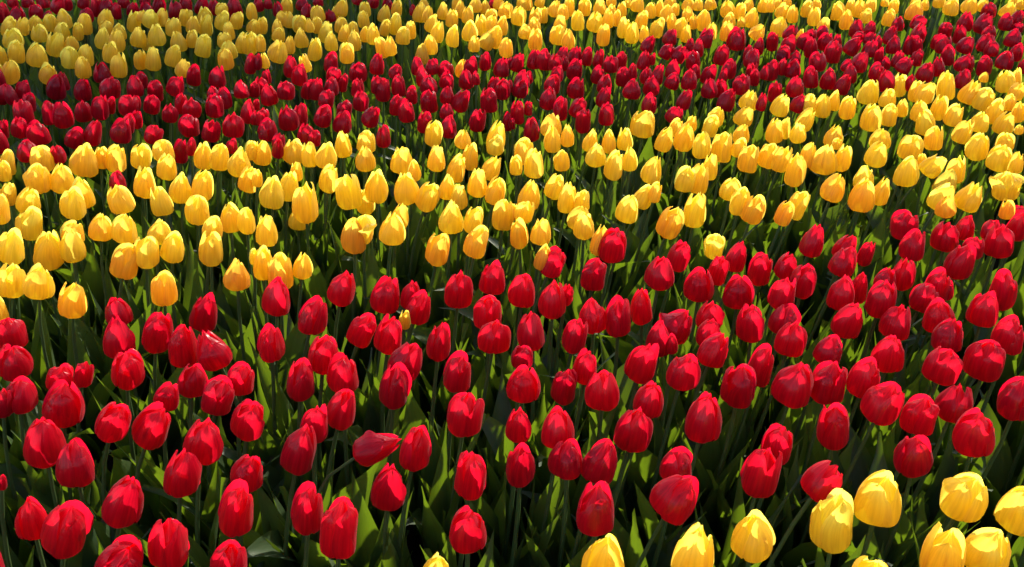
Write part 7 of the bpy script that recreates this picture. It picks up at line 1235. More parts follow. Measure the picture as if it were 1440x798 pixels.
Y|0|0||0.3135 3.7132 0.3437 3.7148 0.3972 -0.0372 0.0367 0.9986 0.0252 0.0645|0.10|
Y|0|0||1.4289 3.6691 1.4766 3.6771 0.4082 0.0220 0.0666 0.9975 0.0200 0.0603|0.07|
Y|0|0||1.6447 3.6585 1.6976 3.6660 0.4079 -0.0254 -0.0334 0.9991 0.0292 0.0677|0.47|
R|0|0||-1.6389 3.7229 -1.5909 3.7197 0.3992 0.2295 0.0400 0.9725 0.0269 0.0625|0.21|
Y|0|0||-0.9267 3.7568 -0.8993 3.7719 0.3837 0.1649 0.0627 0.9843 0.0256 0.0713|0.23|
Y|0|0||0.9737 3.7003 1.0040 3.6947 0.4114 0.0185 0.0686 0.9975 0.0167 0.0523|0.27|
Y|0|0||1.3111 3.7753 1.3451 3.7770 0.3881 -0.0474 -0.0929 0.9945 0.0205 0.0618|0.20|
R|0|0||-1.8338 3.6679 -1.7678 3.6845 0.4089 0.3826 0.0373 0.9232 0.0266 0.0704|0.40|
R|0|0||-1.4290 3.7509 -1.4034 3.7558 0.3865 0.2608 -0.0642 0.9633 0.0244 0.0805|0.14|
R|0|0||-1.2947 3.7761 -1.2428 3.7707 0.3854 0.3458 -0.0280 0.9379 0.0245 0.0766|0.28|
R|0|0||-1.0150 3.7371 -0.9889 3.7181 0.4091 0.0157 -0.0913 0.9957 0.0201 0.0532|0.45|
Y|0|0||-0.1641 3.7123 -0.1384 3.6975 0.4116 -0.0263 -0.0445 0.9987 0.0234 0.0574|0.17|
Y|0|0||0.6996 3.6905 0.7249 3.7031 0.4158 -0.0143 0.0451 0.9989 0.0201 0.0466|0.24|
Y|0|0||0.8776 3.7265 0.9279 3.7287 0.4068 0.0698 0.0105 0.9975 0.0202 0.0527|0.17|
Y|0|0||0.9741 3.7438 0.9946 3.7506 0.3977 -0.0321 0.0254 0.9992 0.0237 0.0601|0.08|
Y|0|0||1.3631 3.7127 1.4058 3.7287 0.4030 -0.0050 0.0545 0.9985 0.0236 0.0596|0.23|
Y|0|0||1.6029 3.7217 1.6173 3.7227 0.4118 -0.1375 0.0290 0.9901 0.0168 0.0459|0.08|
Y|0|0||1.7263 3.7160 1.7832 3.7116 0.4040 0.0424 -0.0943 0.9946 0.0295 0.0684|0.07|
Y|0|0||1.8345 3.7747 1.8692 3.7682 0.3979 -0.1519 -0.0927 0.9840 0.0221 0.0538|0.37|
R|0|0||-0.1081 3.7532 -0.0760 3.7623 0.4054 0.0600 0.0227 0.9979 0.0170 0.0462|0.13|
Y|0|0||-0.3753 3.7490 -0.3497 3.7577 0.4057 0.0307 0.0875 0.9957 0.0204 0.0473|0.05|
Y|0|0||0.4581 3.7117 0.4926 3.7180 0.4081 0.0422 -0.0072 0.9991 0.0268 0.0623|0.04|
Y|0|0||0.6635 3.7600 0.6922 3.7465 0.4055 0.0490 -0.0736 0.9961 0.0237 0.0549|0.08|
Y|0|0||1.9753 3.7830 2.0274 3.7915 0.3975 -0.0153 0.0804 0.9966 0.0205 0.0477|0.12|
R|0|0||-1.7974 3.7509 -1.7580 3.7486 0.4056 0.2563 -0.0242 0.9663 0.0203 0.0576|0.11|
R|0|0||-1.3017 3.7356 -1.2759 3.7208 0.4088 0.1478 -0.0397 0.9882 0.0252 0.0636|0.43|
R|0|0||-0.8620 3.8017 -0.8387 3.7974 0.3943 0.1266 -0.0333 0.9914 0.0240 0.0557|0.10|
Y|0|0||1.0107 3.8118 1.0597 3.7947 0.3989 0.0149 -0.0696 0.9975 0.0205 0.0477|0.25|
Y|0|0||1.1500 3.7400 1.1934 3.7380 0.4121 -0.0085 0.0387 0.9992 0.0202 0.0470|0.16|
R|0|0||-1.0015 3.7438 -0.9559 3.7292 0.4169 0.1570 -0.0851 0.9839 0.0168 0.0465|0.41|
R|0|0||-0.5315 3.7764 -0.4962 3.7737 0.4022 0.0598 -0.0443 0.9972 0.0204 0.0537|0.08|
Y|0|0||0.0207 3.7939 0.0431 3.7970 0.3948 -0.0159 0.0896 0.9958 0.0240 0.0557|0.12|
Y|0|0||0.0336 3.8221 0.0673 3.8193 0.3881 0.0196 -0.0252 0.9995 0.0172 0.0598|0.02|
Y|0|0||0.7809 3.7562 0.7890 3.7760 0.4012 -0.1746 0.0588 0.9829 0.0239 0.0554|0.19|
Y|0|0||0.4209 3.7902 0.4615 3.7950 0.4041 0.0020 0.0842 0.9964 0.0171 0.0398|0.22|
Y|0|0||-0.2362 3.7320 -0.2154 3.7301 0.4084 -0.0495 0.0511 0.9975 0.0219 0.0647|0.23|
Y|0|0||-0.0982 3.7408 -0.0544 3.7461 0.4104 0.0396 -0.0151 0.9991 0.0203 0.0583|0.09|
Y|0|0||0.5853 3.8138 0.6300 3.8044 0.3977 0.1089 0.0326 0.9935 0.0240 0.0558|0.23|
Y|0|0||1.5580 3.7790 1.6056 3.7856 0.4059 -0.0558 0.0765 0.9955 0.0205 0.0476|0.16|
R|0|0||-1.7569 3.7716 -1.7069 3.7809 0.4049 0.2991 0.0885 0.9501 0.0239 0.0570|0.23|
Y|0|0||1.4453 3.7420 1.4747 3.7569 0.4185 -0.1347 0.0442 0.9899 0.0169 0.0393|0.01|
Y|0|0||0.0579 3.8339 0.1087 3.8408 0.3964 0.2525 0.0115 0.9675 0.0208 0.0482|0.25|
Y|0|0||1.0728 3.7983 1.0960 3.7949 0.4106 -0.0408 0.0594 0.9974 0.0171 0.0397|0.25|
R|0|0||-1.9987 3.7398 -1.9733 3.7638 0.4115 0.1250 0.0762 0.9892 0.0204 0.0567|0.16|
R|0|0||-1.9353 3.8070 -1.9459 3.8311 0.3957 0.0101 0.0837 0.9964 0.0242 0.0561|0.31|
R|0|0||-1.8934 3.8118 -1.8785 3.8178 0.3970 0.0207 0.0549 0.9983 0.0258 0.0599|0.35|
R|0|0||-1.6065 3.8484 -1.5704 3.8518 0.3914 0.1397 0.0001 0.9902 0.0243 0.0564|0.09|
R|0|0||-0.8182 3.8439 -0.7821 3.8396 0.3984 0.1312 -0.0051 0.9913 0.0208 0.0482|0.05|
R|0|0||-0.5881 3.7738 -0.5503 3.7578 0.4151 0.2121 -0.0721 0.9746 0.0237 0.0550|0.44|
Y|0|0||0.3819 3.7931 0.3991 3.8023 0.4071 -0.0568 0.0124 0.9983 0.0206 0.0477|0.05|
Y|0|0||1.6876 3.8576 1.7268 3.8535 0.3905 -0.0543 0.0464 0.9974 0.0243 0.0565|0.15|
Y|0|0||2.0050 3.8171 2.0202 3.8245 0.4017 -0.1593 0.0778 0.9842 0.0207 0.0480|0.09|
R|0|0||-1.4725 3.8014 -1.4625 3.7975 0.4116 0.1319 0.0864 0.9875 0.0205 0.0477|0.20|
R|0|0||-0.6738 3.7886 -0.6189 3.7889 0.4178 0.2617 0.0846 0.9614 0.0205 0.0475|0.25|'''
# tulips of the same beds that stand outside the picture: colour, x, y
BEYOND = '''Y 0.187 0.427
R -0.392 4.067
R 2.245 3.441
R -1.219 1.218
Y 1.758 2.012
R -2.041 3.553
R -1.293 4.265
Y -2.638 4.750
Y -1.696 2.946
R 0.492 4.179
R 2.696 3.953
Y 1.580 4.523
Y -2.003 4.568
R -0.518 0.633
Y -2.142 3.500
R 0.392 4.114
R -0.358 0.431
R -0.910 4.293
Y 1.326 4.627
Y -1.195 4.797
R 1.564 4.336
Y 1.936 4.405
R 2.646 4.201
Y 1.506 1.956
Y 0.756 4.430
R -0.383 4.297
Y 2.020 4.401
R 2.225 4.097
Y 1.394 4.568
R -1.219 4.052
R -0.298 0.265
Y 2.029 4.607
R 1.218 1.077
Y -1.502 1.758
Y 0.829 4.381
Y 2.504 3.855
R 0.999 1.103
R -1.892 4.335
Y -1.185 4.381
Y -0.083 0.282
R 2.244 3.356
R -1.839 2.599
Y -1.243 1.923
R 2.279 4.337
R -1.926 4.106
Y 0.695 0.279
Y 1.261 0.456
R -1.523 2.350
R 2.084 4.338
Y -2.036 3.023
R 1.234 1.648
Y -1.952 3.086
Y -1.860 4.792
Y 1.204 4.388
Y 2.245 4.755
R 1.327 4.076
Y 1.580 2.035
Y 0.083 0.222
Y 2.595 3.878
R 1.351 4.152
Y -1.595 4.388
Y -1.768 4.543
Y -1.606 2.017
R -0.821 0.608
Y 0.734 0.422
R -2.267 3.659
R -0.726 4.324
Y 0.154 4.508
Y 1.470 2.328
Y 0.684 0.685
Y 0.185 0.728
Y 1.835 2.618
R -2.548 4.301
R 1.876 3.056
Y -1.657 4.706
Y -1.512 2.127
Y 0.814 0.626
Y 0.275 0.487
R 1.616 4.049
R 2.041 3.050
Y 1.014 4.750
Y 1.624 4.432
R -2.660 4.220
R 1.223 1.540
Y -1.892 3.229
R -0.882 0.696
Y -1.661 1.832
R -2.013 2.772
Y 1.961 2.664
R -2.134 3.679
R -2.350 3.618
R 0.983 1.291
R 2.153 3.250
Y 2.333 3.897
R 2.203 4.282
Y 1.592 4.758
R -0.822 0.930
Y -1.373 4.659
Y 0.555 4.378
R -1.581 4.276
Y 0.313 4.600
Y -1.488 4.755
R -1.176 1.356
Y 0.904 4.768
R -1.541 2.636
R -2.306 3.732
R 2.285 3.973
R -2.260 4.019
Y -1.245 1.595
Y -0.252 4.646
R 1.386 1.254
Y -1.332 1.719
R 1.528 1.682
R -0.615 0.488
R -0.580 0.222
R 2.146 2.993
Y -2.364 3.467
R 0.839 1.070
Y -1.127 4.470
Y -2.481 4.677
Y -2.405 4.354
Y 2.702 4.763
R -2.490 3.985
R -1.395 4.321
Y -1.710 2.817
R 1.045 1.581
Y 0.935 0.326
Y 1.129 0.823
Y -0.094 4.775
Y 0.435 4.359
Y -0.447 4.355
R -1.183 0.404
R 1.489 4.336
Y 0.617 0.475
Y -1.278 1.989
Y 2.715 4.644
R 1.094 4.179
R -2.649 3.834
Y 0.564 0.363
Y -1.351 4.440
Y 2.506 4.779
R -2.036 4.243
R 1.490 1.605
Y 1.293 4.511
R -0.362 0.517
R -2.070 4.321
Y -0.761 4.471
R 0.037 4.081
R -1.743 2.424
Y -1.840 2.847
Y -0.007 0.314
R -2.716 3.966
Y -2.245 3.362
Y 2.184 3.808
R -0.895 1.156
R -0.499 0.506
Y -0.254 4.486
Y 0.989 0.422
R -0.707 4.070
R -2.088 2.705
R -1.885 2.325
R -0.772 0.488
R 1.263 1.837
R 1.420 1.399
R -0.917 0.864
Y 1.125 4.424
Y -1.873 3.355
Y 1.100 4.591
Y 0.875 0.568
Y -2.200 3.243
Y 0.761 4.589
Y -1.263 1.826
R 1.189 1.241
R -1.012 4.271
Y -2.248 3.040
Y 1.643 2.633
R -1.155 0.977
Y 0.091 0.736
Y 1.796 2.385
R -2.227 4.178
R -1.624 2.510
R 1.425 1.321
R 1.424 1.670
Y 0.564 4.526
R -1.122 0.273
R 1.983 4.050
Y -1.427 1.971
Y -0.077 0.710
R -1.965 4.183
Y -1.471 4.516
Y 2.406 4.773
Y 2.163 3.720
Y 1.189 0.974
Y -0.461 4.626
R 0.767 4.277
R -2.547 4.044
Y 0.101 0.300
Y -0.207 4.767
R 1.571 1.605
R -0.646 4.184
Y -2.464 4.754
R 2.245 3.169
Y 1.965 2.529
R 2.443 3.459
Y 1.895 2.432
Y 2.343 3.734
Y 0.325 4.361
R 2.408 4.028
R 2.485 3.534
Y -1.999 3.258
R -0.457 0.221
Y -1.059 1.616
R -0.940 1.062
R 1.559 1.826
Y 0.043 4.529
R -1.420 4.208
R -1.409 4.123
Y -0.390 4.588
R 2.115 4.104
R -2.644 4.319
R 1.117 1.749
Y 2.626 4.566
R 2.169 3.172
Y 1.327 4.789
Y -2.199 3.168
R -2.566 3.820
R -0.568 0.402
R -1.864 2.250
Y 2.401 4.632
R 0.944 4.092
Y -2.562 4.423
R 1.017 4.273
Y 0.006 4.353
Y 1.646 2.416
Y 0.616 4.618
R 1.903 3.137
Y 0.344 4.462
Y 0.527 0.176
Y 1.186 4.724
Y 1.857 2.198
Y 1.660 1.907
Y -1.254 4.585
R 0.240 4.053
R -2.486 4.213
R -0.182 0.296
Y -2.201 2.874
R 1.303 1.236
Y 0.393 4.687
R -1.102 0.855
R -1.985 2.638
R 1.748 2.858
Y 2.636 4.446
R -1.366 1.326
Y -1.501 1.475
R 2.373 4.125
Y 1.544 2.636
R -1.759 2.256
Y -2.572 4.523
Y 1.037 0.484
Y 0.432 0.707
Y 0.140 0.509
Y 1.353 2.090
Y -0.093 0.516
Y 2.367 4.498
Y 0.127 4.612
Y 1.942 4.686
R -1.753 4.251
R -1.627 2.377
Y -0.565 4.753
R -0.745 0.780
Y -1.043 4.478
Y -2.404 3.304
R -1.006 0.379
R -1.274 1.000
Y 1.731 2.599
R -2.158 3.574
Y 0.058 4.728
Y -0.018 4.440
Y 2.205 3.886
Y -1.689 4.426
Y -2.073 3.378
Y 1.704 4.730
Y 0.811 0.733
Y 2.427 3.724
R 1.883 4.212
Y 0.456 4.537
Y -2.064 3.162
Y -1.100 1.449
Y -1.985 2.851
Y 1.732 2.731
Y 0.932 4.513
Y 0.272 4.788
Y -0.166 4.589
R -0.207 0.641
Y -1.217 4.724
R -1.842 4.175
R -0.668 4.275
Y 1.373 2.235
R -0.818 4.326
Y 1.478 4.566
Y 0.258 4.707
Y -0.671 4.771
Y -2.002 4.394
Y 0.197 4.759
Y 0.246 0.262
Y 2.459 4.491
R -1.555 2.424
R 1.315 1.717
Y -1.830 3.032
Y -2.309 4.634
R 1.362 1.155
R 2.526 4.206
Y -0.970 4.729
R 0.661 4.160
Y 2.555 3.656
R 1.905 4.301
R 1.956 3.035
Y 1.614 2.264
Y 0.921 0.664
Y -1.096 4.604
Y 0.388 0.621
R 2.075 3.517
Y -0.032 4.653
R -0.213 4.075
R -1.084 0.193
Y -1.422 1.512
Y -2.556 4.706
R 1.587 4.177
R 0.509 4.288
Y -1.567 1.850
R 1.279 1.032
Y 0.909 0.453
Y 1.224 0.857
Y 1.867 4.645
Y 1.152 4.651
R 2.142 3.330
R 0.316 4.131
R -1.027 0.710
R -1.386 2.269
Y -0.696 4.431
R -1.658 2.716
Y -2.451 3.417
R 1.781 2.979
Y 2.485 4.659
R 1.163 4.073
R -0.803 0.694
R 1.928 2.954
Y -0.926 4.440
R -2.469 3.906
Y 1.158 0.646
R -1.774 4.335
R -0.929 0.301
Y -1.370 2.097
R -1.053 1.208
Y -1.343 1.536
Y 1.883 2.738
Y 0.649 4.373
Y -0.823 4.560
R 1.540 4.237
R -1.068 0.635
Y 2.543 4.496
Y 0.440 0.495
R -0.080 4.305
R -1.061 0.482
Y 1.083 0.401
Y 2.063 4.754
R -0.902 0.172
Y 1.259 0.602
Y -1.060 4.694
Y -0.994 1.473
Y 2.082 3.731
R 2.419 3.596
Y 0.214 0.628
Y 0.271 0.389
R -0.966 0.533
Y 1.043 0.599
Y -1.689 1.979
R 2.304 4.247
Y -0.077 4.391
R 2.210 4.005
R -0.455 4.179
R -0.274 0.442
R -1.596 4.193
R 1.177 4.297
Y -1.018 4.587
Y 0.684 4.499
R 0.937 4.168
R -2.124 3.820
Y 0.564 4.682
Y -2.078 4.586
Y 0.113 4.785
R -2.714 4.144
Y -1.735 4.692
R -1.978 2.436
Y 0.578 0.576
Y 1.763 2.226
Y -2.328 3.309
R -0.664 0.728
Y 1.047 4.436
R -2.060 2.589
R 1.063 1.304
R 1.299 4.269
Y 1.488 4.669
Y -0.530 4.506
Y 1.182 0.366
R 0.846 4.124
R -1.004 4.080
Y -1.689 4.577
Y 0.806 0.185
R 2.257 3.090
Y -1.748 3.020
Y -0.571 4.595
R -1.000 1.279
R -2.555 3.698
Y 1.787 4.653
R -2.528 3.611
R -2.239 3.563
R -1.508 4.318
Y 0.203 4.391
R -2.568 4.204
Y 1.830 2.508
R -0.990 0.803
Y 2.432 3.899
R 2.038 2.932
Y 0.898 0.159
Y 1.251 4.677
Y 2.103 4.447
Y 0.959 4.584
R -0.892 4.089
R -0.990 1.123
R -2.146 4.094
R 0.895 1.206
R -0.089 4.162
Y -1.928 4.608
Y 1.069 0.257
R -0.654 0.160
Y -0.137 0.437
R 2.078 4.257
Y 1.866 4.546
R 0.868 4.260
R 2.708 4.116
Y -0.590 4.365
R 1.415 1.747
Y 2.521 3.737
R 0.592 4.217
Y -0.785 4.678
Y -0.859 4.399
R 1.857 3.260
Y -2.498 4.567
Y -2.318 3.168
Y 2.638 4.664
Y 0.474 0.268
R -0.347 4.200
Y -2.245 4.372
R -0.745 4.239
Y -2.124 2.793
Y -0.330 4.636
Y -0.135 4.699
Y -2.120 3.311
Y 1.648 2.727
Y -1.525 4.435
R 1.169 1.825
Y 1.616 2.110
Y 0.977 0.927
R -1.013 0.984
Y -1.681 4.501
Y -1.894 4.535
Y 0.721 0.757
R 2.637 4.076
Y -0.773 4.756
R -1.240 0.230
R -1.903 2.770
Y 0.979 0.775
R 0.670 4.247
R 1.243 1.375
R -0.806 0.190
R -0.359 0.721
Y 1.215 0.757
Y -1.639 2.123
Y 2.066 2.634
R 2.308 3.502
R -0.523 4.287
R -2.344 4.073
Y 0.536 0.437
Y -2.122 4.514
Y 2.524 4.375
R -0.419 0.371
Y -1.440 1.589
R -1.186 1.109
Y -1.231 1.508
Y -1.181 1.680
R 1.391 4.262
Y 0.039 0.430
Y 1.130 0.923
Y 0.790 0.867
R -2.437 3.661
R -1.913 2.474
Y -1.332 1.408
Y 2.297 4.657
Y -2.135 4.730
Y 1.156 0.287
R 1.810 3.168
Y 0.957 4.690
R 2.173 3.480
R 1.756 3.075
R 1.702 4.191
Y -2.132 3.061
Y -1.929 4.701
Y -1.565 1.573
Y 1.512 2.428
Y 0.735 4.697
Y 0.992 0.258
Y -1.832 3.167
Y 0.047 0.509
Y 0.513 0.726
Y 1.958 4.796
R -2.162 3.922
Y -1.040 4.372
Y 1.391 4.484
R -1.265 0.646
Y 0.828 0.485
R 2.616 3.961
R -0.998 0.261
Y -1.959 4.771
R -0.876 0.446
Y 2.723 4.418
R 2.464 4.142
R -1.137 0.761
Y -1.771 3.099
Y -1.387 1.821
Y 0.518 0.647
R 2.503 4.295
Y 0.095 4.413
R -2.298 4.250
Y -0.037 0.567
Y -1.818 2.184
R -1.195 4.161
R 1.880 4.112
R -1.532 2.532
Y 1.705 2.078
Y 0.517 4.595
Y -1.293 4.762
Y -0.863 4.727
Y 0.015 0.155
R 0.166 4.223
Y 0.329 0.218
Y -1.767 4.411
R -1.235 0.493
R -1.167 4.285
R -2.525 4.130
Y 1.485 4.472
Y 1.645 2.805
R -2.617 4.133
Y -2.056 2.878
Y 0.648 0.163
Y -1.975 3.477
Y 0.362 0.491
R -2.608 3.967
R 0.294 4.205
R 1.062 4.049
Y -0.640 4.507
Y -2.337 4.519
Y 1.470 2.103
R -2.287 3.845
Y -0.708 4.651
Y -1.887 4.434
Y 1.468 4.796
Y 2.258 3.698
R -0.685 0.350
R -0.941 4.178
R -2.436 3.816
Y 0.756 0.983
R -1.757 4.056
R -1.561 4.100
R -2.192 3.772
Y 0.453 0.191
Y 2.239 4.506
R 0.642 4.053
Y 1.699 4.439
Y 0.244 4.486
R 2.355 3.374
R -1.673 4.225
Y 0.436 0.344
Y 2.000 4.511
R 1.170 1.338
Y -0.333 4.394
R 2.247 4.189
R 2.022 3.463
R -0.517 4.072
R 2.120 2.892
Y -0.312 4.563
R -0.437 0.610
Y -1.168 4.652
Y 2.062 2.788
Y 2.366 4.367
Y 1.585 4.617
R -0.367 0.227
Y -1.583 1.649
Y 1.020 1.006
R -1.067 1.073
R 1.759 4.334
R -0.944 0.645
R 0.999 1.458
Y 0.344 0.727
R 1.778 4.185
Y 0.908 0.845
R 1.665 1.796
R -2.161 4.267
Y -0.840 4.474
R -1.007 1.358
R -1.827 2.694
Y 1.310 1.896
Y -0.537 4.680
R -0.514 0.351
Y -1.906 2.937
R 1.444 1.505
R -2.412 4.170
Y 0.676 0.373
R -0.239 4.307
R 0.553 4.060
R -1.750 2.585
R -0.833 0.823
Y 0.857 0.987
Y 1.920 2.597
Y 0.574 0.272
R -1.431 2.393
R -0.818 4.186
R -0.709 0.541
R -1.271 1.349
Y 2.731 4.543
Y 1.397 2.003
Y 0.121 0.615
Y 1.795 2.078
R -0.621 0.641
Y -1.616 1.920
Y -0.419 4.782
R -1.022 4.168
Y -1.317 2.152
R 2.441 4.231
R -0.181 4.205
Y 1.676 1.994
Y 1.695 4.590
R -1.483 1.369
R 1.120 1.207
R 0.715 4.083
Y 1.727 2.479
Y -2.703 4.674
Y 2.157 4.551
R 2.727 4.328
R 2.551 4.110
Y -2.233 4.504
R -1.381 1.203
R 1.668 2.907
Y 2.493 4.579
Y 1.071 0.770
R -1.185 0.587
R -2.362 3.948
R -0.203 0.546
Y 0.867 0.268
R 0.907 1.309
R -1.820 4.099
R 1.128 1.127
Y -2.344 4.755
R -1.196 0.872
R 1.627 4.281
R 1.253 1.300
Y 1.984 2.830
Y -2.420 4.458
R -1.090 0.388
Y -1.852 4.683
R -1.679 2.292
Y -1.336 1.888
R 1.998 4.202
R -1.117 1.148
Y -1.804 2.950
R -1.902 2.552
R 2.146 3.606
Y -2.327 4.376
R 1.061 4.339
Y 0.813 4.719
R -1.978 4.051
Y -1.444 4.382
Y 0.869 4.574
R 1.582 1.736
Y 1.243 0.250
Y 0.782 0.545
R -1.825 2.770
R -1.624 2.597
Y 1.016 0.168
Y -1.352 4.530
Y 1.551 2.155
R -1.560 2.281
R 2.316 3.197
R 1.151 1.419
Y 1.798 4.756
R 0.452 4.057
Y 0.706 0.536
R -0.884 0.549
R 0.116 4.132
Y -0.157 0.165
Y 1.368 4.724
Y -0.064 0.386
R -0.443 0.713
R 1.987 3.566
R 0.915 1.078
Y -1.619 1.767
R 1.377 4.344
Y 1.811 2.792
Y -0.945 4.520
Y 1.661 4.507
R -0.226 0.380
Y 1.838 2.285
R -1.077 4.224
Y -1.952 3.170
Y 0.944 4.356
R 2.227 3.269
R -0.566 4.191
Y 2.123 4.634
Y 1.498 2.219
R -1.663 4.116
R -2.127 4.187
Y 0.660 4.725
Y 0.188 0.194
R -1.218 0.733
Y -1.532 1.990
R 1.718 4.077
R 1.274 1.447
R 1.099 1.516
R 1.269 4.182
Y -0.115 4.491
Y -1.584 4.653
R 1.248 4.324
R -0.731 0.623
Y 1.667 2.192
Y 2.055 2.713
R 1.438 1.830
Y 0.355 4.797
R 1.921 3.447
R -0.172 0.746
R 1.420 1.578
R 2.376 3.298
R -1.050 0.909
R -0.743 0.870
R 0.093 4.287
R -0.671 0.242
Y -0.958 4.354
R -2.282 3.934
R 2.208 2.942
R 2.594 4.303
Y 0.214 0.551
R -1.296 1.122
R 1.020 1.195
Y -2.175 2.970
R -1.484 4.107
Y 2.212 4.428
Y 0.319 0.578
R 1.315 1.518
R 2.085 3.169
Y -0.385 4.485
R -1.789 2.326
R -1.192 0.150
R -2.370 3.871
R -2.382 3.742
Y -2.214 4.766
R 1.969 3.293
Y 1.213 0.518
Y 1.855 4.466
R -0.836 0.293
Y -2.629 4.642
R 1.553 1.504
R 0.418 4.258
R -0.794 4.056
Y -1.268 4.361
Y 2.216 4.676
R -0.596 4.110
Y -1.812 2.095
Y -2.710 4.482
Y 0.315 0.297
R -0.908 1.285
Y -0.321 4.713
R 1.485 4.179
R -2.472 3.500
R 1.906 3.369
R -2.724 4.327
R 2.230 3.565
R -0.260 0.732
Y -1.171 1.557
R -1.433 1.278
Y 0.794 0.355
R -0.527 0.151
Y 1.034 4.647
Y -1.434 2.201
R -2.152 4.346
Y -2.119 4.650
Y 1.404 4.655
R -0.838 1.011
Y -1.503 1.644
Y -1.990 3.345
Y 1.523 2.550
R 0.031 4.191
Y -1.439 2.068
Y 2.138 2.757
Y 2.444 3.798
R -2.382 4.270
Y 2.031 3.644
R -2.714 4.057
Y -1.986 4.474
Y -0.917 4.789
R -1.089 4.054
Y 1.188 4.502
Y 2.358 3.651
R 1.954 3.193
Y -0.920 4.671
R 1.240 4.078
Y -1.230 4.495
Y 1.210 0.163
Y 2.613 3.747
R -2.093 3.743
Y 0.013 0.708
R -0.618 0.302
Y -0.082 0.163
R 1.429 4.055
Y 0.591 0.706
R -0.868 0.367
Y -2.074 4.427
R 0.178 4.318
Y 1.674 2.311
Y 0.707 0.613
Y -1.093 4.782
R -1.749 2.713
R -2.017 2.518
Y 1.210 4.796
Y 1.281 4.425
Y 0.486 4.460
Y -2.219 4.661
Y -2.114 3.231
R 0.149 4.052
R 2.070 3.252
Y -1.569 4.788
Y 1.553 2.354
R -1.315 4.099
Y -1.344 1.633
Y 1.600 2.540
R 1.331 1.385
R -1.096 1.368
Y -0.024 0.483
R 2.513 3.969
Y -1.065 1.528
Y -1.131 1.752
R -0.929 0.962
Y 1.978 2.448
R 1.024 4.137
Y 0.950 0.532
Y 1.223 1.933
R -2.450 4.050
Y -1.724 1.902
R 1.099 4.260
Y 0.541 4.786
Y -1.484 4.662
R -0.582 0.711
R -1.616 2.788
R -1.464 2.288
Y -2.374 3.382
R -2.062 4.083
R 1.180 1.706
R 0.787 4.051
Y -2.051 4.693
R -1.841 2.426
Y 2.624 4.758
R 2.389 3.514
R 0.770 4.186
R 2.696 4.030
R 1.826 2.901
Y -1.530 2.211
R -0.291 4.132
R 0.973 1.371
R 2.172 4.199
Y 2.042 2.537
R -2.027 3.632
Y -2.237 3.457
Y -2.158 4.431
Y -2.665 4.416
R -1.184 0.329
Y 2.305 4.558
Y 1.320 2.159
Y -1.410 1.402
Y 0.457 4.763
R 1.073 1.651
Y -1.158 1.844
R -0.680 0.827
Y 1.120 4.774
Y 1.073 0.671
Y 0.824 4.498
Y 2.139 4.730
Y -0.461 4.717
Y -1.471 1.840
Y -1.712 4.776
Y -2.548 4.798
Y 1.582 1.959
R -2.397 3.559'''

def bloom_matrix(base, ax, rad, length, spin):
    q = Vector((0, 0, 1)).rotation_difference(Vector(ax)).to_matrix().to_4x4()
    return Matrix.Translation(base) @ q @ Matrix.Rotation(spin, 4, 'Z') @ Matrix.Diagonal((rad, rad, length, 1))

def leaf_matrices(rng, n, top):
    a = rng.uniform(0, 6.28)
    out = []
    for k in range(n):
        ln = rng.uniform(.70, 1.0) * top * (1 if k < 3 else .75)
        a += 2.2 + rng.uniform(-.5, .5)
        wd = rng.uniform(.9, 1.35) * (.30 / ln) ** .5
        out.append((rng.randrange(NL), Matrix.Translation((.006 * math.cos(a), .006 * math.sin(a), -.005)) @ Matrix.Rotation(a, 4, 'Z') @ Matrix.Diagonal((ln, ln * wd, ln, 1))))
    return out

def link(name, data, parent, mx):
    o = bpy.data.objects.new(name, data)
    o.parent = parent
    o.matrix_local = mx
    C.objects.link(o)
    return o

mass = {'R': Mesh(), 'Y': Mesh()}

def into_mass(col, g, base, ax, rad, length, variant, rng, nleaf=3):
    mb = mass[col]
    T = Matrix.Translation((g[0], g[1], 0))
    mb.add(BLOOMS[col, variant][3], bloom_matrix(base, ax, rad, length, rng.gauss(0, .9) - BLOOMS[col, variant][4]), 0)
    mb.add(stem_shape(g, base, ax), T, 1)
    for i, mx in leaf_matrices(rng, nleaf, base[2]):
        mb.add(LEAVES[i], T @ mx, 2)

GROUP = {'R': 'red tulips in the planted bands', 'Y': 'yellow tulips in the planted bands'}
WORD = {'R': 'red', 'Y': 'yellow'}
rng = random.Random(2024)
for line in TULIPS.split('\n'):
    col, own, petals, kind, nums, tone, label = line.split('|')
    v = [float(x) for x in nums.split()]
    g, base, ax, rad, length = v[0:2], v[2:5], v[5:8], v[8], v[9]
    variant = kind if kind else rng.randrange(NB)
    if own == '0':
        into_mass(col, g, base, ax, rad, length, variant, rng)
        continue
    root = bpy.data.objects.new(WORD[col] + '_tulip', None)
    root.empty_display_size = .03
    root.location = (g[0], g[1], 0)
    root['label'] = label
    root['category'] = WORD[col] + ' tulip'
    root['group'] = GROUP[col]
    C.objects.link(root)
    tint = (float(tone), rng.random(), rng.random(), 1)
    link('stem', stem_shape(g, base, ax).data('stem', [STEM]), root, Matrix())
    for i, mx in leaf_matrices(rng, 6 if petals == '1' else 4, base[2]):
        link('leaf', LEAF_DATA[i], root, mx)
    # most blooms turn their drawn-off tip the way they lean
    spin = rng.gauss(0, .8) - BLOOMS[col, variant][4] if ax[0] > -.03 or rng.random() < .5 else rng.uniform(0, 6.28)
    mx = bloom_matrix(Vector(base) - Vector((g[0], g[1], 0)), ax, rad, length, spin)
    whole, inner, outers, _, _ = BLOOMS[col, variant]
    b = link('bloom', inner if petals == '1' else whole, root, mx)
    b.color = tint
    if petals == '1':
        for me in outers:
            p = link('petal', me, b, Matrix())
            p.color = tint

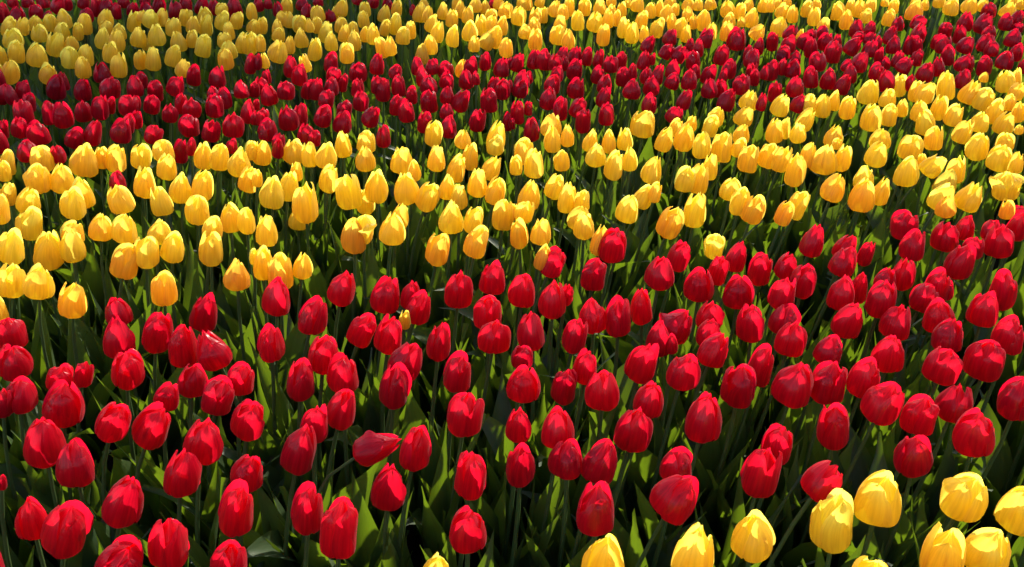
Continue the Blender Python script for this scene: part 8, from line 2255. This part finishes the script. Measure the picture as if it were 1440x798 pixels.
# an unseen poplar, added and sized to cast shade on the beds' far corner
def poplar(x, y, height):
    rg = random.Random(8)
    root = bpy.data.objects.new('added_shade_poplar', None)
    root.location = (x, y, 0)
    root['label'] = 'unseen slender poplar added beyond the beds to cast thin shade over their far corner'
    root['category'] = 'tree'
    C.objects.link(root)
    tm = Mesh()
    rows, uvs = [], []
    for j in range(9):
        t = j / 8
        r = .24 * (1 - t) ** .8 + .02
        rows.append([(r * math.cos(k * .785) + .1 * math.sin(3 * t), r * math.sin(k * .785), t * height * .93) for k in range(8)])
        uvs.append([(k / 8, t * 9) for k in range(8)])
    tm.grid(rows, uvs, closed=True)
    for k in range(46):
        z0 = height * rg.uniform(.16, .85)
        a, ln = rg.uniform(0, 6.28), rg.uniform(.8, 1.5)
        rows = []
        for t in (0, .5, 1):
            r = .045 * (1 - t) + .008
            c = Vector((math.cos(a) * ln * t * .7, math.sin(a) * ln * t * .7, z0 + ln * 1.3 * t ** 1.4))
            rows.append([(c.x + r * math.cos(i * 1.2566), c.y + r * math.sin(i * 1.2566), c.z) for i in range(5)])
        tm.grid(rows, [[(i / 5, t) for i in range(5)] for t in (0, 1, 2)], closed=True)
    link('trunk', tm.data('poplar trunk', [BARK]), root, Matrix())
    cm = Mesh()
    for k in range(3600):
        t = rg.random() ** .8
        z = height * (.14 + .86 * t)
        rr = 1.85 * min(1, t * 6) ** .5 * (1 - t ** 3) ** .6 * rg.uniform(.25, 1.05)
        a = rg.uniform(0, 6.28)
        c = Vector((rr * math.cos(a), rr * math.sin(a), z))
        u = Vector((rg.gauss(0, 1), rg.gauss(0, 1), rg.gauss(0, 1))).normalized()
        w = u.cross(Vector((rg.gauss(0, 1), rg.gauss(0, 1), rg.gauss(0, 1)))).normalized()
        L = rg.uniform(.09, .16)
        p = [c - u * L, c + w * L * .7 - u * L * .2, c + u * L, c - w * L * .7 - u * L * .2]
        b = len(cm.v)
        cm.v += [tuple(q) for q in p]
        cm.uv += [(.5, 0), (1, .4), (.5, 1), (0, .4)]
        cm.f.append((b, b + 1, b + 2, b + 3))
        cm.mi.append(0)
    link('crown', cm.data('poplar crown', [LEAF]), root, Matrix())
BARK = leaf_material('poplar bark', (.11, .09, .07), (.16, .13, .10), (.05, .04, .03), .0, .85)
poplar(8.88, 21.2, 12.6)

for line in BEYOND.split('\n'):
    col, x, y = line.split()
    x, y = float(x), float(y)
    base = (x + rng.uniform(-.01, .05), y + rng.uniform(-.03, .03), rng.uniform(.375, .41))
    ax = Vector((rng.uniform(-.05, .2), rng.uniform(-.1, .1), 1)).normalized()
    into_mass(col, (x, y), base, ax, rng.uniform(.021, .026), rng.uniform(.064, .075), rng.randrange(NB), rng)

for col, mat in (('R', RED), ('Y', YEL)):
    o = bpy.data.objects.new(WORD[col] + '_tulip_mass', mass[col].data(WORD[col] + '_tulip_mass', [mat, STEM, LEAF]))
    o['kind'] = 'stuff'
    o['label'] = 'remaining small %s tulips packed far back in the %s bands' % (WORD[col], WORD[col])
    o['category'] = WORD[col] + ' tulips'
    o.color = (.25, .5, .5, 1)
    C.objects.link(o)
